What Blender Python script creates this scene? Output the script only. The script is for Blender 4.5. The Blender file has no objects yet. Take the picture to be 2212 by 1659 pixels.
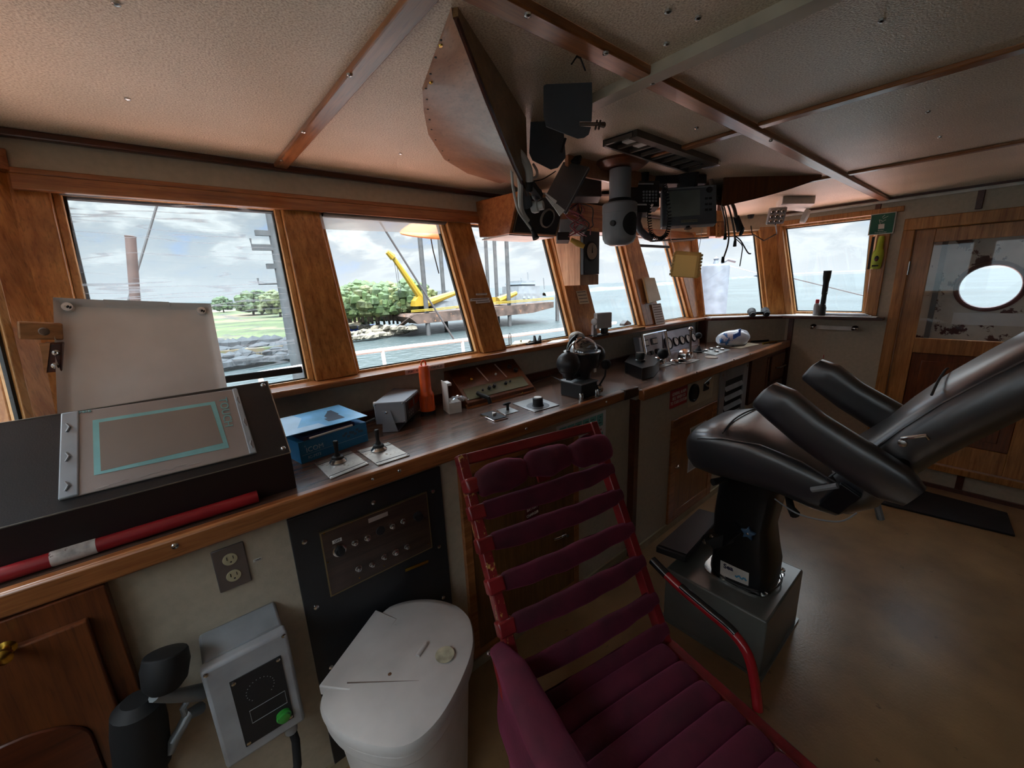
import bpy, math, random
from mathutils import Vector, Matrix, noise
random.seed(7)
V = Vector
PI = math.pi
scene = bpy.context.scene
COL = scene.collection

# ------------------------------------------------------------------ camera, world, sun, exposure
FOC, CX, CY, ZC = 869.0, 1106.0, 829.5, 1.52
_p, _r, _a = math.radians(13.8), math.radians(2.45), math.radians(39.3)
_f0 = V((0, math.cos(_p), -math.sin(_p))); _u0 = V((0, math.sin(_p), math.cos(_p))); _t0 = V((1, 0, 0))
_t1 = _t0 * math.cos(_r) - _u0 * math.sin(_r); _u1 = _t0 * math.sin(_r) + _u0 * math.cos(_r)
_M = Matrix(((math.cos(_a), math.sin(_a), 0), (-math.sin(_a), math.cos(_a), 0), (0, 0, 1)))
CT, CU, CW = _M @ _t1, _M @ _u1, _M @ _f0
EYE = V((0, 0, ZC))
cam_data = bpy.data.cameras.new('camera')
cam_data.sensor_width = 36.0
cam_data.lens = FOC / 2212 * 36.0
cam_data.clip_start = 0.02; cam_data.clip_end = 6000
cam = bpy.data.objects.new('camera', cam_data); COL.objects.link(cam)
_R = Matrix((CT, CU, -CW)).transposed().to_4x4()
cam.matrix_world = Matrix.Translation(EYE) @ _R
scene.camera = cam
scene.view_settings.view_transform = 'Standard'
scene.view_settings.look = 'None'
scene.view_settings.gamma = 1.0
scene.view_settings.use_curve_mapping = False
scene.view_settings.exposure = 1.22

def lin(c):
    if isinstance(c, str):
        c = tuple(int(c[i:i+2], 16) / 255 for i in (0, 2, 4))
    return tuple(x / 12.92 if x <= 0.04045 else ((x + 0.055) / 1.055) ** 2.4 for x in c[:3])

world = bpy.data.worlds.new('overcast_sky'); scene.world = world; world.use_nodes = True
nt = world.node_tree; nt.nodes.clear()
def N(nt, t, **kw):
    n = nt.nodes.new(t)
    for k, v in kw.items(): setattr(n, k, v)
    return n
def ramp(nt, stops, interp='LINEAR'):
    r = N(nt, 'ShaderNodeValToRGB'); r.color_ramp.interpolation = interp
    els = r.color_ramp.elements
    while len(els) < len(stops): els.new(0.5)
    for e, (p, c) in zip(els, stops):
        e.position = p; e.color = (c[0], c[1], c[2], 1) if not isinstance(c, (int, float)) else (c, c, c, 1)
    return r
SKY_GAIN = 0.9
def build_world():
    L = nt.links
    tc = N(nt, 'ShaderNodeTexCoord')
    mp = N(nt, 'ShaderNodeMapping'); mp.inputs['Scale'].default_value = (1.0, 1.0, 2.6)
    L.new(tc.outputs['Generated'], mp.inputs['Vector'])
    n1 = N(nt, 'ShaderNodeTexNoise'); n1.inputs['Scale'].default_value = 6.0; n1.inputs['Detail'].default_value = 9; n1.inputs['Roughness'].default_value = 0.56; n1.inputs['Distortion'].default_value = 0.25
    L.new(mp.outputs[0], n1.inputs['Vector'])
    r1 = ramp(nt, [(0.34, lin('7f9fcc')), (0.42, lin('98a4b0')), (0.49, lin('a6adb3')), (0.56, lin('d6d9da')), (0.66, lin('b2b7bb')), (0.76, lin('d0d2d4'))])
    L.new(n1.outputs['Fac'], r1.inputs[0])
    sep = N(nt, 'ShaderNodeSeparateXYZ'); L.new(tc.outputs['Generated'], sep.inputs[0])
    # sky boosted overhead, out of view, to add light on deck and indoors
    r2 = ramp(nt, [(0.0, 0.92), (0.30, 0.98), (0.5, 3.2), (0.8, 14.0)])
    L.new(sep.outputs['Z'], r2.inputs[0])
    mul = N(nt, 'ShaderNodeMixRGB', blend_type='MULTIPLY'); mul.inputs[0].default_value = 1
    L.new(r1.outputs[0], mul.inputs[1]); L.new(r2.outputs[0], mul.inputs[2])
    # haze at the horizon
    r3 = ramp(nt, [(0.0, 1.0), (0.06, 0.6), (0.16, 0.0)]); L.new(sep.outputs['Z'], r3.inputs[0])
    mx = N(nt, 'ShaderNodeMixRGB'); L.new(r3.outputs[0], mx.inputs[0]); L.new(mul.outputs[0], mx.inputs[1])
    mx.inputs[2].default_value = (*lin('b8bec4'), 1)
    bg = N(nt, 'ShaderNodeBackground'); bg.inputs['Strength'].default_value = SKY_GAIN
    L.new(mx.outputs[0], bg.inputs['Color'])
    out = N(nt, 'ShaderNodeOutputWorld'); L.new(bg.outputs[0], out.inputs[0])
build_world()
sun = bpy.data.lights.new('sun', 'SUN'); sun.energy = 5.5; sun.angle = math.radians(12); sun.color = (1.0, 0.96, 0.9)
sun_o = bpy.data.objects.new('sun', sun); COL.objects.link(sun_o)
sun_o.rotation_euler = V((0.35, 0.80, -1.35)).to_track_quat('-Z', 'Y').to_euler()

# ------------------------------------------------------------------ picture -> place helpers
def ray(x, y): return CW * FOC + CT * (x - CX) - CU * (y - CY)
def pl(x, y, n, d):
    n = V(n); D = ray(x, y); return EYE + D * ((d - n.dot(EYE)) / n.dot(D))
def pz(x, y, h): return pl(x, y, (0, 0, 1), h)
def pX(x, y, v): return pl(x, y, (1, 0, 0), v)
def pY(x, y, v): return pl(x, y, (0, 1, 0), v)
def lerp(a, b, t): return a + (b - a) * t

# ------------------------------------------------------------------ materials
MATS = {}
def newmat(name):
    m = bpy.data.materials.new(name); m.use_nodes = True; m.node_tree.nodes.clear(); return m
def mat(name, col, rough=0.5, metal=0.0, var=0.08, vscale=8, bump=0.0, bscale=60, coat=0, sheen=0, spec=0.5, stretch=(1,1,1), spots=None, emit=None, detail=4):
    """painted / plastic / metal surface with a little procedural wear"""
    if name in MATS: return MATS[name]
    m = newmat(name); t = m.node_tree; L = t.links
    b = N(t, 'ShaderNodeBsdfPrincipled'); o = N(t, 'ShaderNodeOutputMaterial'); L.new(b.outputs[0], o.inputs[0])
    tc = N(t, 'ShaderNodeTexCoord'); mp = N(t, 'ShaderNodeMapping'); mp.inputs['Scale'].default_value = stretch
    L.new(tc.outputs['Object'], mp.inputs['Vector'])
    n = N(t, 'ShaderNodeTexNoise'); n.inputs['Scale'].default_value = vscale; n.inputs['Detail'].default_value = detail
    L.new(mp.outputs[0], n.inputs['Vector'])
    c = lin(col); c2 = tuple(max(0, x * (1 - var * 2.5)) for x in c); c3 = tuple(min(1, x * (1 + var * 2.5)) for x in c)
    r = ramp(t, [(0.3, c2), (0.5, c), (0.72, c3)]); L.new(n.outputs['Fac'], r.inputs[0])
    colout = r.outputs[0]
    if spots:
        sc, thr, scol = spots
        n2 = N(t, 'ShaderNodeTexNoise'); n2.inputs['Scale'].default_value = sc; n2.inputs['Detail'].default_value = 6; n2.inputs['Roughness'].default_value = 0.7
        L.new(mp.outputs[0], n2.inputs['Vector'])
        r2 = ramp(t, [(thr, 0.0), (thr + 0.03, 1.0)]); L.new(n2.outputs['Fac'], r2.inputs[0])
        mx = N(t, 'ShaderNodeMixRGB'); L.new(r2.outputs[0], mx.inputs[0]); L.new(colout, mx.inputs[1]); mx.inputs[2].default_value = (*lin(scol), 1)
        colout = mx.outputs[0]
    L.new(colout, b.inputs['Base Color'])
    b.inputs['Roughness'].default_value = rough; b.inputs['Metallic'].default_value = metal
    b.inputs['Coat Weight'].default_value = coat; b.inputs['Coat Roughness'].default_value = 0.12
    b.inputs['Sheen Weight'].default_value = sheen; b.inputs['Specular IOR Level'].default_value = spec
    if emit: b.inputs['Emission Color'].default_value = (*lin(emit[0]), 1); b.inputs['Emission Strength'].default_value = emit[1]
    if bump:
        n3 = N(t, 'ShaderNodeTexNoise'); n3.inputs['Scale'].default_value = bscale; n3.inputs['Detail'].default_value = 3
        L.new(mp.outputs[0], n3.inputs['Vector'])
        bp = N(t, 'ShaderNodeBump'); bp.inputs['Strength'].default_value = bump; bp.inputs['Distance'].default_value = 0.002
        L.new(n3.outputs['Fac'], bp.inputs['Height']); L.new(bp.outputs[0], b.inputs['Normal'])
    MATS[name] = m; return m
def wood(name, dark, light, rough=0.3, axis='x', scale=1.0, coat=0.3, grain=0.5):
    if name in MATS: return MATS[name]
    m = newmat(name); t = m.node_tree; L = t.links
    b = N(t, 'ShaderNodeBsdfPrincipled'); o = N(t, 'ShaderNodeOutputMaterial'); L.new(b.outputs[0], o.inputs[0])
    tc = N(t, 'ShaderNodeTexCoord'); mp = N(t, 'ShaderNodeMapping')
    s = {'x': (1.2, 22, 22), 'y': (22, 1.2, 22), 'z': (22, 22, 1.2)}[axis]
    mp.inputs['Scale'].default_value = tuple(k * scale for k in s)
    L.new(tc.outputs['Object'], mp.inputs['Vector'])
    n = N(t, 'ShaderNodeTexNoise'); n.inputs['Scale'].default_value = 2.0; n.inputs['Detail'].default_value = 8; n.inputs['Roughness'].default_value = 0.65; n.inputs['Distortion'].default_value = 0.4
    L.new(mp.outputs[0], n.inputs['Vector'])
    a, c = lin(dark), lin(light); mid = tuple((x + y) / 2 for x, y in zip(a, c))
    r = ramp(t, [(0.5 - grain * 0.4, a), (0.5, mid), (0.5 + grain * 0.4, c)]); L.new(n.outputs['Fac'], r.inputs[0])
    # long dark pores
    n2 = N(t, 'ShaderNodeTexNoise'); n2.inputs['Scale'].default_value = 9.0; n2.inputs['Detail'].default_value = 2
    L.new(mp.outputs[0], n2.inputs['Vector'])
    r2 = ramp(t, [(0.33, 0.72), (0.45, 1.0)]); L.new(n2.outputs['Fac'], r2.inputs[0])
    mx = N(t, 'ShaderNodeMixRGB', blend_type='MULTIPLY'); mx.inputs[0].default_value = 1; L.new(r.outputs[0], mx.inputs[1]); L.new(r2.outputs[0], mx.inputs[2])
    # blotchy worn varnish
    n4 = N(t, 'ShaderNodeTexNoise'); n4.inputs['Scale'].default_value = 5.0; n4.inputs['Detail'].default_value = 5; L.new(tc.outputs['Object'], n4.inputs['Vector'])
    r4 = ramp(t, [(0.3, 0.78), (0.7, 1.12)]); L.new(n4.outputs['Fac'], r4.inputs[0])
    m2 = N(t, 'ShaderNodeMixRGB', blend_type='MULTIPLY'); m2.inputs[0].default_value = 1; L.new(mx.outputs[0], m2.inputs[1]); L.new(r4.outputs[0], m2.inputs[2])
    L.new(m2.outputs[0], b.inputs['Base Color'])
    b.inputs['Roughness'].default_value = rough; b.inputs['Coat Weight'].default_value = coat; b.inputs['Coat Roughness'].default_value = 0.15
    bp = N(t, 'ShaderNodeBump'); bp.inputs['Strength'].default_value = 0.25; bp.inputs['Distance'].default_value = 0.0015
    L.new(n.outputs['Fac'], bp.inputs['Height']); L.new(bp.outputs[0], b.inputs['Normal'])
    MATS[name] = m; return m
def glass_mat(name, tint=(0.96, 0.98, 0.98), gloss=0.05, haze=0.0, streaks=False, hazecol='dfe6ea'):
    if name in MATS: return MATS[name]
    m = newmat(name); t = m.node_tree; L = t.links
    tr = N(t, 'ShaderNodeBsdfTransparent'); tr.inputs[0].default_value = (*tint, 1)
    gl = N(t, 'ShaderNodeBsdfGlossy'); gl.inputs['Roughness'].default_value = 0.02
    mx = N(t, 'ShaderNodeMixShader'); mx.inputs[0].default_value = gloss
    L.new(tr.outputs[0], mx.inputs[1]); L.new(gl.outputs[0], mx.inputs[2])
    last = mx
    if haze or streaks:
        tl = N(t, 'ShaderNodeBsdfTranslucent'); tl.inputs[0].default_value = (*lin(hazecol), 1)
        m2 = N(t, 'ShaderNodeMixShader')
        L.new(mx.outputs[0], m2.inputs[1]); L.new(tl.outputs[0], m2.inputs[2])
        if streaks:
            tc = N(t, 'ShaderNodeTexCoord'); mp = N(t, 'ShaderNodeMapping'); mp.inputs['Scale'].default_value = (1.6, 1, 22); mp.inputs['Rotation'].default_value = (0, 0.04, 0)
            L.new(tc.outputs['Object'], mp.inputs['Vector'])
            n = N(t, 'ShaderNodeTexNoise'); n.inputs['Scale'].default_value = 1.6; n.inputs['Detail'].default_value = 1.0
            L.new(mp.outputs[0], n.inputs['Vector'])
            r = ramp(t, [(0.470, haze), (0.492, 0.42), (0.508, 0.42), (0.530, haze)]); L.new(n.outputs['Fac'], r.inputs[0])
            n2 = N(t, 'ShaderNodeTexNoise'); n2.inputs['Scale'].default_value = 1.1; n2.inputs['Detail'].default_value = 2
            L.new(mp.outputs[0], n2.inputs['Vector'])
            r2 = ramp(t, [(0.40, haze), (0.52, 1.0)]); L.new(n2.outputs['Fac'], r2.inputs[0])
            mm = N(t, 'ShaderNodeMath', operation='MULTIPLY'); L.new(r.outputs[0], mm.inputs[0]); L.new(r2.outputs[0], mm.inputs[1])
            ad = N(t, 'ShaderNodeMath', operation='MAXIMUM'); L.new(mm.outputs[0], ad.inputs[0]); ad.inputs[1].default_value = haze
            L.new(ad.outputs[0], m2.inputs[0])
        else: m2.inputs[0].default_value = haze
        last = m2
    o = N(t, 'ShaderNodeOutputMaterial'); L.new(last.outputs[0], o.inputs[0])
    MATS[name] = m; return m

# ------------------------------------------------------------------ mesh collector
def frame(z, hint=(0, 0, 1)):
    z = V(z).normalized(); h = V(hint)
    if abs(z.dot(h.normalized())) > 0.98: h = V((1, 0, 0))
    x = h.cross(z).normalized(); return x, z.cross(x).normalized(), z
class MB:
    def __init__(s): s.v = []; s.f = []
    def add(s, vs, fs):
        k = len(s.v); s.v += [V(p) for p in vs]; s.f += [[i + k for i in f] for f in fs]; return s
    def prism(s, pts, vec):
        n = len(pts); vec = V(vec); a = [V(p) for p in pts]
        s.add(a + [p + vec for p in a], [list(range(n))[::-1], [n + i for i in range(n)]] + [[i, (i + 1) % n, n + (i + 1) % n, n + i] for i in range(n)]); return s
    def box(s, c, size, R=None):
        c = V(c); X, Y, Z = R if R else (V((1, 0, 0)), V((0, 1, 0)), V((0, 0, 1)))
        dx, dy, dz = X * size[0] / 2, Y * size[1] / 2, Z * size[2] / 2
        a = [c - dx - dy - dz, c + dx - dy - dz, c + dx + dy - dz, c - dx + dy - dz]
        return s.prism(a, dz * 2)
    def b2(s, lo, hi):
        lo = V(lo); hi = V(hi); return s.box((lo + hi) / 2, (abs(hi.x-lo.x), abs(hi.y-lo.y), abs(hi.z-lo.z)))
    def bar(s, a, b, w, h, hint=(0, 0, 1)):
        a = V(a); b = V(b); x, y, z = frame(b - a, hint)
        return s.prism([a - x*w/2 - y*h/2, a + x*w/2 - y*h/2, a + x*w/2 + y*h/2, a - x*w/2 + y*h/2], b - a)
    def tube(s, pts, r, n=10, closed=False):
        pts = [V(p) for p in pts]; m = len(pts); rr = r if isinstance(r, (list, tuple)) else [r] * m
        vs = []; x = None
        for i, p in enumerate(pts):
            if closed: d = (pts[(i+1) % m] - pts[i-1])
            else: d = pts[min(i+1, m-1)] - pts[max(i-1, 0)]
            d.normalize()
            if x is None: x, y, _ = frame(d)
            x = (x - d * x.dot(d)).normalized(); y = d.cross(x)
            vs += [p + (x * math.cos(2*PI*k/n) + y * math.sin(2*PI*k/n)) * rr[i] for k in range(n)]
        fs = [[i*n + k, i*n + (k+1) % n, (i+1)*n + (k+1) % n, (i+1)*n + k] for i in range(m - 1) for k in range(n)]
        if closed: fs += [[(m-1)*n + k, (m-1)*n + (k+1) % n, (k+1) % n, k] for k in range(n)]
        else: fs += [list(range(n))[::-1], [(m-1)*n + k for k in range(n)]]
        return s.add(vs, fs)
    def lathe(s, prof, o, axis=(0, 0, 1), n=24):
        x, y, z = frame(axis, (0, 1, 0) if abs(V(axis).normalized().z) > .9 else (0, 0, 1)); o = V(o)
        vs = [o + z * h + (x * math.cos(2*PI*k/n) + y * math.sin(2*PI*k/n)) * max(r, 1e-5) for r, h in prof for k in range(n)]
        m = len(prof)
        fs = [[i*n + k, i*n + (k+1) % n, (i+1)*n + (k+1) % n, (i+1)*n + k] for i in range(m - 1) for k in range(n)]
        fs += [list(range(n))[::-1], [(m-1)*n + k for k in range(n)]]
        return s.add(vs, fs)
    def ball(s, c, r, n=16, sq=(1, 1, 1), R=None):
        c = V(c); X, Y, Z = R if R else (V((1, 0, 0)), V((0, 1, 0)), V((0, 0, 1)))
        vs = []; m = n // 2
        for i in range(m + 1):
            th = PI * i / m
            for k in range(n):
                ph = 2*PI*k/n; st = max(math.sin(th), 1e-4)
                vs.append(c + X * (r*sq[0]*st*math.cos(ph)) + Y * (r*sq[1]*st*math.sin(ph)) + Z * (-r*sq[2]*math.cos(th)))
        fs = [[i*n + k, i*n + (k+1) % n, (i+1)*n + (k+1) % n, (i+1)*n + k] for i in range(m) for k in range(n)]
        return s.add(vs, fs)
    def grid(s, fn, nu, nv, thick=None):
        """surface fn(u,v); thick = vector or None"""
        vs = [V(fn(i/nu, j/nv)) for j in range(nv+1) for i in range(nu+1)]; w = nu + 1
        fs = [[j*w+i, j*w+i+1, (j+1)*w+i+1, (j+1)*w+i] for j in range(nv) for i in range(nu)]
        if thick is None: return s.add(vs, fs)
        t = V(thick); k = len(vs); v2 = [p + t for p in vs]
        f2 = [[k + a for a in f][::-1] for f in fs]
        bd = [i for i in range(w)] + [j*w + nu for j in range(1, nv+1)] + [nv*w + i for i in range(nu-1, -1, -1)] + [j*w for j in range(nv-1, 0, -1)]
        f3 = [[bd[(i+1) % len(bd)], bd[i], bd[i] + k, bd[(i+1) % len(bd)] + k] for i in range(len(bd))]
        return s.add(vs + v2, fs + f2 + f3)
    def loft(s, rings, cap=True):
        n = len(rings[0]); vs = [p for r in rings for p in r]; m = len(rings)
        fs = [[i*n + k, i*n + (k+1) % n, (i+1)*n + (k+1) % n, (i+1)*n + k] for i in range(m - 1) for k in range(n)]
        if cap: fs += [list(range(n))[::-1], [(m-1)*n + k for k in range(n)]]
        return s.add(vs, fs)
    def build(s, name, m, parent=None, bevel=0, seg=2, sub=0, smooth=True, ang=38, **tags):
        me = bpy.data.meshes.new(name)
        off = V((0, 0, 0))
        if parent is not None:
            q = parent
            while q is not None: off += q.location; q = q.parent
        else:
            lo = [min(p[i] for p in s.v) for i in range(3)]; hi = [max(p[i] for p in s.v) for i in range(3)]
            off = V(((lo[0]+hi[0])/2, (lo[1]+hi[1])/2, lo[2]))
        me.from_pydata([tuple(p - off) for p in s.v], [], s.f); me.validate(); me.update()
        o = bpy.data.objects.new(name, me); COL.objects.link(o)
        if parent is not None: o.parent = parent
        else: o.location = off
        me.materials.append(m)
        import bmesh
        bm = bmesh.new(); bm.from_mesh(me); bmesh.ops.recalc_face_normals(bm, faces=bm.faces); bm.to_mesh(me); bm.free()
        if smooth:
            for p in me.polygons: p.use_smooth = True
            me.set_sharp_from_angle(angle=math.radians(ang))
        if bevel:
            md = o.modifiers.new('bevel', 'BEVEL'); md.width = bevel; md.segments = seg; md.limit_method = 'ANGLE'; md.angle_limit = math.radians(40)
        if sub:
            md = o.modifiers.new('sub', 'SUBSURF'); md.levels = sub; md.render_levels = sub
        for k, v in tags.items(): o[k] = v
        return o
def thing(name, label, cat, loc, group=None):
    o = bpy.data.objects.new(name, None); COL.objects.link(o); o.location = V(loc); o.empty_display_size = 0.05
    o['label'] = label; o['category'] = cat
    if group: o['group'] = group
    return o
def tag(o, label, cat, group=None, kind=None):
    o['label'] = label; o['category'] = cat
    if group: o['group'] = group
    if kind: o['kind'] = kind
    return o
def struct(mb, name, m, **kw): return mb.build(name, m, kind='structure', **kw)
def text(s, size, o, right, up, m, parent, name='lettering', depth=0.0006, align='CENTER', squeeze=1.0, bold=0.0):
    cu = bpy.data.curves.new(name, 'FONT'); cu.body = s; cu.size = size; cu.extrude = depth; cu.align_x = align; cu.align_y = 'CENTER'; cu.resolution_u = 3; cu.offset = bold
    t = bpy.data.objects.new('tmp', cu); COL.objects.link(t)
    me = bpy.data.meshes.new_from_object(t); bpy.data.objects.remove(t); bpy.data.curves.remove(cu)
    X = V(right).normalized(); Y = V(up); Y = (Y - X * Y.dot(X)).normalized(); Z = X.cross(Y)
    mb = MB(); mb.v = [V(o) + X * v.co.x * squeeze + Y * v.co.y + Z * v.co.z for v in me.vertices]; mb.f = [list(p.vertices) for p in me.polygons]
    bpy.data.meshes.remove(me)
    return mb.build(name, m, parent, smooth=False)
def slab(c, vec): return MB().prism(c, vec)
def screw(parent, p, n, r=0.006, name='screw', m=None):
    return MB().lathe([(r, 0), (r * 0.95, r * 0.35), (r * 0.5, r * 0.6), (0, r * 0.62)], p, n, 12).build(name, m or M_steel, parent)

def catmull(P, n):
    out = []
    for i in range(len(P) - 1):
        a, b, c, d = P[max(i-1, 0)], P[i], P[i+1], P[min(i+2, len(P)-1)]
        for k in range(n):
            t = k / n; out.append(.5 * ((2*b) + (c-a)*t + (2*a-5*b+4*c-d)*t*t + (3*b-a-3*c+d)*t*t*t))
    return out + [P[-1]]

# ------------------------------------------------------------------ palette
M_wood = wood('varnished_wood_horizontal', '7c4422', 'b47646', axis='x')
M_woody = wood('varnished_wood_fore_aft', '7c4422', 'b47646', axis='y')
M_woodz = wood('varnished_wood_upright', '925626', 'd09654', axis='z', rough=0.35)
M_woodl = wood('light_worn_wood', 'a46a36', 'd8a468', axis='z', rough=0.45, coat=0.1)
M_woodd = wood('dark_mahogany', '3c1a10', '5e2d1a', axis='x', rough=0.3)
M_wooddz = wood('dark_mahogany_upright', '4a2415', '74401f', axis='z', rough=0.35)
M_steel = mat('polished_steel', 'c8c8c6', 0.22, 1.0, var=0.03)
M_chrome = mat('chrome', 'e4e4e6', 0.08, 1.0, var=0.01)
M_brass = mat('brass', 'b9963f', 0.25, 1.0, var=0.05)
M_black = mat('black_paint', '232427', 0.42, bump=0.15, bscale=300)
M_blackm = mat('matt_black', '1b1b1e', 0.6)
M_rubber = mat('black_rubber', '101012', 0.7)
M_white = mat('white_paint', 'd8d6d0', 0.45)
M_wall = mat('beige_wall_panel', 'b3a894', 0.5, var=0.03, vscale=40, bump=0.2, bscale=260)
M_grey = mat('grey_cast_metal', '8d9194', 0.4, var=0.05)
M_paper = mat('paper', 'd9dce0', 0.7, var=0.03)
M_dark = mat('black_cable', '1b1b1c', 0.5)
# ------------------------------------------------------------------ SETTING
FZ = -0.20       # wheelhouse sole
CE = 2.06        # deckhead
def FW(x, z, off=0.0): return V((x, 1.585 + 0.25 * z + off, z))       # raked front wall plane
XL, XR, YB = -0.95, 4.45, -2.6

def ceiling_mat():
    m = newmat('speckled_ceiling_laminate'); t = m.node_tree; L = t.links
    b = N(t, 'ShaderNodeBsdfPrincipled'); o = N(t, 'ShaderNodeOutputMaterial'); L.new(b.outputs[0], o.inputs[0])
    tc = N(t, 'ShaderNodeTexCoord')
    n = N(t, 'ShaderNodeTexNoise'); n.inputs['Scale'].default_value = 210; n.inputs['Detail'].default_value = 3; L.new(tc.outputs['Object'], n.inputs['Vector'])
    r = ramp(t, [(0.36, lin('c4ae92')), (0.5, lin('e0cfb6')), (0.62, lin('efe2cc'))]); L.new(n.outputs['Fac'], r.inputs[0])
    n2 = N(t, 'ShaderNodeTexNoise'); n2.inputs['Scale'].default_value = 2.2; n2.inputs['Detail'].default_value = 4; L.new(tc.outputs['Object'], n2.inputs['Vector'])
    r2 = ramp(t, [(0.35, (0.86, 0.84, 0.8)), (0.65, (1.03, 1.0, 0.98))]); L.new(n2.outputs['Fac'], r2.inputs[0])
    mx = N(t, 'ShaderNodeMixRGB', blend_type='MULTIPLY'); mx.inputs[0].default_value = 1; L.new(r.outputs[0], mx.inputs[1]); L.new(r2.outputs[0], mx.inputs[2])
    L.new(mx.outputs[0], b.inputs['Base Color']); b.inputs['Roughness'].default_value = 0.29; b.inputs['Specular IOR Level'].default_value = 0.8
    bp = N(t, 'ShaderNodeBump'); bp.inputs['Strength'].default_value = 0.9; bp.inputs['Distance'].default_value = 0.003
    L.new(n.outputs['Fac'], bp.inputs['Height']); L.new(bp.outputs[0], b.inputs['Normal'])
    return m
M_ceil = ceiling_mat()
M_floor = mat('worn_tan_vinyl', '8a6c4a', 0.30, var=0.10, vscale=5, bump=0.35, bscale=90, detail=7, spots=(14, 0.66, '6b5236'))

struct(MB().b2((XL - .2, YB - .1, FZ - .1), (XR + .02, 2.3, FZ)), 'floor', M_floor)
struct(MB().prism([(XL-.25, YB-.1, CE), (XR+.15, YB-.1, CE), (XR+.15, 1.45, CE), (4.08, 2.25, CE), (-.45, 2.25, CE), (XL-.25, 1.6, CE)], (0, 0, .06)), 'ceiling', M_ceil)

# pillar / window data on the front wall:  (bottom x0,x1, top x0,x1) at z=1.15 / 1.93
PIL = [(-.34, -.245, -.315, -.235), (.43, .612, .445, .594), (1.333, 1.506, 1.262, 1.419), (2.14, 2.40, 2.075, 2.32), (2.985, 3.258, 2.90, 3.10), (3.80, 3.93, 3.66, 4.02)]
ZB, ZT = 1.145, 1.93
def fpat(x0, x1, X0, X1, z0, z1, off=0):  # quad on the front wall, x interpolated between sill and header
    def xx(a, b, z): return lerp(a, b, (z - ZB) / (ZT - ZB))
    return [FW(xx(x0, X0, z0), z0, off), FW(xx(x1, X1, z0), z0, off), FW(xx(x1, X1, z1), z1, off), FW(xx(x0, X0, z1), z1, off)]
for i, p in enumerate(PIL):
    mb = MB().prism(fpat(*p, ZB, ZT), (0, .11, 0))
    struct(mb, 'trim_%d' % (i + 1), M_woodz, bevel=.006)
wf = MB()
wf.b2((-.40, 1.90, FZ), (3.95, 2.0, 1.13))                                       # below the sill
wf.prism([FW(-.32, 1.93, -.002), FW(4.05, 1.93, -.002), FW(4.05, CE, -.002), FW(-.32, CE, -.002)], (0, .12, 0))
struct(wf, 'wall_front', M_wall)
struct(MB().b2((-.42, 1.80, 1.118), (3.93, 2.02, 1.145)), 'trim_7', M_wood, bevel=.006)   # sill board
struct(MB().prism(fpat(-.33, 4.0, -.31, 4.05, 1.875, 1.925, -.028), (0, .03, 0)).prism(fpat(-.33, 4.0, -.31, 4.05, 1.925, 1.945, -.018), (0, .02, 0)), 'trim_8', M_wood, bevel=.004)      # header board
struct(MB().prism([(-.33, 2.062, 2.035), (4.07, 2.062, 2.035), (4.07, 2.062, CE), (-.33, 2.062, CE)], (0, .03, 0)), 'trim_9', M_woodd, bevel=.005)

M_glass = glass_mat('window_glass', gloss=0.05)
M_film = glass_mat('streaked_blind_film', tint=(0.93, 0.96, 0.97), gloss=0.02, haze=0.04, streaks=True, hazecol='a4aeb4')
M_stop = wood('pale_window_stop', 'b47a3e', 'e8ba7c', axis='z', rough=0.4)
M_gasket = mat('black_gasket', '1a1d1c', 0.6)
def ring(q, w, d, off):
    """frame ring inside quad q (bl,br,tr,tl), width w, depth d, pushed off along +Y-ish normal"""
    bl, br, tr, tl = [V(a) for a in q]; nrm = (br - bl).cross(tl - bl).normalized() * -1
    o = nrm * off
    ux = (br - bl).normalized(); uz = (tl - bl).normalized(); uz2 = (tr - br).normalized(); ut = (tr - tl).normalized()
    inn = [bl + ux*w + uz*w, br - ux*w + uz2*w, tr - ut*w - uz2*w, tl + ut*w - uz*w]
    mb = MB()
    for a, b, c, e in ((bl, br, inn[1], inn[0]), (br, tr, inn[2], inn[1]), (tr, tl, inn[3], inn[2]), (tl, bl, inn[0], inn[3])):
        mb.prism([a + o, b + o, c + o, e + o], nrm * d)
    return mb, [i + o + nrm * d * .5 for i in inn], nrm
def make_window(k, q, stop=M_stop, pane=None):
    root = bpy.data.objects.new('window_%d' % k, None); COL.objects.link(root); root.location = (V(q[0]) + V(q[1])) / 2; root['kind'] = 'structure'
    mb, inn, nrm = ring(q, .022, .05, .035); mb.build('window_frame', stop, root, bevel=.003)
    mb2, inn2, _ = ring(inn, .008, .014, 0.0); mb2.build('gasket', M_gasket, root)
    MB().prism(inn2, nrm * .005).build('pane', pane or M_glass, root, smooth=False)
    return root
for k in range(5):
    a, b = PIL[k], PIL[k + 1]
    make_window(k + 1, fpat(a[1], b[0], a[3], b[2], ZB, 1.915))
# --- starboard corner (window 6) and right wall (window 7, door)
A0, B0 = V((3.90, 1.87, 1.14)), V((4.45, 1.295, 1.14)); A1, B1 = V((4.04, 2.10, CE)), V((4.45, 1.475, CE))
def CP(u, v): return lerp(lerp(A0, B0, u), lerp(A1, B1, u), v)
cn = (B0 - A0).cross(A1 - A0).normalized() * -1
if cn.x + cn.y < 0: cn = -cn
def cq(u0, u1, v0, v1): return [CP(u0, v0), CP(u1, v0), CP(u1, v1), CP(u0, v1)]
mb = MB().prism(cq(0, 1, .86, 1), cn * .1); mb.prism([V((3.9, 1.87, FZ)), V((4.45, 1.295, FZ)), B0, A0], cn * .1)
struct(mb, 'wall_corner_right', M_wall)
struct(MB().prism(cq(.80, 1.0, 0, .88), cn * .1).prism(cq(0.0, .07, 0, .88), cn*.1), 'trim_10', M_woodz, bevel=.005)
make_window(6, cq(.07, .80, .01, .86))
X = XR
wr = MB()
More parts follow.
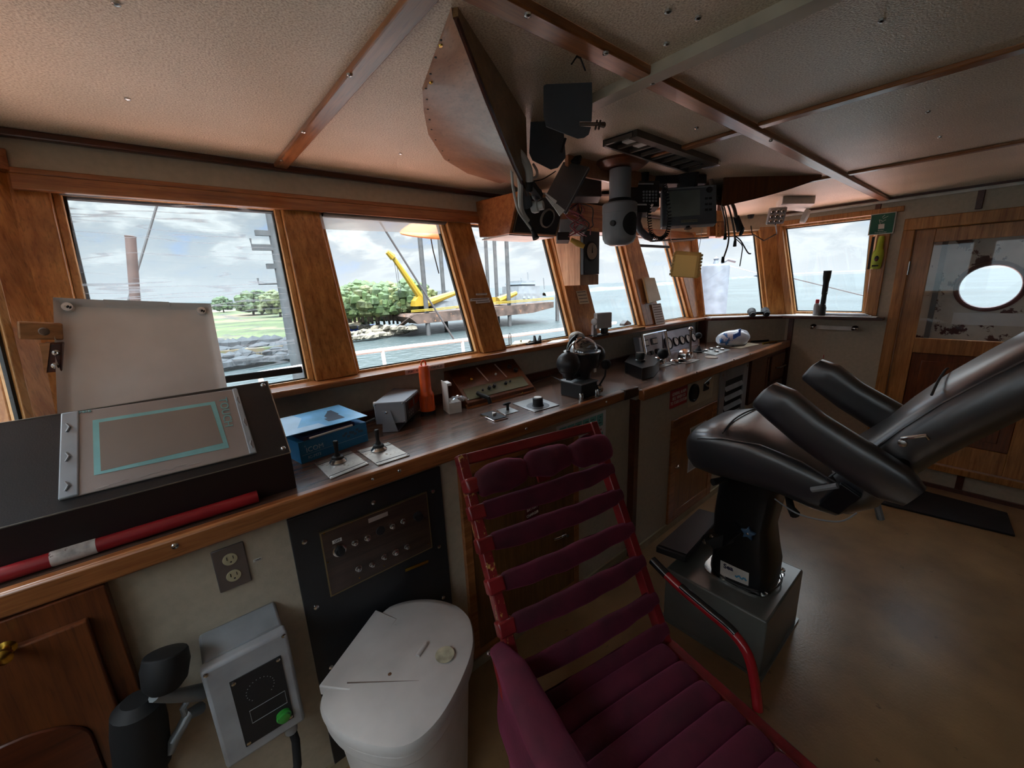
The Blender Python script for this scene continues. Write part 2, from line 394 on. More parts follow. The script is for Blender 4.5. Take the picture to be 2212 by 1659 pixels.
wr.b2((X, .60, FZ), (X + .1, 1.30, 1.14)); wr.prism([(X, .70, 1.95), (X, 1.46, 1.95), (X, 1.475, CE), (X, .70, CE)], (.1, 0, 0))
wr.b2((X, .60, 1.14), (X + .1, .70, CE)); wr.b2((X, YB, 1.88), (X + .1, .60, CE)); wr.b2((X, YB, FZ), (X + .1, .60, -.02)); wr.b2((X, YB, -.02), (X + .1, -.355, 1.88)); wr.b2((X, .57, -.02), (X + .1, .60, 1.88))
struct(wr, 'wall_right', M_wall)
q7 = [V((X, 1.255, 1.15)), V((X, .735, 1.15)), V((X, .775, 1.945)), V((X, 1.43, 1.945))]
make_window(7, [q7[0], q7[1], q7[2], q7[3]])
struct(MB().prism([(X-.012, 1.30, 1.14), (X-.012, 1.245, 1.14), (X-.012, 1.42, 1.95), (X-.012, 1.475, 1.95)], (.10, 0, 0)), 'trim_11', M_woodz, bevel=.004)
struct(MB().b2((X-.014, .655, 1.14), (X+.09, .735, 1.96)).b2((X-.016, .60, 1.945), (X+.02, 1.46, 1.985)), 'trim_12', M_woodz, bevel=.004)
# ledge under windows 6 and 7
struct(MB().prism([(3.86, 1.73, 1.118), (4.305, 1.285, 1.118), (4.36, .60, 1.118), (X, .60, 1.118), (X, 1.35, 1.118), (3.90, 1.91, 1.118)], (0, 0, .024)), 'trim_13', M_woodd, bevel=.004)
# vertical battens
struct(MB().b2((X-.012, 1.23, FZ), (X, 1.27, 1.118)).b2((X-.01, .74, 1.98), (X, .775, CE)).b2((X-.01, .20, 1.90), (X, .235, CE)), 'trim_14', M_woodd, bevel=.003)
struct(MB().b2((3.90, 1.79, .9), (3.93, 1.87, 1.118)), 'trim_15', M_woodd)
struct(MB().tube([(X - .02, 1.46, 2.03), (X - .02, -2.5, 2.035)], .011, 8), 'trim_16', M_white)
struct(MB().b2((X-.012, -.02, FZ), (X, .02, -.02)).b2((X-.012, .30, FZ), (X, .33, -.02)), 'trim_27', M_woodd)
struct(MB().b2((X - .015, -2.5, 2.04), (X, 1.46, CE)).b2((X-.02, YB, FZ), (X, .60, FZ+.03)), 'trim_17', M_woodd)

# deckhead battens
def beam(k, a, b, w, h, m, name=None):
    root = MB().bar(V(a) - V((0,0,h/2)), V(b) - V((0,0,h/2)), w, h); o = struct(root, 'trim_%d' % k, m, bevel=.004); return o
mainb = beam(18, (-.9, .705, CE), (4.44, .72, CE), .055, .022, M_wood)
beam(19, (.467, YB, CE), (.467, 2.06, CE), .05, .018, M_woody)
beam(20, (1.79, .73, CE), (1.79, 1.3, CE), .045, .014, M_woody); beam(21, (1.79, YB, CE), (1.79, .68, CE), .045, .014, M_woody)
beam(22, (3.09, .73, CE), (3.09, 1.9, CE), .045, .014, M_woody); beam(23, (3.09, YB, CE), (3.09, .68, CE), .045, .014, M_woody)
cond = MB().b2((1.07, -2.5, CE - .026), (1.12, .93, CE)); o = cond.build('cable_trunking', mat('cream_trunking', 'b9ad98', .4)); tag(o, 'cream plastic cable trunking crossing the ceiling battens above the black plates', 'trunking')
scr = [(250, 5), (275, 212), (755, 160), (655, 284), (608, 346), (1140, 30), (1308, 113), (1410, 178), (1250, 92), (1905, 42), (1660, 305), (1720, 335), (865, 331), (1505, 275), (1665, 303), (2005, 240), (2030, 295), (2075, 330), (1443, 23), (1508, 37), (1440, 93), (2035,160)]
def screw_label(i):
    if i == 0: return 'screw head near the top edge of the big left ceiling panel'
    if i == 1: return 'screw head in the middle of the big left ceiling panel'
    if i in (2, 3, 4): return ('upper', 'middle', 'lowest')[i - 2] + ' screw head on the ceiling batten left of the curved valance'
    if i in (5, 6, 7): return ('first', 'second', 'third')[i - 5] + ' screw head along the thick ceiling batten, counted from the top of the photo'
    if i in (13, 14): return ('nearer', 'farther')[i - 13] + ' screw head on the thick ceiling batten beyond the cable trunking'
    if i == 8: return 'dark screw head beside the dangling cable tie'
    if i == 12: return 'small screw head in the panel between left batten and curved valance'
    if i in (18, 19, 20): return 'small dark screw head in the top ceiling panel above the cable trunking'
    return 'small screw head in the speckled ceiling panels on the right'
for i, (x, y) in enumerate(scr):
    p = pz(x, y, CE - (.022 if i in (5, 6, 7, 13, 14) else .018 if i in (2,3,4) else 0)); 
    o = MB().lathe([(.0075, 0), (.007, .004), (.003, .006), (0, .0062)], p, (0, 0, -1), 12).build('ceiling_screw', M_steel)
    tag(o, screw_label(i), 'screw', 'screw heads over the ceiling')

# --- port corner, left wall with unseen side windows put in to give light, aft wall
wl = MB()
P0 = V((-.34, 1.585 + .25 * ZB, 0)); 
def LP(u, v):  # port corner patch, raked
    a0, b0 = V((-.34, 1.872, 1.145)), V((XL, 1.25, 1.145)); a1, b1 = V((-.315, 2.10, CE)), V((XL - .1, 1.42, CE))
    return lerp(lerp(a0, b0, u), lerp(a1, b1, u), v)
ln = (LP(1, 0) - LP(0, 0)).cross(LP(0, 1) - LP(0, 0)).normalized()
if ln.y < 0: ln = -ln
def lq(u0, u1, v0, v1): return [LP(u0, v0), LP(u1, v0), LP(u1, v1), LP(u0, v1)]
struct(MB().prism(lq(-.06, .13, 0, .88), ln * .1).prism([V((-.345, 1.875, FZ)), V((-.30, 1.875, FZ)), V((-.30, 2.12, CE)), V((-.36, 2.12, CE))], (0, .08, 0)).prism([V((-.40, 1.86, 1.145)), V((-.31, 1.872, 1.145)), V((-.29, 2.105, CE)), V((-.38, 2.09, CE))], (0, .09, 0)).prism(lq(.85, 1, 0, .88), ln * .1), 'trim_24', M_woodz, bevel=.006)
mb = MB().prism(lq(0, 1, .86, 1), ln * .1).prism([V((-.34, 1.872, FZ)), V((XL, 1.25, FZ)), LP(1, 0), LP(0, 0)], ln * .1)
struct(mb, 'wall_corner_left', M_wall)
struct(MB().prism(lq(0, 1, .855, .93), -ln * .02), 'trim_25', M_wood, bevel=.004)
make_window(8, lq(.13, .85, .01, .86))
wl.b2((XL - .1, YB, FZ), (XL, 1.27, 1.1)); wl.b2((XL - .1, YB, 1.9), (XL, 1.4, CE))
for y0, y1 in ((1.15, 1.3), (.25, .42), (-.75, -.6), (YB, -1.6)): wl.b2((XL - .1, y0, 1.1), (XL, y1, 1.9))
struct(wl, 'wall_left', M_wall)
for k, (y0, y1) in enumerate(((.42, 1.15), (-.6, .25), (-1.6, -.75))):
    make_window(9 + k, [V((XL, y0, 1.1)), V((XL, y1, 1.1)), V((XL, y1, 1.9)), V((XL, y0, 1.9))])
wb = MB(); wb.b2((XL - .1, YB - .1, FZ), (XR + .1, YB, 1.1)); wb.b2((XL - .1, YB - .1, 1.85), (XR + .1, YB, CE))
for x0, x1 in ((XL, XR),): wb.b2((x0, YB - .1, 1.1), (x1, YB, 1.85))
struct(wb, 'wall_back', M_wooddz)

# --- roller blinds at the head of windows 1 and 2, film blind pulled down on window 1
def blind(k, p0, p1, lab, rr=.016):
    r = thing('roller_blind', lab, 'blind', (p0 + p1) / 2)
    MB().tube([p0, p1], rr, 14).build('roller', mat('dark_blind_roller', '2c2723', .5), r)
    for p, s in ((p0, 1), (p1, -1)): MB().lathe([(.02, 0), (.02, .006)], p, (s, 0, 0), 12).build('bracket', M_steel, r)
    return r
b1 = blind(1, FW(-.215, 1.895, .010), FW(.425, 1.905, .010), 'rolled clear film blind at the head of the leftmost large window, pulled down', .022)
q = [FW(-.20, 1.89, .03), FW(.415, 1.895, .03), FW(.375, 1.225, .012), FW(-.235, 1.225, .012)]
MB().prism(q, (0, .0012, 0)).build('film', M_film, b1, smooth=False)
MB().bar(FW(-.24, 1.215, .008), FW(.385, 1.205, .008), .012, .028).build('bottom_bar', M_blackm, b1, bevel=.003)
b2 = blind(2, FW(.61, 1.888, .006), FW(1.255, 1.888, .006), 'dark roller blind rolled up at the head of the second window, short film edge hanging', .027)
MB().prism([FW(.60, 1.805, .02), FW(1.22, 1.812, .02), FW(1.22, 1.88, .02), FW(.60, 1.88, .02)], (0, .001, 0)).build('film_edge', glass_mat('cloudy_film', tint=(.92, .92, .9), gloss=.04, haze=.35, hazecol='c8cccc'), b2, smooth=False)
b3 = thing('roller_blind', 'dark bottom bar of a raised clear blind in the narrow fifth window', 'blind', FW(3.35, 1.8, .02))
MB().bar(FW(3.12, 1.80, .02), FW(3.62, 1.80, .02), .012, .022).build('bottom_bar', M_blackm, b3)
b3o = MB().prism([FW(3.12, 1.81, .024), FW(3.62, 1.81, .024), FW(3.63, 1.88, .024), FW(3.11, 1.88, .024)], (0, .0012, 0)).build('film', glass_mat('clear_film', gloss=.03, haze=.15), b3, smooth=False)

# --- door in the right wall
D = thing('door_1', '', '', (X, .12, 0)); del D['label']; del D['category']; D['kind'] = 'structure'
fr = MB().b2((X-.02, .515, 0.0), (X+.1, .585, 1.80)).b2((X-.02, -.36, 1.80), (X+.1, .585, 1.885)).b2((X-.02, -.36, 0.0), (X+.1, -.30, 1.80)).b2((X-.03, -.36, -.05), (X+.1, .585, 0.0))
struct(fr, 'trim_26', wood('door_casing', '94591f', 'cf9350', axis='z', rough=.4), bevel=.005)
lf = MB()
y0, y1, z0, z1 = -.295, .51, .005, 1.795
gy0, gy1, gz0, gz1 = -.19, .405, .985, 1.70
lf.b2((X, gy1, z0), (X+.04, y1, z1)).b2((X, y0, z0), (X+.04, gy0, z1)).b2((X, gy0, gz1), (X+.04, gy1, z1)).b2((X, gy0, .87), (X+.04, gy1, gz0)).b2((X, gy0, z0), (X+.04, gy1, .18))
lf.build('door_leaf', M_woodz, D, bevel=.003)
MB().b2((X+.012, gy0, .18), (X+.03, gy1, .87)).b2((X+.004, gy0+.06, .24), (X+.014, gy1-.06, .81)).build('door_panel', wood('door_panel_wood', '5e2c14', '8a4a22', axis='z'), D, bevel=.006)
MB().b2((X+.02, gy0, gz0), (X+.025, gy1, gz1)).build('pane', M_glass, D, smooth=False)
for z in (1.52, .35): MB().tube([(X-.012, .514, z-.05), (X-.012, .514, z+.05)], .008, 8).build('hinge', M_steel, D)
# weather door outside it, white with maroon patches and a round port
wd = thing('weather_door', 'white steel weather door with maroon primer patches and round port, behind the wooden door', 'door', (X+.16, .1, 0))
M_wdoor = mat('patched_white_steel', 'c6c2bc', .5, var=.05, spots=(5.5, .545, '4a1418'))
mb = MB(); cy, cz, rp = .085, 1.365, .155
n = 40; circ = [(cy + rp*math.cos(2*PI*k/n), cz + rp*math.sin(2*PI*k/n)) for k in range(n)]
def rectpt(a):
    c, s = math.cos(a), math.sin(a); t = min((.5 if abs(c) > 1e-6 else 9) / max(abs(c), 1e-6), .62 / max(abs(s), 1e-6)); return (cy + c*t, cz + s*t)
for xx in (X+.16, X+.19):
    vs = [V((xx, *c)) for c in circ] + [V((xx, *rectpt(2*PI*k/n))) for k in range(n)]
    mb.add(vs, [[k, (k+1) % n, n + (k+1) % n, n + k] for k in range(n)])
mb.b2((X+.16, -.5, .02), (X+.19, .7, .76))
mb.build('door_plate', M_wdoor, wd, smooth=False)
MB().tube([(X+.155, c[0] + (c[0]-cy)*.06, c[1] + (c[1]-cz)*.06) for c in circ], .016, 8, closed=True).build('port_rim', mat('maroon_rim', '5a3032', .5), wd)
MB().b2((X+.15, -.14, 1.085), (X+.16, .235, 1.175)).build('notice_sheet', M_paper, wd)
MB().b2((X+.14, .34, .2), (X+.16, .37, 1.9)).build('edge_bar', mat('grey_paint_dark', '6a7076', .5), wd)
MB().prism([(X+.1, .74, 0), (X+.2, .74, 0), (X+.2, .74, 2.1), (X+.1, .74, 2.1)], (0, .03, 0)).b2((X+.1, -.55, 1.9), (X+.3, .77, 2.15)).build('door_coaming', M_wdoor, wd)
# ------------------------------------------------------------------ OUTSIDE
SEA = -7.5
def water_mat():
    m = newmat('green_grey_water'); t = m.node_tree; L = t.links
    b = N(t, 'ShaderNodeBsdfPrincipled'); o = N(t, 'ShaderNodeOutputMaterial'); L.new(b.outputs[0], o.inputs[0])
    tc = N(t, 'ShaderNodeTexCoord'); mp = N(t, 'ShaderNodeMapping'); mp.inputs['Scale'].default_value = (.9, .9, 1); L.new(tc.outputs['Object'], mp.inputs[0])
    n = N(t, 'ShaderNodeTexNoise'); n.inputs['Scale'].default_value = .8; n.inputs['Detail'].default_value = 6; L.new(mp.outputs[0], n.inputs['Vector'])
    n2 = N(t, 'ShaderNodeTexNoise'); n2.inputs['Scale'].default_value = .03; n2.inputs['Detail'].default_value = 4; L.new(tc.outputs['Object'], n2.inputs['Vector'])
    r = ramp(t, [(.35, lin('283132')), (.65, lin('343e40'))]); L.new(n2.outputs['Fac'], r.inputs[0]); L.new(r.outputs[0], b.inputs['Base Color'])
    b.inputs['Roughness'].default_value = .30
    bp = N(t, 'ShaderNodeBump'); bp.inputs['Strength'].default_value = 1.0; bp.inputs['Distance'].default_value = .5
    L.new(n.outputs['Fac'], bp.inputs['Height']); L.new(bp.outputs[0], b.inputs['Normal']); return m
struct(MB().add([(-900, -900, SEA), (1500, -900, SEA), (1500, 1500, SEA), (-900, 1500, SEA)], [[0, 1, 2, 3]]), 'sea', water_mat(), smooth=False)
# far low coast, reaching closer ahead of the bow
def coast(pts, name, m, lab=None):
    mb = MB(); vs = []
    P = [(pz(x, y, SEA), h) for x, y, h in pts]
    for i in range(len(P) - 1):
        (a, ha), (b, hb) = P[i], P[i+1]
        for k in range(14):
            t = k / 14; p = lerp(a, b, t); h = lerp(ha, hb, t) * (0.75 + .5 * noise.noise(V((p.x * .02, p.y * .02, i)))) 
            vs.append((p, h))
    away = V((.633, .774, 0))
    rows = [[], [], [], []]
    for p, h in vs: rows[0].append(p); rows[1].append(p + away * 6 + V((0, 0, h * .8))); rows[2].append(p + away * 20 + V((0, 0, h))); rows[3].append(p + away * 60 + V((0, 0, -1)))
    n = len(vs); mb.add(sum(rows, []), [[r*n+i, r*n+i+1, (r+1)*n+i+1, (r+1)*n+i] for r in range(3) for i in range(n-1)])
    return struct(mb, name, m)
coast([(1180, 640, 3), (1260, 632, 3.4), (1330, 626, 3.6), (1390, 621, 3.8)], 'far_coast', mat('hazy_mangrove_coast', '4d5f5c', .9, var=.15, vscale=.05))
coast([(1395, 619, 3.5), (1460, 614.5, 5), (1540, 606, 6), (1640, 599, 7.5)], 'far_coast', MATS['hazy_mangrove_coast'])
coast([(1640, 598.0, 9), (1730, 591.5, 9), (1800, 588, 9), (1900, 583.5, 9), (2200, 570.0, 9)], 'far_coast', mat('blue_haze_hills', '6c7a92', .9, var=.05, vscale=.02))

# left bank: raised field with grass, brown track, rocky edge
GZ = -5.2
M_field = mat('grass_and_bare_earth', '3f4a26', .9, var=.25, vscale=.12, detail=8, spots=(.055, .54, '5c503c'))
fp = [pz(452, 760, GZ), pz(560, 752, GZ), pz(668, 738, GZ), pz(735, 708, GZ), pz(800, 685, GZ), pz(820, 668, GZ)]
far = [pz(760, 664, GZ), pz(600, 668, GZ), pz(450, 672, GZ), pz(200, 682, GZ), pz(-100, 700, GZ), pz(-200, 790, GZ), pz(200, 780, GZ)]
struct(MB().prism(fp + far, (0, 0, -4)), 'shore_ground', M_field, smooth=False)
M_rock = mat('grey_brown_rock', '6e695e', .9, var=.18, vscale=.8)
M_rockd = mat('dark_riprap_rock', '303337', .9, var=.2, vscale=.8)
def rock_mb(r, seed):
    mb = MB(); mb.ball((0, 0, 0), r, 7)
    for v in mb.v:
        d = noise.noise(v * (1.3 / r) + V((seed * 7.3, 0, 0))) * .45 + .9; v *= d; v.z *= .7
    return mb
rk = [rock_mb(1.0, s) for s in range(4)]
rocks = [m.build('rock', M_rock, smooth=False) for m in rk]; rdark = [m.build('rock', M_rockd, smooth=False) for m in rk]
first = {}
def put_rock(p, s, dark, i, k):
    src = (rdark if dark else rocks)[k]
    key = (dark, k)
    if key not in first: o = src; first[key] = 1
    else: o = src.copy(); COL.objects.link(o)
    o.location = p; o.scale = (s, s * .8, s * .7); o.rotation_euler = (0, 0, i * 1.7)
    if dark: tag(o, 'dark grey boulder in the rocky bank under the leftmost big window view', 'rock', 'dark boulders of the left bank')
    else: tag(o, 'pale boulder of the low stone jetty beside the blue pipe', 'rock', 'boulders of the stone jetty')
i = 0
for t in range(26):
    for row in range(3):
        x = lerp(758, 890, t / 25) + random.uniform(-3, 3); base = lerp(738, 718, t / 25); top = lerp(712, 714, t / 25)
        y = lerp(base, top, row / 2.0) + random.uniform(-1.5, 1.5)
        q = pz(x, y, SEA + .2 + row * .5); put_rock(q, random.uniform(.8, 1.3), False, i, i % 4); i += 1
for t in range(22):
    for row in range(4):
        x = lerp(470, 668, t / 21) + random.uniform(-4, 4); y = lerp(lerp(800, 772, t / 21), lerp(757, 742, t / 21), row / 3.0)
        q = pz(x, y, SEA + .2 + row * .6); put_rock(q, random.uniform(1.0, 1.7), True, i, i % 4); i += 1
# blue pipe on the jetty
a, b = pz(752, 712, -6.2), pz(808, 706, -6.2)
bp_ = thing('blue_pipe', 'long blue pipe lying on low cradles behind the stone jetty', 'pipe', (a + b) / 2 - V((0, 0, .6)))
MB().tube([a, b], .62, 14).build('barrel', mat('blue_plastic', '2f4fa8', .5), bp_)
for t in (.1, .5, .9): MB().box(lerp(a, b, t) - V((0, 0, .8)), (1.6, .5, .5)).build('cradle', MATS['blue_plastic'], bp_)

# trees: crowns of leafy lumps
def leaf_mat(name, a, b):
    m = newmat(name); t = m.node_tree; L = t.links
    bs = N(t, 'ShaderNodeBsdfPrincipled'); o = N(t, 'ShaderNodeOutputMaterial'); L.new(bs.outputs[0], o.inputs[0])
    tc = N(t, 'ShaderNodeTexCoord'); n = N(t, 'ShaderNodeTexNoise'); n.inputs['Scale'].default_value = .9; n.inputs['Detail'].default_value = 8; n.inputs['Roughness'].default_value = .75
    L.new(tc.outputs['Object'], n.inputs['Vector']); r = ramp(t, [(.35, lin(a)), (.62, lin(b))]); L.new(n.outputs['Fac'], r.inputs[0]); L.new(r.outputs[0], bs.inputs['Base Color'])
    bs.inputs['Roughness'].default_value = .7; return m
leafs = [leaf_mat('leafy_green', '1c2a16', '47592f'), leaf_mat('leafy_olive', '26301a', '5a6238'), leaf_mat('leafy_dark', '1a2a18', '42582f')]
M_bark = mat('bark', '5a5046', .9)
def tree_mb(seed, n=150):
    rnd = random.Random(seed); mb = MB()
    for k in range(n):
        u = rnd.uniform(0, 2*PI); z = rnd.uniform(-.6, 1); rr = math.sqrt(max(0, 1 - z*z)) * rnd.uniform(.6, 1)
        c = V((math.cos(u)*rr*1.15, math.sin(u)*rr*1.15, 1.0 + z * .85)); s = rnd.uniform(.16, .34)
        q = MB().ball((0, 0, 0), s, 6)
        for v in q.v: v *= 1 + .5 * noise.noise(v * 9 + c * 3); v += c
        mb.add(q.v, q.f)
    return mb
tm = [tree_mb(s) for s in range(3)]
protos = []
for k in range(3):
    r = thing('leafy_tree', '', 'tree', (0, 0, 0)); tm[k].build('crown', leafs[k], r, smooth=False)
    MB().tube([(0, 0, -.1), (.05, 0, .7), (0, .05, 1.3)], [.09, .07, .04], 7).build('trunk', M_bark, r); protos.append([r, False])
def put_tree(p, s, k, label, group, sz=1.0):
    r, used = protos[k]
    if used:
        n = r.copy(); COL.objects.link(n)
        for ch in r.children:
            c = ch.copy(); COL.objects.link(c); c.parent = n
        r = n
    else: protos[k][1] = True
    r.location = p; r.scale = (s, s, s * sz); r.rotation_euler = (0, 0, random.uniform(0, 6)); r['label'] = label; r['category'] = 'tree'; r['group'] = group
j = 0
for x in range(740, 905, 9):
    for row in range(2):
        y = lerp(704, 694, (x - 740) / 165) - row * 9
        p = pz(x + random.uniform(-4, 4), y, SEA + 1.0 + row * 2.2); s = random.uniform(2.9, 3.6) * (1.05 if row else .95); put_tree(p, s, j % 3, ('leafy green', 'olive green', 'dark green')[j % 3] + ' jungle tree in the ' + ('rear' if row else 'front') + ' row behind the stone jetty', 'jungle trees behind the jetty'); j += 1
for x, y in ((915, 692), (932, 690), (950, 688)): put_tree(pz(x, y, SEA + 1.5), 2.4, 1, 'low bushy tree on the bank behind the left end of the barge', 'bushes behind the barge')
put_tree(pz(484, 675, GZ), 3.4, 2, 'small dark tree standing alone at the far left of the field, by the low building', 'field trees', 1.0)
for x in (548, 566): put_tree(pz(x, 680, GZ), 4.6, 0, 'broad leafy tree at the far edge of the field in front of the pole', 'field trees by the pole', .9)
put_tree(pz(606, 684, GZ), 4.4, 1, 'leafy tree at the field edge just right of the tall grey pole', 'field trees right of the pole', .9)
put_tree(pz(640, 690, GZ), 2.4, 2, 'smaller tree at the field edge against the window post', 'field trees at the post')
bl = thing('low_building', 'low pale building with grey roof beyond the far edge of the field', 'building', pz(505, 672, GZ))
q = pz(498, 671, GZ)
MB().box(q + V((0, 0, 1.2)), (16, 8, 2.4)).build('wall', mat('pale_building', 'b9bab6', .8), bl); MB().box(q + V((0, 0, 2.6)), (18, 10, .5)).build('roof', mat('grey_roof', '7d8790', .7), bl)

# jack-up barge with crane
Lp, Rp = pz(917, 726, SEA), pz(1195, 695, SEA)
ed = (Rp - Lp); ed.z = 0; eu = ed.normalized(); en = V((-eu.y, eu.x, 0)); 
if en.dot(V((.633, .774, 0))) < 0: en = -en
def BP(x, y, back=0.0):   # a point on the barge's near side plane (or planes further back)
    return pl(x, y, en, en.dot(Lp) + back)
bg = thing('jackup_barge', 'rusty jack-up barge with tall legs, white deckhouses and yellow crane standing in the water', 'vessel', BP(1040, 700))
M_rust = mat('rusty_hull', '4a3c36', .8, var=.25, vscale=.6, spots=(.8, .6, '7e5a44')); M_yel = mat('yellow_crane_paint', '94781e', .5); M_leg = mat('grey_barge_leg', '3e3f41', .7, var=.12, vscale=1); M_wh = mat('white_ship_paint', '70757a', .6, var=.08, vscale=.7)
D20 = en * 22
MB().prism([BP(903, 700), BP(1010, 690), BP(1150, 676), BP(1196, 664), BP(1196, 652), BP(1010, 668), BP(888, 680), BP(885, 686)], D20).build('hull', M_rust, bg, smooth=False)
for x, yt, bk in ((905, 500, 0), (945, 500, 9), (1040, 480, 14), (1058, 480, 10), (1083, 480, 0), (1186, 500, 0), (1002, 640, 16)):
    p = BP(x + 18, 690, bk + .5); q0 = V((p.x, p.y, SEA - 1)); zt = BP(x + 5, yt, bk).z
    MB().tube([q0, V((p.x, p.y, min(zt, 26)))], .45, 10).build('leg', M_leg, bg)
def bx(x0, y0, x1, y1, m, nm, bk=3, dp=7): return MB().prism([BP(x0, y1, bk), BP(x1, y1, bk), BP(x1, y0, bk), BP(x0, y0, bk)], en * dp).build(nm, m, bg, smooth=False)
bx(935, 650, 985, 672, M_wh, 'deckhouse'); bx(962, 636, 998, 662, M_wh, 'deckhouse', 6); bx(970, 628, 985, 640, M_wh, 'bridge', 8)
bx(1115, 634, 1172, 662, M_wh, 'deckhouse'); bx(1120, 618, 1166, 636, M_wh, 'deckhouse', 5); bx(1128, 606, 1156, 620, M_wh, 'bridge', 6); bx(1126, 611, 1158, 614, MATS['grey_roof'], 'bridge_windows', 5.6, 7)
for x in (1130, 1140, 1150): bx(x, 640, x + 5, 645, MATS['grey_roof'], 'window', 2.9, .2)
for x0, x1, y in ((1142, 1146, 588), (1128, 1130, 600), (1176, 1178, 600)): MB().tube([BP(x0, 625, 7), BP(x0 - 2, y, 7)], .14, 6).build('mast', M_wh, bg)
# crane
MB().prism([BP(897, 662, 2), BP(925, 660, 2), BP(925, 646, 2), BP(905, 640, 2), BP(897, 650, 2)], en * 4).build('crane_cab', M_yel, bg, smooth=False)
bt = BP(849, 556, 2); bb = BP(914, 650, 3)
MB().tube([bb, lerp(bb, bt, .5), bt], [.75, .6, .42], 8).build('crane_boom', M_yel, bg)
MB().tube([bt, bt + (bt - bb).normalized() * 1.2 + eu * -.4], [.7, .45], 8).build('boom_head', M_yel, bg)
MB().tube([BP(920, 655, 3), BP(985, 632, 3)], [.9, .5], 8).build('crane_boom', M_yel, bg)
for dx in (0, 4): MB().tube([BP(852 + dx, 566, 2), BP(862 + dx, 632, 2)], .05, 5).build('hoist_wire', M_leg, bg)
MB().tube([BP(1076, 650, 2), BP(1115, 633, 2)], [.9, .5], 8).build('crane_boom', M_yel, bg); bx(1076, 642, 1098, 654, M_yel, 'crane_cab', 2, 4)
for y in (2, 5):
    MB().tube([BP(888, 676 - y, -.2), BP(940, 672 - y, -.2), BP(1010, 664 - y, -.2)], .09, 5).build('guard_rail', M_yel, bg)
    MB().tube([BP(1040, 661 - y, -.2), BP(1110, 655 - y, -.2), BP(1196, 648 - y, -.2)], .09, 5).build('guard_rail', M_yel, bg)
MB().bar(BP(893, 682), pz(855, 712, SEA + 1.2), 1.2, .2).build('gangway', M_rust, bg)

# own ship: foredeck, rail, funnel-like mast gear, stays
M_deck = mat('faded_pink_deck_paint', 'cf9a8c', .7, var=.12, vscale=2)
struct(MB().prism([(-4.5, 2.35, -.45), (6.5, 2.35, -.45), (6.5, 3.2, -.45), (3.5, 4.0, -.45), (-1.5, 4.0, -.45), (-4.5, 3.2, -.45)], (0, 0, .04)), 'foredeck', M_deck)
struct(MB().b2((-4.5, 2.3, -6.8), (6.5, 4.0, -.46)), 'ship_side', M_white)
M_rail = mat('white_rail_paint', 'b4aeac', .5, var=.06, vscale=6, spots=(9, .62, 'c99a98'))
def rail_z(x, y, Yv): return pY(x, y, Yv)
ra = thing('deck_rail', 'white painted tubular guard rail outside the windows', 'rail', (1.4, 3.55, -.45))
path = [pY(420, 830, 3.3), pY(560, 806, 3.45), pY(660, 789, 3.5), pY(765, 757, 3.6), pY(900, 741, 3.6), pY(1010, 730, 3.6), pY(1100, 726, 3.6), pY(1235, 710, 3.6), pY(1330, 700, 3.6)]
path = [V((p.x, p.y, .95 + (p.z - .95) * .6)) for p in path]
path = [V((p.x, p.y, p.z)) for p in path]
MB().tube(path, .019, 10).build('top_rail', M_rail, ra)
MB().tube([p - V((0, 0, .32)) for p in path], .02, 10).build('lower_rail', M_rail, ra)
for q_ in (path[1], lerp(path[3], path[4], .42), lerp(path[4], path[5], .88), lerp(path[7], path[8], .2)): MB().tube([q_, V((q_.x + .01, q_.y, q_.z - .2)), V((q_.x, q_.y, -.41))], .018, 8).build('stanchion', M_rail, ra)
ex = thing('brown_stack_pipe', 'rust brown upright pipe rising behind the white panel, outside the leftmost large window', 'pipe', (-.3, 3.6, -.45))
t0 = pY(282, 514, 3.4); t1 = pY(296, 700, 3.4); d = (t1 - t0).normalized()
MB().tube([t0, t1 + d * (t1.z + .41) / -d.z], .026, 14).build('tube', mat('brown_pipe_paint', '4c3a35', .6, var=.12, vscale=9), ex)
MB().lathe([(.026, 0), (.028, .010), (.023, .012)], t0, -d, 14).build('end_ring', MATS['brown_pipe_paint'], ex)
def wire(pts, r, lab, m=None):
    o = MB().tube(pts, r, 6).build('stay_wire', m or M_leg); tag(o, lab, 'wire'); return o
wire([pY(352, 400, 5.5), pY(262, 700, 5.5)], .012, 'steel stay wire slanting across the leftmost large window')
wire([pY(812, 465, 4.6), pY(985, 740, 4.6)], .012, 'steel stay wire slanting across the second window in front of the barge')
wire([pY(1560, 570, 4.5) , pY(1665, 598, 4.2)], .008, 'thin stay wire running from the white drum to the corner post', M_white)
wire([pX(1700, 598, 6.5), pX(1880, 642, 6.5)], .008, 'thin dark stay wire crossing the window nearest the door')
# pole with steps and gear beyond the film blind
po = thing('utility_mast', 'tall grey mast with step brackets at the right side of the leftmost large window', 'mast', pz(640, 800, -1.5))
pt, pb = pY(578, 420, 10), pY(634, 800, 10); pb = V((pt.x, pt.y, pb.z)); 
MB().tube([V((pt.x, pt.y, -6)), pt], [.17, .10], 10).build('pole', mat('weathered_grey_mast', '3c3f42', .7, var=.15, vscale=4), po)
for k, y in enumerate((440, 478, 530, 560, 612, 676)):
    c = pY(590 + (y - 440) * .155, y, 10); c = V((pt.x, pt.y, c.z)); s = -1 if k % 2 == 0 else 1
    MB().tube([c, c + V((s * .45, 0, 0)), c + V((s * .45, 0, .12))], .022, 6).build('step_bracket', MATS['weathered_grey_mast'], po)
for y, w in ((505, .7), (536, .9), (575, .5)):
    c = pY(600, y, 10); c = V((pt.x, pt.y, c.z)); MB().box(c, (w, .12, .10)).build('cross_arm', MATS['weathered_grey_mast'], po); MB().box(c + V((.18, -.1, -.12)), (.18, .16, .35)).build('fitting_box', MATS['weathered_grey_mast'], po)
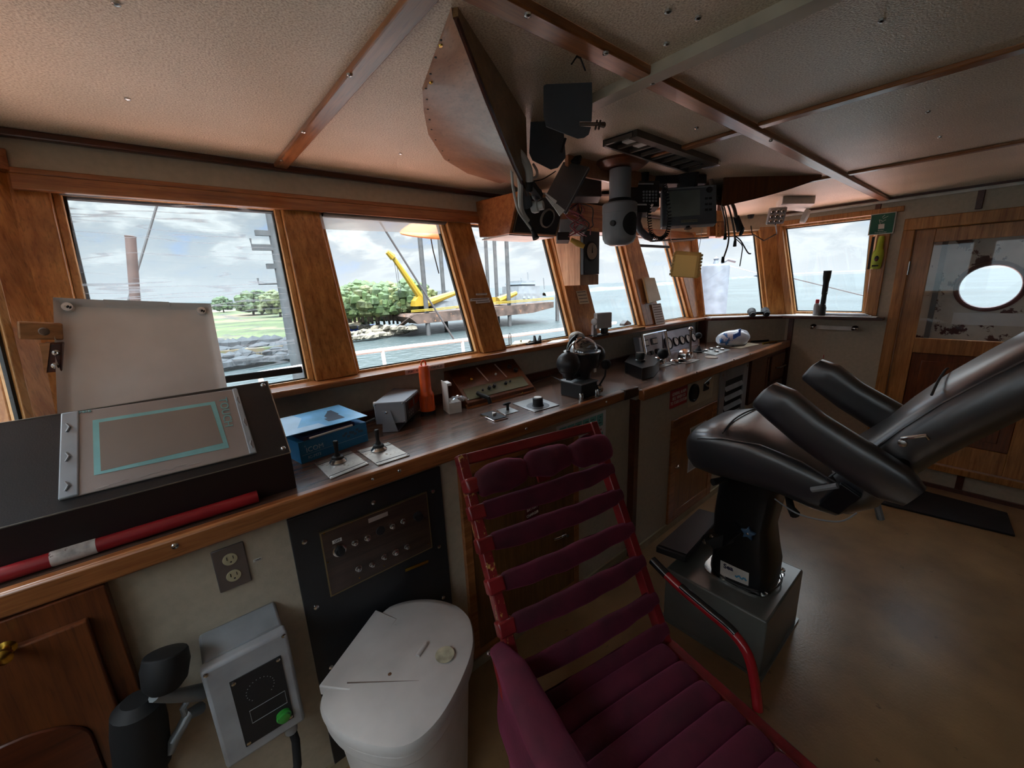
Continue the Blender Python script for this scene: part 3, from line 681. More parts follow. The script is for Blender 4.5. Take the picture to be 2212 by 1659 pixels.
# amber disc with cord, under the outside overhang at window 2
c = pY(930, 508, 2.55)
ad = thing('hanging_amber_disc', 'round amber disc fitting with a hanging cord outside the top of the second window', 'lamp', c)
M_amber = mat('amber_disc', 'c47a3c', .4)
MB().lathe([(.03, .09), (.12, .07), (.19, .02), (.20, 0), (.195, -.008), (.08, -.018), (0, -.02)], c, (0, -.22, 1), 28).build('disc', M_amber, ad)
MB().tube([c + V((0, 0, -.015)), c + V((.01, 0, -.10)), c + V((.03, 0, -.2)), c + V((.04, 0, -.25))], .004, 6).build('cord', M_dark, ad)
MB().tube([c + V((0, 0, .04)), c + V((0, 0, .30))], .012, 8).build('stem', M_white, ad)
# pale drum outside window 6
c = pl(1541, 640, CW, CW.dot(EYE) + 7.5)
dr = thing('white_drum', 'pale grey-white cylindrical drum with a small knob on top, outside the corner window', 'drum', V((c.x, c.y, -.45)))
M_haze = mat('pale_blue_grey_drum', '59616b', .6)
zt = c.z + (640 - 576) / FOC * 7.5
MB().lathe([(.235, -.45), (.235, zt - .03), (.225, zt), (.1, zt + .02), (.05, zt + .03), (.035, zt + .09), (.05, zt + .12), (0, zt + .16)], V((c.x, c.y, 0)), (0, 0, 1), 28).build('shell', M_haze, dr)
MB().tube([V((c.x + .1, c.y, zt + .02)), V((c.x + .24, c.y - .1, zt + .1)), V((c.x + .34, c.y - .2, zt + .06))], .03, 8).build('pipe_elbow', M_haze, dr)
struct(MB().b2((5.2, .5, -.5), (9.5, 7.5, -.45)), 'side_deck', M_deck)
# ------------------------------------------------------------------ CONSOLE
C1, C2 = .92, .90
YF1, YF2 = 1.31, 1.275        # cabinet faces
XS = 1.985                    # where the two consoles meet
M_lam = wood('dark_laminate_top', '4e3a32', '7a6053', axis='x', rough=.24, coat=.2, scale=.6)
def P1(x, y, h=0): return pz(x, y, C1 + h)
def P2(x, y, h=0): return pz(x, y, C2 + h)
def F1(x, y, off=0): return pY(x, y, YF1 - off)
def F2(x, y, off=0): return pY(x, y, YF2 - off)
wt = thing('worktop', 'long dark laminate console top with varnished wood edge running under all the front windows', 'worktop', (1.9, 1.5, .86))
MB().prism([(-.42, 1.31, C1 - .03), (XS, 1.31, C1 - .03), (XS, 1.895, C1 - .03), (-.33, 1.895, C1 - .03), (-.42, 1.78, C1 - .03)], (0, 0, .03)).build('left_top', M_lam, wt)
MB().prism([(XS, 1.275, C2 - .03), (XR - .015, 1.275, C2 - .03), (XR - .015, 1.30, C2 - .03), (3.90, 1.83, C2 - .03), (3.90, 1.895, C2 - .03), (XS, 1.895, C2 - .03)], (0, 0, .03)).build('right_top', M_lam, wt)
MB().b2((-.42, 1.275, C1 - .055), (XS - .13, 1.31, C1 + .004)).build('wood_edge', M_wood, wt, bevel=.008)
MB().b2((XS - .13, 1.272, C1 - .055), (XS, 1.31, C1 + .004)).build('wood_edge', wood('worn_dark_edge', '2c1a12', '4a2c1c'), wt, bevel=.006)
MB().b2((XS, 1.235, C2 - .06), (XR - .015, 1.275, C2 + .004)).build('wood_edge', M_wood, wt, bevel=.008)
MB().b2((-.33, 1.875, C1), (XS, 1.895, C1 + .04)).b2((XS, 1.87, C2), (3.88, 1.895, C2 + .03)).build('skirting', M_woodd, wt)
for x, y, s in ((378, 1180, 1.2), (863, 1017, 1), (805, 1035, .7), (1137, 926, 1), (1310, 868, .8)):
    p = pY(x, y, 1.274); MB().lathe([(.007*s, 0), (.006*s, .002), (.0045*s, .003), (0, .001)], p, (0, -1, 0), 14).build('screw_cup', M_steel, wt)
for x, y in ((1505, 805), (1585, 777), (1620, 765), (1690, 742)):
    p = pY(x, y, 1.233); MB().lathe([(.008, 0), (.006, .003), (0, .004)], p, (0, -1, 0), 12).build('screw_cup', M_steel, wt)

cc = thing('control_console', 'beige panelled cabinet body carrying the console top, with dark batten and doors', 'cabinet', (2.1, 1.5, FZ))
MB().b2((-.40, YF1, FZ), (XS - .02, 1.80, C1 - .03)).build('left_body', M_wall, cc)
MB().b2((XS - .02, YF2, FZ), (3.88, 1.80, C2 - .03)).prism([(3.88, YF2, FZ), (XR-.015, YF2, FZ), (XR-.015, 1.30, FZ), (3.88, 1.78, FZ)], (0, 0, C2-.03-FZ)).build('right_body', M_wall, cc)
MB().b2((XS - .03, YF2 - .008, FZ), (XS + .012, YF1, C2 - .055)).build('batten', M_woodd, cc)
MB().b2((-.45, YF1 - .012, FZ), (XS - .03, YF1, FZ + .05)).b2((XS+.012, YF2 - .012, FZ), (3.95, YF2, FZ + .05)).build('skirting', mat('beige_skirting', '9b8e74', .5), cc)
# cupboard behind the red chair
def frame_quad(mb, c, w, d, t):   # frame members around quad c = (x0,x1,z0,z1,y)
    x0, x1, z0, z1, y = c
    mb.b2((x0, y - t, z0), (x0 + w, y, z1)).b2((x1 - w, y - t, z0), (x1, y, z1)).b2((x0 + w, y - t, z0), (x1 - w, y, z0 + w)).b2((x0 + w, y - t, z1 - w), (x1 - w, y, z1)); return mb
M_door1 = wood('cupboard_door_wood', '5a3a1e', '7e5730', axis='z', rough=.4)
d1 = MB().b2((.775, YF1 - .018, -.12), (1.47, YF1 + .001, .80)).build('door', M_door1, cc, bevel=.003)
frame_quad(MB(), (.765, 1.48, -.13, .81, YF1), .035, 0, .022).build('door_frame', M_wood, d1)
MB().box(F1(1222, 1155, .04), (.02, .03, .012)).tube([F1(1222, 1155, .045), F1(1208, 1162, .06), F1(1196, 1166, .055)], .006, 8).build('latch', M_chrome, d1)
c = F1(1150, 1110, .022); sg = MB().box(c, (.085, .003, .11)).build('sign_plate', mat('maroon_sign', '5e1a1c', .5), d1)
M_ltr = mat('white_lettering', 'd8d4cc', .6)
for k, s in enumerate(('BATTERY', 'CHARGER', 'INSIDE')): text(s, .020, c + V((0, -.002, .03 - k * .03)), (1, 0, 0), (0, 0, 1), M_ltr, sg, squeeze=.85)
# hatch with poster
def Fq(m, pts, off, th, vec=None): return MB().prism([F2(x, y, off) for x, y in pts], (0, th, 0))
x0, x1 = 2.375, 3.02
hd = frame_quad(MB(), (x0, x1, -.15, .615, YF2), .07, 0, .016).build('hatch', M_wood, cc, bevel=.003)
MB().b2((x0 + .07, YF2 - .012, -.08), (x1 - .07, YF2, .545)).build('hatch_panel', wood('hatch_wood', '7a4620', 'a66a38', axis='z'), hd, bevel=.004)
kb = F2(1461, 1008, .02); MB().tube([kb + V((-.02, 0, -.005)), kb + V((0, -.012, 0)), kb + V((.022, 0, .004))], .007, 8).ball(kb + V((0, -.01, 0)), .012, 10).build('catch', M_chrome, hd)
for x, z in ((x0 + .015, .60), (x1 - .015, .60), (x0 + .015, .24), (x0 + .02, -.13), (x1 - .02, .23)): MB().lathe([(.005, 0), (0, .003)], (x, YF2 - .016, z), (0, -1, 0), 8).build('screw', M_steel, hd)
def poster(name, lab, x0, x1, z0, z1, y, seed):
    r = thing(name, lab, 'poster', ((x0+x1)/2, y, z0)); rnd = random.Random(seed)
    MB().b2((x0, y - .0015, z0), (x1, y, z1)).build('sheet', M_paper, r)
    w, h = x1 - x0, z1 - z0; tl = mat('teal_ink', '6fb0b0', .6); dk = mat('dark_teal_ink', '2f5f68', .6); rd = mat('red_ink', '9a3038', .6)
    a = MB(); a2 = MB(); b = MB(); c = MB()
    for i in range(6):
        xa = x0 + w * (.05 + .15 * i); a.b2((xa, y - .0022, z1 - h * .30), (xa + w * .135, y - .0015, z1 - h * .05))
        for j in range(3): b.b2((xa + w * rnd.uniform(.01, .06), y - .0027, z1 - h * (.12 + j * .06)), (xa + w * rnd.uniform(.07, .12), y - .0022, z1 - h * (.10 + j * .06)))
        a2.b2((xa, y - .0022, z1 - h * .66), (xa + w * .135, y - .0015, z1 - h * .44))
        for j in range(4): b.b2((xa + w * rnd.uniform(0, .05), y - .0027, z1 - h * rnd.uniform(.5, .64)), (xa + w * rnd.uniform(.06, .13), y - .0022, z1 - h * rnd.uniform(.46, .5)))
    for j in range(6): b.b2((x0 + w * .06, y - .0022, z0 + h * (.05 + j * .035)), (x0 + w * rnd.uniform(.5, .9), y - .0015, z0 + h * (.06 + j * .035)))
    c.b2((x0 + w * .5, y - .0023, z1 - h * .40), (x0 + w * .9, y - .0015, z1 - h * .36))
    a.build('upper_picture_row', tl, r); a2.build('lower_picture_row', tl, r); b.build('printed_figures', dk, r); c.build('red_heading', rd, r); return r
poster('poster', 'white sheet with teal picture rows on the cabinet, right of the red chair top', 1.34, 1.73, .56, .835, YF1, 3)
poster('poster', 'teal picture chart stuck on the wooden hatch left of the black helm chair', 2.62, 2.86, .16, .50, YF2 - .012, 5)
# alarm sign, sounder, switches
rs = thing('red_notice', 'red notice with three lines of white lettering below the right console edge', 'sign', F2(1463, 870, 0))
q = [F2(1446, 884, 0), F2(1482, 868, 0), F2(1482, 832, 0), F2(1446, 846, 0)]
xa, xb, za, zb = q[0].x, q[1].x, (q[0].z + q[1].z) / 2, (q[2].z + q[3].z) / 2
MB().b2((xa, YF2 - .004, za), (xb, YF2, zb)).build('plate', mat('red_sign', 'a5202c', .4), rs)
for k, s in enumerate(('GENERAL ALARM', 'BELL WHEN GO', 'TO YOUR STATION')): text(s, .032, V(((xa+xb)/2, YF2 - .0046, lerp(zb, za, .25 + .25*k))), (1, 0, 0), (0, 0, 1), M_ltr, rs, squeeze=.68 * (xb - xa) / .2)
pp = thing('sounder_panel', 'cream panel with round black sounder and small switch beside the red notice', 'panel', F2(1512, 850, 0))
pa, pb = F2(1484, 884, 0), F2(1541, 812, 0)
MB().b2((pa.x, YF2 - .004, .655), (pb.x, YF2, .83)).build('plate', mat('cream_plate', 'c2b9a2', .5), pp, bevel=.002)
c = F2(1496, 848, 0); MB().lathe([(.062, 0), (.062, .018), (.05, .024), (.045, .018), (.01, .016), (0, .02)], c, (0, -1, 0), 24).build('sounder', M_blackm, pp)
c = F2(1524, 834, 0); MB().box(c + V((0, -.004, 0)), (.08, .01, .06)).build('switch_plate', M_blackm, pp, bevel=.002); MB().lathe([(.012, 0), (.01, .02), (0, .022)], c + V((-.01, -.008, .01)), (0, -1, 0), 12).build('switch', M_steel, pp)
MB().tube([c + V((-.05, -.012, .03)), c + V((.05, -.012, .055))], .004, 6).build('rod', M_steel, pp)
# louvre
xa, xb = 3.05, 3.56
lv = thing('louvre_panel', 'grey metal louvred vent panel in the right cabinet front', 'vent', ((xa+xb)/2, YF2, .1))
M_gm = mat('grey_enamel', '84888c', .4)
frame_quad(MB(), (xa, xb, .02, .83, YF2), .09, 0, .012).build('frame', M_gm, lv, bevel=.002)
MB().b2((xa + .09, YF2 - .004, .11), (xb - .09, YF2 - .002, .74)).build('dark_opening', M_blackm, lv)
for k in range(8):
    z = .14 + k * .078
    MB().prism([(xa+.09, YF2-.004, z), (xb-.09, YF2-.004, z), (xb-.09, YF2-.02, z-.03), (xa+.09, YF2-.02, z-.03)], (0, 0, .004)).build('slat', M_gm, lv)
for x, z in ((xa+.03, .80), (xb-.03, .80), (xa+.03, .4), (xb-.03, .4)): MB().lathe([(.009, 0), (0, .004)], (x, YF2-.012, z), (0, -1, 0), 10).build('screw', M_steel, lv)
# small dark door and drawer unit
cd = thing('cupboard_door', 'small dark wood cupboard door with screwed frame right of the grey louvre', 'cupboard door', (3.78, YF2, .46))
MB().b2((3.60, YF2 - .02, .46), (3.97, YF2, .83)).build('panel', M_woodd, cd, bevel=.004); frame_quad(MB(), (3.59, 3.98, .45, .84, YF2), .03, 0, .024).build('frame', M_woodd, cd)
for x, z in ((3.61, .8), (3.96, .8), (3.61, .48)): MB().lathe([(.008, 0), (0, .004)], (x, YF2-.026, z), (0, -1, 0), 10).build('screw', M_steel, cd)
du = thing('drawer_unit', 'narrow wooden drawer unit with pull handle at the right end of the console', 'drawers', (4.2, YF2, FZ))
MB().b2((4.0, YF2 - .01, FZ), (XR - .03, YF2, .835)).build('carcass', M_woodd, du)
for k, (z0, z1) in enumerate(((.57, .80), (.30, .54), (-.1, .27))):
    dw = MB().b2((4.05, YF2 - .025, z0), (XR - .06, YF2 - .01, z1)).build('drawer', M_wooddz, du, bevel=.004)
    MB().tube([(4.15, YF2 - .03, (z0+z1)/2), (4.17, YF2 - .05, (z0+z1)/2), (4.33, YF2 - .05, (z0+z1)/2), (4.35, YF2 - .03, (z0+z1)/2)], .008, 8).build('handle', M_steel, dw)
# black switchgear panel
bp2 = thing('switchgear_panel', 'black painted steel panel carrying a brown switch plate under the console', 'panel', (.42, YF1, -.1))
MB().b2((.152, YF1 - .012, -.15), (.685, YF1, .85)).build('backplate', M_black, bp2, bevel=.002)
M_phen = wood('brown_phenolic_plate', '2e211c', '4c3930', axis='x', rough=.4)
sp = MB().b2((.236, YF1 - .02, .535), (.612, YF1 - .012, .768)).build('switch_plate', M_phen, bp2)
frame_quad(MB(), (.232, .616, .531, .772, YF1 - .012), .004, 0, .009).build('edge_strip', mat('old_brass_strip', '8a7a5a', .4, .8), bp2)
yk = YF1 - .02
def knob(p, r, m, parent, name='toggle_switch', h=.02):
    return MB().lathe([(r*1.25, 0), (r*1.25, .003), (r, .004), (r*.9, h*.6), (r*.45, h*.65), (r*.3, h), (0, h)], p, (0, -1, 0), 14).build(name, m, parent)
k1 = MB().lathe([(.022, 0), (.022, .004), (.018, .005), (.018, .004)], pY(733, 1188, yk), (0, -1, 0), 24).build('rotary_switch', M_steel, sp)
MB().lathe([(.016, 0), (.015, .016), (0, .016)], pY(733, 1188, yk), (0, -1, 0), 20).box(pY(733, 1188, yk - .018), (.006, .008, .03)).build('knob', M_blackm, k1)
k1 = MB().lathe([(.018, 0), (.016, .016), (0, .016)], pY(902, 1114, yk), (0, -1, 0), 20).box(pY(902, 1114, yk - .018), (.028, .008, .008)).build('rotary_switch', M_blackm, sp)
MB().lathe([(.017, 0), (.016, .003), (0, .003)], pY(822, 1146, yk), (0, -1, 0), 20).build('blank_plug', M_blackm, sp)
for x, y, r in ((766, 1171, .009), (793, 1161, .009), (847, 1136, .008), (870, 1125, .008), (774, 1227, .009), (803, 1218, .008), (829, 1202, .008), (854, 1192, .010), (878, 1180, .008)): knob(pY(x, y, yk), r, M_steel, sp)
c = pY(728, 1168, yk); l = MB().box(c + V((0, -.0007, 0)), (.03, .001, .012)).build('label', M_white, sp); text('OFF', .011, c + V((0, -.0016, 0)), (1, 0, 0), (0, 0, 1), M_blackm, l)
c = pY(817, 1117, yk); MB().box(c + V((0, -.0007, 0)), (.07, .001, .016)).build('label', mat('pinkish_label', 'a89890', .6), sp)
for x, y in ((700, 1153), (760, 1128), (862, 1088), (912, 1068), (925, 1175), (708, 1215), (714, 1275), (777, 1248), (830, 1222)): MB().lathe([(.003, 0), (0, .0015)], pY(x, y, yk), (0, -1, 0), 8).build('screw', M_brass, sp)
for x, y in ((657, 1170), (683, 1311), (806, 1085), (935, 1061), (948, 1180), (957, 1290), (715, 1440)): MB().lathe([(.009, 0), (.008, .004), (0, .007)], pY(x, y, YF1 - .012), (0, -1, 0), 12).build('bolt', M_steel, bp2)
MB().bar(pY(875, 1232, YF1 - .013), pY(925, 1212, YF1 - .013), .004, .012).build('name_strip', M_brass, bp2)
# power outlet
ol = thing('power_outlet', 'double power outlet with grey metal cover plate on the beige cabinet front', 'outlet', (0, YF1, .7))
MB().b2((-.042, YF1 - .006, .698), (.036, YF1, .832)).build('cover_plate', mat('grey_zinc_plate', '76706e', .4, .6), ol, bevel=.003)
M_cream = mat('cream_socket', 'b8b08e', .5)
for z in (.792, .738):
    s = MB().lathe([(.0185, 0), (.0175, .003), (0, .003)], (-.003, YF1 - .005, z), (0, -1, 0), 20).build('socket', M_cream, ol)
    MB().b2((-.011, YF1-.0095, z), (-.009, YF1-.008, z+.010)).b2((.004, YF1-.0095, z), (.006, YF1-.008, z+.009)).lathe([(.0025, 0), (0, .001)], (-.002, YF1-.0085, z-.008), (0, -1, 0), 8).build('slots', M_blackm, s)
lb = thing('voltage_label', 'tiny white label beside the power outlet', 'label', F1(556, 1210, 0))
c = F1(556, 1209, 0); MB().box(c + V((0, -.0005, 0)), (.022, .001, .008)).build('sticker', M_white, lb); text('110 V', .007, c + V((0, -.0014, 0)), (1, 0, 0), (0, 0, 1), M_blackm, lb)
# grey control box with green lamp
gb = thing('starter_box', 'grey metal control box with black face plate and green push lamp, below the outlet', 'control box', (.06, YF1, .25))
bx0, bx1 = -.112, .080
MB().prism([(bx0, YF1, .60), (bx1, YF1, .60), (bx1, YF1-.09, .57), (bx0, YF1-.09, .57)], (0, 0, -.34)).build('case', M_gm, gb, bevel=.008)
lid = MB().b2((bx0 - .006, YF1 - .125, .235), (bx1 + .006, YF1 - .088, .575)).build('lid', mat('light_grey_enamel', '9a9da0', .38), gb, bevel=.01, seg=3)
fpx = (-.066, .058, .275, .505)
fp_ = MB().b2((fpx[0], YF1 - .128, fpx[2]), (fpx[1], YF1 - .125, fpx[3])).build('face_plate', M_blackm, lid)
for x, z in ((-.058, .497), (.050, .497), (-.058, .284), (.050, .284)): screw(fp_, (x, YF1 - .128, z), (0, -1, 0), .006)
for x, z in ((bx0+.005, .562), (bx1-.005, .562)): screw(lid, (x, YF1 - .125, z), (0, -1, 0), .006)
g = MB().lathe([(.02, 0), (.02, .008), (.016, .01), (.015, .016), (0, .019)], (.034, YF1 - .128, .306), (0, -1, 0), 24).build('push_lamp', mat('green_lens', '2f8a34', .25, coat=.5), fp_)
dots = MB()
for k in range(18): a = PI * (1.25 - 1.5 * k / 17); dots.lathe([(.0016, 0), (0, .0008)], (-.004 + .034 * math.cos(a), YF1 - .128, .437 + .034 * math.sin(a)), (0, -1, 0), 6)
dots.build('dial_dots', M_grey, fp_)
frame_quad(MB(), (-.04, .05, .34, .385, YF1 - .1281), .0012, 0, .001).build('data_frame', M_grey, fp_)
MB().tube([(.045, YF1-.1, .235), (.05, YF1-.11, .17), (.04, YF1-.13, .10), (0, YF1-.16, .02), (-.08, YF1-.2, -.08), (-.16, YF1-.26, -.17)], .012, 10).build('cable', M_rubber, gb)
MB().lathe([(.02, 0), (.018, .03), (.013, .034)], (.045, YF1 - .1, .235), (0, 0, -1), 14).build('cable_gland', M_grey, gb)
# bracket with black horn-like thing at the lower left
hs = thing('wall_bracket_lamp', 'black shrouded fitting on a grey cast bracket, hanging low left of the grey box', 'fitting', (-.25, YF1 - .1, .2))
h0 = pY(362, 1440, YF1 - .12); h1 = pY(330, 1560, YF1 - .12); h2 = pY(330, 1640, YF1 - .1)
MB().lathe([(.02, -.005), (.045, 0), (.05, .03), (.045, .07), (.03, .09)], h0 + V((0, .03, .02)), (-.2, -.3, -1), 20).build('hood', M_rubber, hs, bevel=.003)
MB().lathe([(.03, 0), (.05, .02), (.055, .08), (.055, .2), (.03, .22)], h1 + V((-.02, .03, .06)), (-.12, 0, -1), 20).build('shroud', M_rubber, hs)
M_cast = mat('dull_cast_alloy', '7d8284', .45, .3)
g0 = F1(435, 1495, .06)
MB().tube([g0, F1(400, 1500, .09), F1(365, 1505, .11), F1(335, 1500, .12)], [.022, .018, .014, .017], 10).tube([F1(432, 1530, .06), F1(405, 1545, .09), F1(390, 1575, .10), F1(375, 1600, .11), F1(368, 1625, .11)], [.016, .014, .012, .013, .010], 10).tube([F1(415, 1500, .08), F1(395, 1530, .09), F1(405, 1555, .09)], .008, 8).build('bracket', M_cast, hs)
# cabinet at far left
lc = thing('corner_cabinet', 'dark mahogany cabinet with arched door panel and brass knob in the bottom left corner', 'cabinet', (-.55, 1.3, FZ))
MB().b2((-.76, YF1 - .035, FZ), (-.245, YF1 + .1, .862)).build('carcass', M_wooddz, lc, bevel=.003)
dr_ = MB().b2((-.62, YF1 - .055, FZ + .05), (-.285, YF1 - .035, .80)).build('door', M_wooddz, lc, bevel=.004)
n = 14; arch = [(-.58, YF1 - .055, FZ + .1), (-.335, YF1 - .055, FZ + .1), (-.335, YF1 - .055, .50)] + [(-.457 + .1225 * math.cos(PI*k/n), YF1 - .055, .50 + .09 * math.sin(PI*k/n)) for k in range(1, n)] + [(-.58, YF1 - .055, .50)]
MB().prism(arch, (0, -.008, 0)).build('arched_panel', M_woodd, dr_, bevel=.006)
MB().lathe([(.016, 0), (.008, .004), (.006, .018), (.016, .026), (.017, .034), (.008, .040), (0, .041)], pY(14, 1400, YF1 - .055), (0, -1, 0), 20).build('knob', M_brass, dr_)
# ------------------------------------------------------------------ THINGS ON THE CONSOLE
# touch-screen control box
tb = thing('touch_screen_box', 'black sloped steel box holding a grey touch screen with turquoise frame', 'control box', (-.1, 1.45, C1))
bxl, bxr, yf, yb_, zf, zb = -.415, .203, 1.355, 1.55, 1.058, 1.238
zf = pY(640, 975, yf).z
M_bxside = mat('dark_brown_painted_side', '221414', .45)
MB().prism([(bxl, yf, C1), (bxl, yf, zf), (bxl, yb_, zb), (bxl, yb_, C1)], (bxr - bxl, 0, 0)).build('body', M_bxside, tb, bevel=.002)
sd = (V((0, yb_ - yf, zb - zf))).normalized(); sn = V((0, -sd.z, sd.y)); ex_ = V((1, 0, 0)); SL = (V((0, yb_, zb)) - V((0, yf, zf))).length
def S(u, v, h=0): return V((lerp(bxl, bxr, u), yf, zf)) + sd * (v * SL) + sn * h
def sp_(x, y, h=0.004): return pl(x, y, sn, sn.dot(S(0, 0, h)))
MB().prism([S(0, 0), S(1, 0), S(1, 1), S(0, 1)], sn * .004).build('lid', M_black, tb)
def edge(mb, pts, w, vec):
    for a, b in zip(pts, pts[1:] + pts[:1]): mb.bar(a, b, w, w)
    return mb
edge(MB(), [S(0, 0, .003), S(1, 0, .003), S(1, 1, .003), S(0, 1, .003)], .003, sn).build('bare_edge', mat('bare_steel_edge', 'a8a49a', .35, .8), tb)
for u, v in ((.02, .07), (.975, .07), (.975, .95), (.04, .95)): MB().lathe([(.008, 0), (.007, .003), (.004, .005), (.003, .003), (0, .003)], S(u, v, .004), sn, 14).build('screw', M_steel, tb)
c4 = [sp_(128, 1083), sp_(555, 980), sp_(512, 842), sp_(134, 897)]
M_tp = mat('warm_grey_panel_front', 'a39c98', .38, var=.03)
ts = MB().prism(c4, sn * .007).build('screen_bezel', M_tp, tb, bevel=.002)
def tq(u, v, h=.011): return lerp(lerp(c4[0], c4[1], u), lerp(c4[3], c4[2], u), v) + sn * (h - .004)
MB().prism([tq(0, 0, .004), tq(.085, 0, .004), tq(.085, 1, .004), tq(0, 1, .004)], sn * .011).build('side_cap', mat('blue_grey_cap', 'a4aeb6', .35), ts, bevel=.003)
MB().prism([tq(.955, 0, .004), tq(1, 0, .004), tq(1, 1, .004), tq(.965, 1, .004)], sn * .011).build('side_cap', MATS['blue_grey_cap'], ts, bevel=.003)
for v in (.12, .45, .80):
    MB().tube([tq(.03, v - .05, .016), tq(.045, v, .018), tq(.03, v + .05, .016)], .0025, 6).build('clip_mark', M_gm, ts)
    MB().tube([tq(.985, v - .05, .016), tq(.975, v, .018), tq(.985, v + .05, .016)], .0025, 6).build('clip_mark', M_gm, ts)
fr4 = [sp_(203, 1027, .0115), sp_(495, 967, .0115), sp_(464, 867, .0115), sp_(200, 908, .0115)]
inn = [sp_(218, 1018, .0115), sp_(482, 957, .0115), sp_(455, 875, .0115), sp_(214, 913, .0115)]
MB().prism(fr4, sn * .0006).build('turquoise_border', mat('turquoise_print', '8accd0', .45), ts)
MB().prism(inn, sn * .0010).build('display', mat('dull_grey_display', '938b85', .28, var=.02), ts)
rt = (tq(1, .5) - tq(0, .5)).normalized(); upv = (tq(.5, 1) - tq(.5, 0)).normalized()
text('TOUCH', .030, sp_(487, 890, .0122), -upv, rt, MATS['turquoise_print'], ts, squeeze=1.0)
text('SIEMENS', .0085, sp_(179, 890, .0122), rt, upv, MATS['turquoise_print'], ts)
scm = MB()
for k in range(16):
    p = sp_(215 + k * 14, 1052 - k * 3.6 + random.uniform(-3, 3), .0118); scm.box(p, (random.uniform(.008, .02), random.uniform(.001, .0025), .0004), (rt, upv, sn))
o = scm.build('scuff_marks', mat('pale_scuff', 'b5b0ac', .8), ts)
# red pipe lying in front of it
rp_ = thing('red_pipe', 'red painted pipe with peeled white patch lying in front of the touch screen box', 'pipe', (-.15, 1.335, C1))
a, b = V((-.46, 1.335, C1 + .021)), V((.095, 1.335, C1 + .021)); 
M_redp = mat('chipped_red_paint', '8e1a22', .4, var=.1, spots=(26, .68, 'b9a8a0'))
MB().tube([a, b], .0175, 16).build('tube', M_redp, rp_)
ux = (pY(210, 1178, 1.335).x, pY(110, 1205, 1.335).x)
MB().tube([V((ux[1], 1.335, C1 + .021)), V((lerp(ux[1], ux[0], .5), 1.335, C1 + .021)), V((ux[0], 1.335, C1 + .021))], .0182, 16).build('peeled_patch', mat('peeled_primer', 'b3aca6', .8, var=.2, vscale=30, spots=(60, .6, '6b5a58')), rp_)
# white plastic cover standing behind
wp = thing('plastic_cover', 'large white plastic cover panel standing on edge behind the touch screen box', 'cover', (.0, 1.72, C1))
ywp = lambda z: 1.66 + (z - C1) * .33
npl = V((0, 1, -.33)); dpl = 1.66 - .33 * C1
tl, tr_, br_, bl_ = [pl(x, y, npl, dpl) for x, y in ((120, 648), (455, 660), (496, 870), (130, 900))]
def wq(u, v):
    p = lerp(lerp(bl_, br_, u), lerp(tl, tr_, u), v); e = min(u, 1-u, 1-v) 
    lift = .028 * max(0, 1 - e / .05) ** 2; r = V((0, -1, .3)).normalized(); cup = -.012 * math.sin(PI * u)
    return p + r * lift + V((0, 0, .0)) + r * cup * (v ** 3)
M_wpl = mat('off_white_plastic', 'e6e2de', .42, var=.04, vscale=5, spots=(22, .70, '9a8c80'))
g = MB().grid(wq, 40, 40, V((0, .004, 0)))
pc = g.build('shell', M_wpl, wp)
for (u, v) in ((.07, .93), (.92, .93)):
    c = lerp(lerp(bl_, br_, u), lerp(tl, tr_, u), v); MB().lathe([(.013, 0), (.013, .02), (.006, .022), (0, .018)], c, (0, -1, .3), 14).build('fixing_boss', M_wpl, wp)
    MB().lathe([(.006, 0), (0, .001)], c + V((.004, -.021, .004)), (0, -1, .3), 10).build('dark_hole', M_blackm, wp)
MB().prism([wq(.28, 1.0), wq(.70, 1.0), wq(.70, .975), wq(.28, .975)], (0, -.006, .002)).build('tab', M_wpl, wp)
# wood chocks on the corner post
ck = thing('wood_batten_end', 'pale pine batten end with bolt head sticking out left of the white cover', 'wood block', F1(90, 715, -.5))
a, b = pY(38, 713, 1.80), pY(135, 716, 1.82)
MB().bar(a, b, .05, .035, (0, 1, 0)).build('batten', mat('raw_pine', 'a9794e', .6, var=.1, stretch=(1, 12, 12)), ck, bevel=.004)
MB().lathe([(.012, 0), (.009, .004), (0, .005)], pY(95, 716, 1.772), (0, -1, 0), 12).build('bolt_head', mat('rusty_bolt', '5a4434', .6), ck)
ck2 = thing('wood_chock', 'red-brown wooden chock with two steel bolts below the pine batten end', 'wood block', pY(110, 775, 1.8))
MB().prism([pY(88, 742, 1.78), pY(134, 740, 1.78), pY(134, 803, 1.78), pY(96, 806, 1.78)], (0, .06, 0)).build('block', M_woodd, ck2, bevel=.004)
MB().prism([pY(84, 742, 1.775), pY(108, 741, 1.775), pY(106, 760, 1.775), pY(100, 805, 1.775), pY(95, 805, 1.775), pY(90, 765, 1.775)], (0, .02, 0)).build('split_edge', MATS['raw_pine'], ck2)
for x, y in ((122, 762), (120, 790)): MB().lathe([(.009, 0), (.009, .004), (.004, .006), (0, .003)], pY(x, y, 1.78), (0, -1, 0), 12).build('bolt', M_steel, ck2)

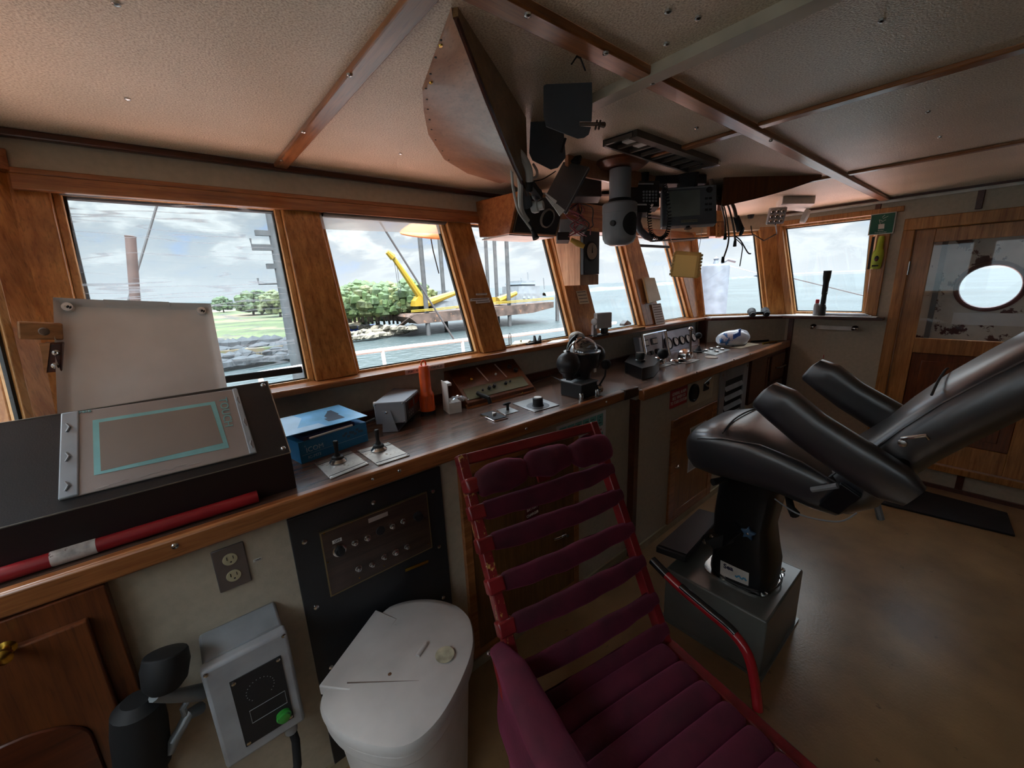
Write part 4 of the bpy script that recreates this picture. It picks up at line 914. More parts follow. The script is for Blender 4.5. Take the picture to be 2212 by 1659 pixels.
# blue carton
M_blue = mat('cyan_blue_card', '1f74a6', .45, var=.06, vscale=5); M_bluel = mat('light_blue_print', '6fb0dc', .4, var=.12, vscale=9); M_navy = mat('navy_card', '1c1c44', .5)
ic = thing('blue_carton', 'opened blue cardboard box with a photo-printed lid resting askew, beside the touch screen box', 'box', (.42, 1.72, C1))
b0, b1 = P1(652, 1003), P1(796, 952); ez = V((0, 0, 1)); ef = (b1 - b0).normalized(); eb = V((-ef.y, ef.x, 0)); wI = (b1 - b0).length; hI = .082; dI = .17
MB().prism([b0, b1, b1 + eb * dI, b0 + eb * dI], ez * hI).build('carton', M_blue, ic, bevel=.001)
MB().prism([b0 + ez*hI + ef*.02, b1 + ez*hI - ef*.05, b1 + ez*hI - ef*.05 + eb*.1, b0 + ez*hI + ef*.02 + eb*.1], ez * .014).build('inner_flap', M_navy, ic)
MB().prism([b0 + ez*(hI+.002) + ef*.04 - eb*.006, b1 + ez*(hI+.002) - ef*.06 - eb*.006, b1 + ez*(hI+.002) - ef*.06 + eb*.05, b0 + ez*(hI+.002) + ef*.04 + eb*.05], ez * .007).build('white_insert', M_white, ic, bevel=.002)
l0 = [b0 + ez*(hI+.028) - ef*.045 + eb*.02, b1 + ez*(hI+.022) + ef*.01 + eb*.0, b1 + ez*(hI+.05) - ef*.02 + eb*.17, b0 + ez*(hI+.05) - ef*.035 + eb*.19]
ldd = MB().prism(l0, ez * .0025).build('lid', M_bluel, ic)
def lI(u, v, h=.003): return lerp(lerp(l0[0], l0[1], u), lerp(l0[3], l0[2], u), v) + ez * h
ph = MB()
for u, v, w, d in ((.62, .45, .16, .5), (.70, .62, .10, .3), (.58, .3, .12, .18)): ph.prism([lI(u, v-d/2), lI(u+w, v-d/2), lI(u+w, v+d/2), lI(u, v+d/2)], ez * .0006)
ph.build('printed_radio', mat('dark_print', '2a3a4c', .5), ldd)
MB().prism([lI(0, 0), lI(.5, 0), lI(.35, 1), lI(0, 1)], ez * .0004).build('pale_print', mat('pale_blue_print', 'a8c8e2', .45), ldd)
text('ICOM', .026, b0 + ef*.055 + ez*.045 - eb*.0006, ef, ez, mat('pale_ink', 'b9cfdd', .5), ic)
MB().tube([b0 + ef*.021 + ez*.062 - eb*.001 + (ef*math.cos(a) + ez*math.sin(a))*.0025 for a in [k*PI/4 for k in range(8)]], .0006, 5, closed=True).build('logo_ring', MATS['pale_ink'], ic)
text('IC-M73', .016, b0 + ef*.05 + ez*.016 - eb*.0006, ef, ez, MATS['pale_ink'], ic)
MB().prism([b0 + ef*.005 + ez*.03 - eb*.0004, b1 - ef*.005 + ez*.03 - eb*.0004, b1 - ef*.005 + ez*.031 - eb*.0004, b0 + ef*.005 + ez*.031 - eb*.0004], -eb * .0003).build('line_print', MATS['pale_ink'], ic)
pm = MB()
for k in range(9): pm.box(b0 + ef*(.17 + .012*k*.8) + ez*(.055 + .008*math.sin(k*2.3)) - eb*.0004, (.012, .0006, .01), (ef, eb, ez))
pm.build('printed_gear', mat('slate_print', '3c5c74', .5), ic)
# joystick panels
M_plate = mat('scratched_alloy_plate', '9a948c', .4, .55, var=.12, vscale=20, spots=(18, .60, '6a5a48'))
M_plate2 = mat('bright_alloy_plate', 'a9a9a6', .3, .85, var=.08, vscale=14)
def jplate(name, lab, pts, jp, top, group=None):
    r = thing(name, lab, 'joystick', (sum((V(p) for p in pts), V((0,0,0))) / 4), group)
    MB().prism(pts, (0, 0, .004)).build('base_plate', M_plate, r, bevel=.001)
    for t in (pts): 
        cc_ = sum((V(p) for p in pts), V((0,0,0))) / 4; screw(r, V(t) + (cc_ - V(t)) * .1 + V((0, 0, .004)), (0, 0, 1), .004)
    a, b, c, d = [V(p) for p in pts]
    for t in (.12, .82): MB().bar(lerp(a, d, t) + (b-a)*.02 + V((0,0,.0045)), lerp(b, c, t) - (b-a)*.02 + V((0,0,.0045)), .003, .001).build('engraved_line', M_blackm, r)
    MB().lathe([(.030, 0), (.030, .004), (.024, .010), (.022, .014), (.016, .016)], jp + V((0, 0, .004)), (0, 0, 1), 24).build('collar', M_steel, r)
    MB().lathe([(.022, 0), (.019, .008), (.012, .012), (.008, .022), (.006, .024)], jp + V((0, 0, .018)), (0, 0, 1), 20).build('boot', M_rubber, r)
    MB().tube([jp + V((0, 0, .03)), lerp(jp, top, .6) + V((0, 0, .01)), top - V((0, 0, .004)), top], [.006, .0075, .009, .007], 10).build('stick', M_rubber, r)
    return r
jp = P1(731, 1000); jplate('joystick_panel', 'metal plate with black joystick standing in front of the blue carton', [P1(714, 1037), P1(797, 1003), P1(757, 975), P1(679, 1002)], jp, pY(724, 952, jp.y))
jp = P1(819, 974); jplate('joystick_panel', 'metal plate with black joystick in front of the grey readout box', [P1(817, 1007), P1(885, 985), P1(839, 957), P1(772, 975)], jp, pY(813, 928, jp.y))
# grey readout box on yoke bracket
rb = thing('readout_box', 'grey metal box with dark display on a yoke bracket, left of the orange pump', 'instrument', (.74, 1.72, C1))
g0 = P1(829, 947); gR = P1(851, 946)
M_gbx = mat('grey_blue_enamel', '9097a0', .38, var=.03)
ZT_ = C1 + .132
TA, TB, TC, TD = [pz(x, y, ZT_) for x, y in ((806, 871), (873, 867), (904, 841), (850, 838))]
HB = .098
MB().prism([TA, TB, TC, TD], (0, 0, -HB)).build('case', M_gbx, rb, bevel=.004)
fx_ = (TC - TB).normalized(); fo_ = V((fx_.y, -fx_.x, 0)); lf_x = (TB - TA).normalized(); lo_ = V((lf_x.y, -lf_x.x, 0))
def DF(u, v, h=0): return lerp(TB, TC, u) - V((0, 0, HB * (1 - v))) + fo_ * h
dsp = MB().prism([DF(.06, .06), DF(.94, .06), DF(.94, .94), DF(.06, .94)], fo_ * .003).build('display_face', M_black, rb)
for u0, u1, v0, v1 in ((.14, .5, .5, .85), (.58, .9, .5, .85)): MB().prism([DF(u0, v0, .003), DF(u1, v0, .003), DF(u1, v1, .003), DF(u0, v1, .003)], fo_ * .001).build('dark_window', mat('dark_red_window', '2c1416', .15), dsp)
for k in range(6): MB().lathe([(.004, 0), (0, .002)], DF(.2 + .12 * (k % 3), .36 - .16 * (k // 3), .003), fo_, 8).build('push_button', M_gm, dsp)
def LF(u, v, h=0): return lerp(TA, TB, u) - V((0, 0, HB * (1 - v))) + lo_ * h
yb0 = LF(.28, .66, .010); yb1 = LF(.54, .66, .010)
MB().prism([yb0, yb1, V((LF(.72, 0).x, LF(.72, 0).y, C1 + .002)) + lo_*.010, V((LF(.22, 0).x, LF(.22, 0).y, C1 + .002)) + lo_*.010], lo_ * .004).build('yoke_arm', M_gbx, rb)
bw = TD - TA; bw.z = 0
MB().prism([V((LF(.28, 0).x, LF(.28, 0).y, C1)) + lo_*.006, V((LF(.72, 0).x, LF(.72, 0).y, C1)) + lo_*.006, V((LF(.72, 0).x, LF(.72, 0).y, C1)) + bw, V((LF(.28, 0).x, LF(.28, 0).y, C1)) + bw], (0, 0, .003)).build('yoke_base', M_gbx, rb)
MB().prism([yb0 + bw, yb1 + bw, V((LF(.72, 0).x, LF(.72, 0).y, C1 + .002)) + bw, V((LF(.28, 0).x, LF(.28, 0).y, C1 + .002)) + bw], -lo_ * .003).build('yoke_arm', M_gbx, rb)
screw(rb, LF(.41, .58, .014), lo_, .006)
for u, v in ((.06, .92), (.94, .92), (.94, .08)): screw(rb, LF(u, v, .001), lo_, .003)
MB().lathe([(.012, 0), (.012, .02), (.005, .02)], TA + (TD - TA) * .2 - V((0, 0, .02)), -lf_x, 12).build('rear_fuse_cap', M_white, rb)
MB().tube(catmull([TA - V((0, 0, .07)), TA - lf_x * .05 - V((0, 0, .09)), TA - lf_x * .10 + bw * .3 - V((0, 0, .122)), TA - lf_x * .14 + bw * .6 - V((0, 0, .122))], 5), .006, 8).build('cable', M_dark, rb)
# orange pump
pb_ = P1(925, 894); M_or = mat('orange_plastic', 'e25c22', .4, var=.08, vscale=14)
pu = thing('bilge_pump', 'orange submersible pump with top loop handle and black base', 'pump', pb_)
HP = pY(917, 776, pb_.y).z - C1
MB().lathe([(.036, 0), (.038, .008), (.037, .02), (.034, .022)], pb_, (0, 0, 1), 24).build('base', M_blackm, pu)
ly = [(.036, .02), (.038, .035), (.036, .05), (.033, .055), (.034, .09), (.036, .10), (.033, .108), (.030, .112), (.027, .122), (.026, HP - .040), (.022, HP - .03), (.012, HP - .028), (0, HP - .028)]
MB().lathe(ly, pb_, (0, 0, 1), 28).build('body', M_or, pu)
for k in range(6): a = k * PI / 3; MB().tube([pb_ + V((math.cos(a)*.037, math.sin(a)*.037, .035)), pb_ + V((math.cos(a)*.036, math.sin(a)*.036, .098))], .004, 6).build('rib', M_or, pu)
MB().tube([pb_ + V((math.cos(a)*.012, 0, HP - .022 + math.sin(a)*.018)) for a in [k*2*PI/14 for k in range(14)]], .004, 8, closed=True).build('lift_loop', M_or, pu)
lb2 = thing('edge_label', 'pinkish label strip reading shackles on the sill edge behind the orange pump', 'label', FW(1.0, 1.12))
c0, c1_ = pY(876, 808, 1.797), pY(960, 795, 1.797); M_pl = mat('pink_paper_label', 'c7a79c', .6)
for a, b, s in ((c0, lerp(c0, c1_, .45), 'PORT AND'), (lerp(c0, c1_, .58), c1_, 'SHACKLES')):
    m_ = (a + b) / 2; st = MB().bar(V((a.x, 1.797, 1.130)), V((b.x, 1.797, 1.130)), .001, .02, (0, 1, 0)); st = MB().b2((a.x, 1.796, 1.120), (b.x, 1.799, 1.142)).build('strip', M_pl, lb2); text(s, .016, V((m_.x, 1.7952, 1.131)), (1, 0, 0), (0, 0, 1), M_blackm, st, squeeze=.9)
# opened small white carton with plastic bag
wc = thing('small_carton', 'small white carton open at the side with clear plastic bag, right of the orange pump', 'box', P1(985, 893))
q0 = P1(972, 895); q1 = P1(998, 890); e = (q1 - q0).normalized(); eb2 = V((-e.y, e.x, 0)); w = (q1-q0).length
zc = pY(970, 828, q0.y).z - C1
MB().prism([q0, q1, q1 + eb2*.09, q0 + eb2*.09], (0, 0, .055)).build('carton', M_white, wc, bevel=.001)
MB().prism([q0 - e*.002, q0 - e*.002 + eb2*.09, q0 - e*.002 + eb2*.09 + ez*zc, q0 - e*.002 + ez*zc], e * .003).build('raised_flap', M_white, wc)
MB().prism([q0 + ez*(zc-.012), q0 + e*.02 + ez*(zc-.012), q0 + e*.02 + ez*zc, q0 + ez*zc], eb2 * .06).build('flap_fold', M_white, wc)
bag = MB().grid(lambda u, v: q0 + e*(.005 + u*.10) + eb2*(v*.07 - .01) + ez*(.058 + .02*math.sin(PI*u)*math.sin(PI*v) + .012*noise.noise(V((u*6, v*6, 1)))), 14, 10)
bag.build('plastic_bag', glass_mat('clear_plastic', tint=(.85, .86, .88), gloss=.22, haze=.25), wc, ang=20)
# sloped wooden panel box
sl = thing('sloped_panel_box', 'wooden sloped console box with switches and knobs between white carton and compass', 'control box', (1.30, 1.77, C1))
f0, f1 = V((1.06, 1.655, C1)), V((1.52, 1.655, C1)); k0, k1_ = V((1.06, 1.655, C1 + .028)), V((1.52, 1.655, C1 + .028)); h0_, h1_ = V((1.08, 1.855, C1 + .165)), V((1.52, 1.855, C1 + .165))
MB().prism([f0, k0, h0_, V((1.06, 1.872, C1 + .165)), V((1.06, 1.872, C1))], (.46, 0, 0)).build('case', M_wooddz, sl, bevel=.003)
dn = (h0_ - k0).normalized(); sn2 = V((0, -dn.z, dn.y)); LL = (h0_ - k0).length
def SP(u, v, h=0): return V((lerp(1.06, 1.52, u), k0.y, k0.z)) + dn * (v * LL) + sn2 * h
MB().prism([SP(.04, .08), SP(.93, .08), SP(.93, .40), SP(.04, .40)], sn2 * .003).build('olive_plate', mat('olive_drab_plate', '6a6a4e', .5), sl)
bs = MB().prism([SP(-.02, 0, -.01), SP(1.02, 0, -.01), SP(1.02, .02, -.01), SP(-.02, .02, -.01)], V((0, -.012, -.02))).build('front_lip', wood('orange_brown_wood', '7a4420', 'a5653a', axis='x'), sl, bevel=.003)
for u, v, r, h in ((.36, .24, .009, .02), (.44, .26, .009, .02), (.62, .27, .008, .014), (.70, .30, .005, .01), (.27, .24, .006, .01)): MB().lathe([(r, 0), (r*.9, h), (0, h)], SP(u, v, .003), sn2, 14).build('knob', M_blackm, sl)
for u, v in ((.84, .75), (.90, .62)): MB().lathe([(.014, 0), (.014, .012), (.011, .014), (.010, .010), (0, .010)], SP(u, v, 0), sn2, 18).build('gauge', M_blackm, sl)
MB().lathe([(.007, 0), (.006, .008), (0, .01)], SP(.58, .62, 0), sn2, 12).build('white_button', M_white, sl)
MB().lathe([(.010, 0), (.008, .006), (0, .007)], SP(.22, .62, 0), sn2, 12).build('indicator', M_brass, sl)
for u in (.42, .70): MB().bar(SP(u, .46, .004), SP(u - .04, .93, .004), .006, .004, sn2).build('pale_rod', mat('pinkish_white_strip', 'b5a6a0', .5), sl)
for u in (.30, .78): MB().lathe([(.006, 0), (.004, .002), (0, .001)], V((lerp(1.06, 1.52, u), f0.y - .012, C1 + .013)), (0, -1, 0), 10).build('screw_cup', M_brass, sl)
MB().tube([SP(.18, .2, .006), SP(.20, .1, .012), V((1.17, 1.625, C1 + .04)), V((1.175, 1.62, C1 + .012))], .011, 10).build('hanging_mic', M_rubber, sl)
# small square switch plate, T knob, dial plate
s1 = thing('switch_plate', 'small square black and chrome switch plate lying on the console beside the T-shaped knob', 'switch', P1(1066, 898))
qq = [P1(1035, 897), P1(1068, 912), P1(1098, 904), P1(1064, 889)]
MB().prism(qq, (0, 0, .006)).build('frame', M_chrome, s1, bevel=.002)
ccx = sum(qq, V((0,0,0)))/4; MB().prism([lerp(ccx, p, .86) + V((0,0,.006)) for p in qq], (0, 0, .002)).build('plate', M_blackm, s1)
MB().tube([ccx + V((-.03, 0, .008)), ccx + V((-.06, .02, .016))], .002, 6).build('pen_lever', M_brass, s1); MB().prism([ccx + V((-.012, -.012, .008)), ccx + V((.014, -.006, .008)), ccx + V((.004, .014, .008))], (0, 0, .012)).build('pointer', M_white, s1)
s2 = thing('t_knob', 'black T-shaped pull knob on a small steel plate beside the square switch', 'knob', P1(1096, 888))
qq = [P1(1073, 886), P1(1092, 897), P1(1121, 889), P1(1100, 880)]; MB().prism(qq, (0, 0, .003)).build('base_plate', M_plate2, s2, bevel=.001)
jp = P1(1097, 887); tp = pY(1095, 872, jp.y); 
MB().lathe([(.008, 0), (.007, .02), (.009, tp.z - jp.z - .004), (0, tp.z - jp.z)], jp, (0, 0, 1), 14).build('stem', M_rubber, s2)
MB().ball(tp, .026, 16, (1, .42, .28)).build('grip', M_rubber, s2)
s3 = thing('dial_plate', 'square alloy plate with large black rotary knob and printed dial, left of the compass', 'dial', P1(1157, 873))
qq = [P1(1107, 873), P1(1155, 891), P1(1208, 876), P1(1160, 858)]; MB().prism(qq, (0, 0, .004)).build('base_plate', M_plate2, s3, bevel=.001)
ccx = P1(1162, 876, .004); MB().lathe([(.058, 0), (.057, .0012), (0, .0012)], ccx, (0, 0, 1), 32).build('dial_ring', mat('dark_dial_print', '4c4f52', .4), s3)
MB().lathe([(.03, .001), (.03, .004), (.026, .005), (.026, .04), (.022, .043), (.0, .043)], ccx, (0, 0, 1), 28).build('knob', M_blackm, s3)
MB().lathe([(.02, .042), (.02, .045), (0, .045)], ccx, (0, 0, 1), 20).build('knob_cap', M_white, s3)
for p in qq: screw(s3, lerp(ccx, p, .88), (0, 0, 1), .004)

# magnetic compass with balls
cp = thing('magnetic_compass', 'black ship compass with glass dome, two round iron balls and cast base on the console', 'compass', P1(1250, 845))
cb = P1(1250, 853); cbx = cb
bq = [P1(1206, 852), P1(1262, 868), P1(1290, 850), P1(1236, 838)]
MB().box(cb + V((.0, .0, .04)), (.13, .15, .08)).build('base_box', M_black, cp, bevel=.006)
for sx in (-1, 1): MB().lathe([(.012, 0), (.012, .03), (.009, .034), (0, .036)], cb + V((sx * .062, -.07, .0)), (0, 0, 1), 12).build('corner_foot', M_steel, cp)
MB().b2(cb + V((-.07, -.082, .078)), cb + V((.07, .08, .086))).build('top_flange', M_gm, cp, bevel=.003)
zt = cb + V((.04, .01, .088))
MB().lathe([(.045, 0), (.05, .03), (.085, .07), (.09, .11), (.092, .135), (.10, .139), (.10, .145), (.088, .147)], zt, (0, 0, 1), 32).build('bowl', M_black, cp, bevel=.001)
MB().lathe([(.08, 0), (.06, .004), (0, .006)], zt + V((0, 0, .148)), (0, 0, 1), 32).build('card', mat('dark_compass_card', '2a2d30', .3), cp)
dome = MB().lathe([(.085, 0), (.083, .02), (.074, .042), (.058, .06), (.035, .073), (.012, .079), (0, .08)], zt + V((0, 0, .147)), (0, 0, 1), 32).build('dome', glass_mat('dome_glass', tint=(.45, .47, .5), gloss=.3), cp)
MB().lathe([(.10, 0), (.10, .008), (.086, .01), (.086, 0)], zt + V((0, 0, .142)), (0, 0, 1), 32).build('rim_ring', M_steel, cp)
MB().grid(lambda u, v: zt + V((0, 0, .147)) + (lambda a, e: V((-.89*math.cos(e)*math.cos(a), .89*math.cos(e)*math.sin(a), math.sin(e))) * .096)((u-.5)*1.5 + 1.2, v*1.1), 14, 8, (0, 0, .003)).build('sun_hood', M_black, cp)
bd_ = V((.97, .2, 0)).normalized()
for s in (-1, 1):
    c = zt + bd_ * s * .145 + V((0, 0, .105)); bl = MB().ball(c, .062, 22).build('iron_ball', M_black, cp)
    MB().lathe([(.010, .058), (.010, .068), (0, .07)], c, (0, 0, 1), 10).build('ball_cap', M_black, cp)
    MB().lathe([(.03, -.075), (.032, -.06), (.05, -.04)], c, (0, 0, 1), 16).build('ball_stem', M_black, cp)
    MB().bar(c - V((0, 0, .08)), zt + V((0, 0, .03)), .03, .02).build('ball_arm', M_black, cp)
MB().box(zt + V((-.004, -.093, .055)), (.018, .003, .02)).build('badge', M_white, cp)
lv0 = cb + V((.075, -.07, .035)); MB().tube([lv0, lv0 + V((.05, -.01, .06)), lv0 + V((.055, -.01, .095))], .005, 8).ball(lv0 + V((.058, -.01, .125)), .028, 16).build('ball_lever', M_rubber, cp)
MB().lathe([(.028, 0), (.028, .01), (.018, .02), (.022, .03), (0, .034)], lv0 + V((-.012, 0, -.005)), (1, -.3, .1), 20).build('chrome_bezel', M_chrome, cp)
MB().tube([zt + V((-.12, .05, .0)), P1(1190, 812, .02), P1(1165, 822, .004), P1(1150, 828, .004)], .003, 6).build('cable', M_dark, cp)

# hexagonal black box with knob
hx = thing('lever_pedestal', 'black chipped metal pedestal with round knob at the joint of the two consoles', 'control lever', P2(1385, 812))
hq = [P2(1350, 806), P2(1386, 822), P2(1412, 815), P2(1424, 800), P2(1392, 788), P2(1362, 790)]
M_chip = mat('chipped_black_enamel', '141416', .3, spots=(45, .68, '8d8d8a'))
hh = pY(1352, 782, hq[0].y).z - C2
MB().prism(hq, (0, 0, hh)).build('housing', M_chip, hx, bevel=.004)
MB().prism([lerp(sum(hq, V((0,0,0)))/6, p, 1.04) + V((0,0,hh)) for p in hq], (0, 0, .004)).build('top_plate', M_chip, hx)
kc = sum(hq, V((0,0,0)))/6 + V((-.03, 0, hh + .004)); MB().lathe([(.034, 0), (.034, .008), (.024, .012), (.028, .02), (.032, .045), (.028, .058), (0, .06)], kc, (0, 0, 1), 20).build('knob', mat('worn_dark_knob', '3c3d3a', .35), hx)
# chrome control heads
def chrome_head(name, lab, c, ang, L, top, s=1.0, ballr=.02, ballm=None):
    r = thing(name, lab, 'control lever', c)
    MB().box(c + V((0, 0, .003)), (.15*s, .11*s, .006)).build('base_plate', M_plate2, r, bevel=.002)
    pts = [(-.045*s, 0), (-.045*s, .035*s), (-.03*s, .06*s), (.01*s, .068*s), (.035*s, .055*s), (.045*s, .02*s), (.045*s, 0)]
    MB().prism([c + V((x, -.028*s, z + .006)) for x, z in pts], (0, .056*s, 0)).build('housing', M_chrome, r, bevel=.008, seg=3)
    h = c + V((-.01*s, -.034*s, .045*s)); MB().tube([h, lerp(h, top, .35) + V((0, 0, -.008)), lerp(h, top, .7), top], [.009, .008, .009, .011], 10).build('lever_arm', M_chrome, r)
    MB().lathe([(.02*s, 0), (.02*s, .01), (.012*s, .012)], h, (0, -1, 0), 14).build('hub', M_chrome, r)
    MB().ball(top, ballr, 16).build('knob', ballm or M_rubber, r); return r
c = P2(1424, 790); t = pY(1432, 764, c.y - .08); chrome_head('throttle_head', 'chrome control head with a big black ball lever right of the black pedestal', c, 0, 0, t, 1.0, .038)
c = P2(1480, 780); t = pY(1492, 711, c.y - .03); chrome_head('throttle_head', 'tall chrome lever angled up over its rounded chrome head in front of the gauges', c, 0, 0, t, 1.25, .018, M_chrome)
c = P2(1456, 784); r = thing('rotary_control', 'low round chrome control between the two chrome lever heads', 'control', c)
MB().box(c + V((0, 0, .003)), (.13, .09, .006)).build('base_plate', M_plate2, r); MB().lathe([(.035, .006), (.035, .02), (.025, .03), (0, .032)], c, (0, 0, 1), 20).build('knob', M_chrome, r)
# instrument panels against the wall
nI = V((0, -1, .45)).normalized()
def instrument(pts, y, tilt=.42): return [pl(px_, py_, (0, 1, -tilt), y - tilt * C2) for px_, py_ in pts]
ip = thing('instrument_case', 'white-faced instrument with chrome bar handle over it, left of the gauge row', 'instrument', P2(1405, 768))
q = instrument([(1388, 772), (1432, 768), (1430, 719), (1379, 730)], 1.72)
q[0].z = C2; q[1].z = C2
MB().prism(q, (0, .05, 0)).build('case', mat('pale_grey_face', 'a9aab2', .4), ip, bevel=.003)
fu, fv = (q[1] - q[0]), (q[3] - q[0]); fn = fu.cross(fv).normalized(); fn = fn if fn.y < 0 else -fn
def IP(u, v, h=0): return q[0] + fu * u + fv * v + fn * h
for u0, u1, v0, v1 in ((.12, .42, .58, .86), (.55, .85, .60, .88)):
    m_ = MB().prism([IP(u0, v0), IP(u1, v0), IP(u1, v1), IP(u0, v1)], fn * .004).build('meter', M_blackm, ip)
    MB().prism([IP(u0+.07, v0+.04), IP(u1-.02, v0+.04), IP(u1-.02, v1-.04), IP(u0+.07, v1-.04)], fn * .006).build('meter_face', M_white, m_)
for u, v, r_ in ((.25, .22, .022), (.42, .26, .018), (.72, .28, .022)): MB().lathe([(r_, 0), (r_*.9, .025), (0, .026)], IP(u, v), fn, 16).build('knob', M_blackm, ip)
MB().tube([IP(-.06, -.05, .05), IP(-.06, 1.06, .05), IP(1.06, 1.06, .05), IP(1.06, -.02, .05)], .012, 10).build('bar_handle', M_chrome, ip)
gp = thing('gauge_panel', 'brushed alloy panel with a row of five round gauges behind the chrome levers', 'gauge panel', P2(1470, 762))
q = instrument([(1437, 768), (1509, 752), (1499, 703), (1430, 718)], 1.80, .35); q[0].z = C2; q[1].z = C2
MB().prism(q, (0, .03, 0)).build('panel', mat('brushed_alloy_violet', 'a5a0a8', .4, .5), gp, bevel=.002)
fu, fv = (q[1] - q[0]), (q[3] - q[0]); fn = fu.cross(fv).normalized(); fn = fn if fn.y < 0 else -fn
for k, (x, y, rr) in enumerate(((1443, 742, 1.35), (1459, 738, 1), (1472, 735, 1), (1485, 732, 1), (1497, 729, 1))):
    c = pl(x, y, fn, fn.dot(q[0])); r_ = .042 * rr
    g = MB().lathe([(r_, 0), (r_, .012), (r_*.85, .014), (r_*.8, .008), (0, .008)], c, fn, 24).build('gauge', M_black, gp)
    MB().lathe([(r_*.78, .0085), (0, .009)], c, fn, 20).build('gauge_face', M_white, g)
    MB().tube([c + fn*.011, c + fn*.011 + fv.normalized()*r_*.6 + fu.normalized()*r_*.2*(k-2)], .0015, 5).build('needle', M_blackm, g)
# ball joystick
jb = P2(1509, 761); js = thing('ball_joystick', 'thin chrome joystick with black ball knob and rubber boot right of the gauges', 'joystick', jb)
tp = pY(1509, 725, jb.y); MB().lathe([(.045, 0), (.04, .012), (.03, .015), (.022, .03), (.010, .045), (.007, .06)], jb, (0, 0, 1), 20).build('boot', M_rubber, js)
MB().tube([jb + V((0, 0, .05)), tp], .006, 8).build('stem', M_chrome, js); MB().ball(tp, .027, 16).build('knob', M_rubber, js)
# round coaster, push-button plates
c = P2(1537, 772); o = MB().lathe([(.045, 0), (.047, .004), (.04, .006), (0, .004)], c, (0, 0, 1), 28).build('cover_disc', mat('tan_disc', 'a08c78', .5)); tag(o, 'flat tan round cover disc on the right console top', 'disc')
M_redb = mat('red_button', '8e2a2a', .4)
b1_ = thing('button_plate', 'small steel button plate in the middle of the right console, behind the tan disc', 'switch plate', P2(1545, 757))
qq = [P2(1512, 762), P2(1545, 768), P2(1578, 756), P2(1546, 750)]; MB().prism(qq, (0, 0, .004)).build('plate', M_plate2, b1_)
for x, y in ((1524, 758), (1536, 755), (1548, 760), (1560, 756), (1550, 752)): MB().lathe([(.018, 0), (.018, .012), (.012, .016), (0, .016)], P2(x, y, .004), (0, 0, 1), 14).build('button', M_steel, b1_)
b2_ = thing('button_plate', 'pale button plate with red push buttons near the right end of the console', 'switch plate', P2(1590, 747))
qq = [P2(1548, 748), P2(1600, 753), P2(1640, 744), P2(1590, 738)]; MB().prism(qq, (0, 0, .004)).build('plate', MATS['cream_plate'], b2_)
for i_, (x, y) in enumerate(((1557, 747), (1566, 744), (1582, 748), (1590, 746), (1588, 742), (1602, 745), (1575, 742))): MB().lathe([(.017, 0), (.017, .012), (.012, .016), (0, .016)], P2(x, y, .004), (0, 0, 1), 14).build('button', M_redb if i_ % 2 else M_blackm, b2_)
# paper towel pack
pt_c = P2(1583, 733); tw = thing('paper_towel_pack', 'plastic-wrapped white and blue paper towel pack on the far right of the console', 'paper towels', pt_c)
M_wrap = mat('white_blue_wrap', 'cfd6df', .25, coat=.4, spots=(7, .55, '3f78b8'))
a, b = P2(1552, 734, .07), P2(1612, 728, .07); a.y -= .0; dirw = (b - a).normalized()
rings = []
for k in range(13):
    t = k / 12; c = lerp(a, b, t); r_ = .075 * (1 - .5 * abs(2*t-1)**4) * (1 + .25 * (t - .5)); X_, Y_, _ = frame(dirw)
    rings.append([c + (X_ * math.cos(w_) + Y_ * math.sin(w_)) * r_ * (1 + .12 * noise.noise(V((t*8, w_*1.5, 3)))) for w_ in [q_*2*PI/16 for q_ in range(16)]])
MB().loft(rings).build('pack', M_wrap, tw)
text('moll', .08, pY(1592, 722, lerp(a, b, .65).y - .085), (1, 0, .12), (0, 0, 1), mat('blue_print', '1f4f9a', .4), tw, bold=.002, depth=.004)
for k, (x, y, x2, y2, m_, nm, lab, cat_) in enumerate(((1622, 738, 1660, 735, M_blackm, 'black_comb', 'black strip lying at the right end of the console', 'strip'), (1648, 742, 1678, 737, M_brass, 'pencil', 'short pale wooden pencil at the right end of the console', 'pencil'))):
    o = MB().tube([P2(x, y, .008), P2(x2, y2, .008)], .007, 8).build(nm, m_); tag(o, lab, cat_)
# ------------------------------------------------------------------ THINGS ON THE SILLS
ZS = 1.145
def PS(x, y, h=0): return pz(x, y, ZS + h)
hk = thing('wire_hook', 'bent grey wire hook standing on the sill at the left of the third window', 'hook', PS(1098, 752)); c = PS(1100, 748)
MB().tube([c, c + V((0, 0, .07)), c + V((.008, 0, .082)), c + V((.016, 0, .07)), c + V((.016, 0, 0))], .003, 6).build('wire', M_gm, hk)
sb = thing('switch_box', 'flat cream switch box with a small knob on the sill under the third window', 'switch', PS(1122, 748))
q = [PS(1103, 750), PS(1140, 745), PS(1146, 738), PS(1112, 741)]; MB().prism(q, (0, 0, .014)).build('box', MATS['cream_plate'], sb, bevel=.002); MB().lathe([(.005, 0), (.006, .014), (0, .016)], sum(q, V((0,0,0)))/4 + V((0,0,.014)), (0,0,1), 10).build('knob', MATS['cream_plate'], sb)
us = thing('handset_cradle', 'small black U-shaped cradle with plug on the sill under the third window', 'cradle', PS(1163, 742)); c = PS(1163, 742)
MB().prism([c + V((-.03, 0, 0)), c + V((.03, 0, 0)), c + V((.026, 0, .05)), c + V((.012, 0, .018)), c + V((-.012, 0, .018)), c + V((-.024, 0, .055))], (0, .02, 0)).build('cradle', M_rubber, us, bevel=.002)
MB().tube([c + V((-.07, .01, .006)), c + V((-.03, .01, .006))], .007, 8).tube([c + V((-.10, .015, .006)), c + V((-.07, .01, .006))], .004, 8).build('plug', M_dark, us)
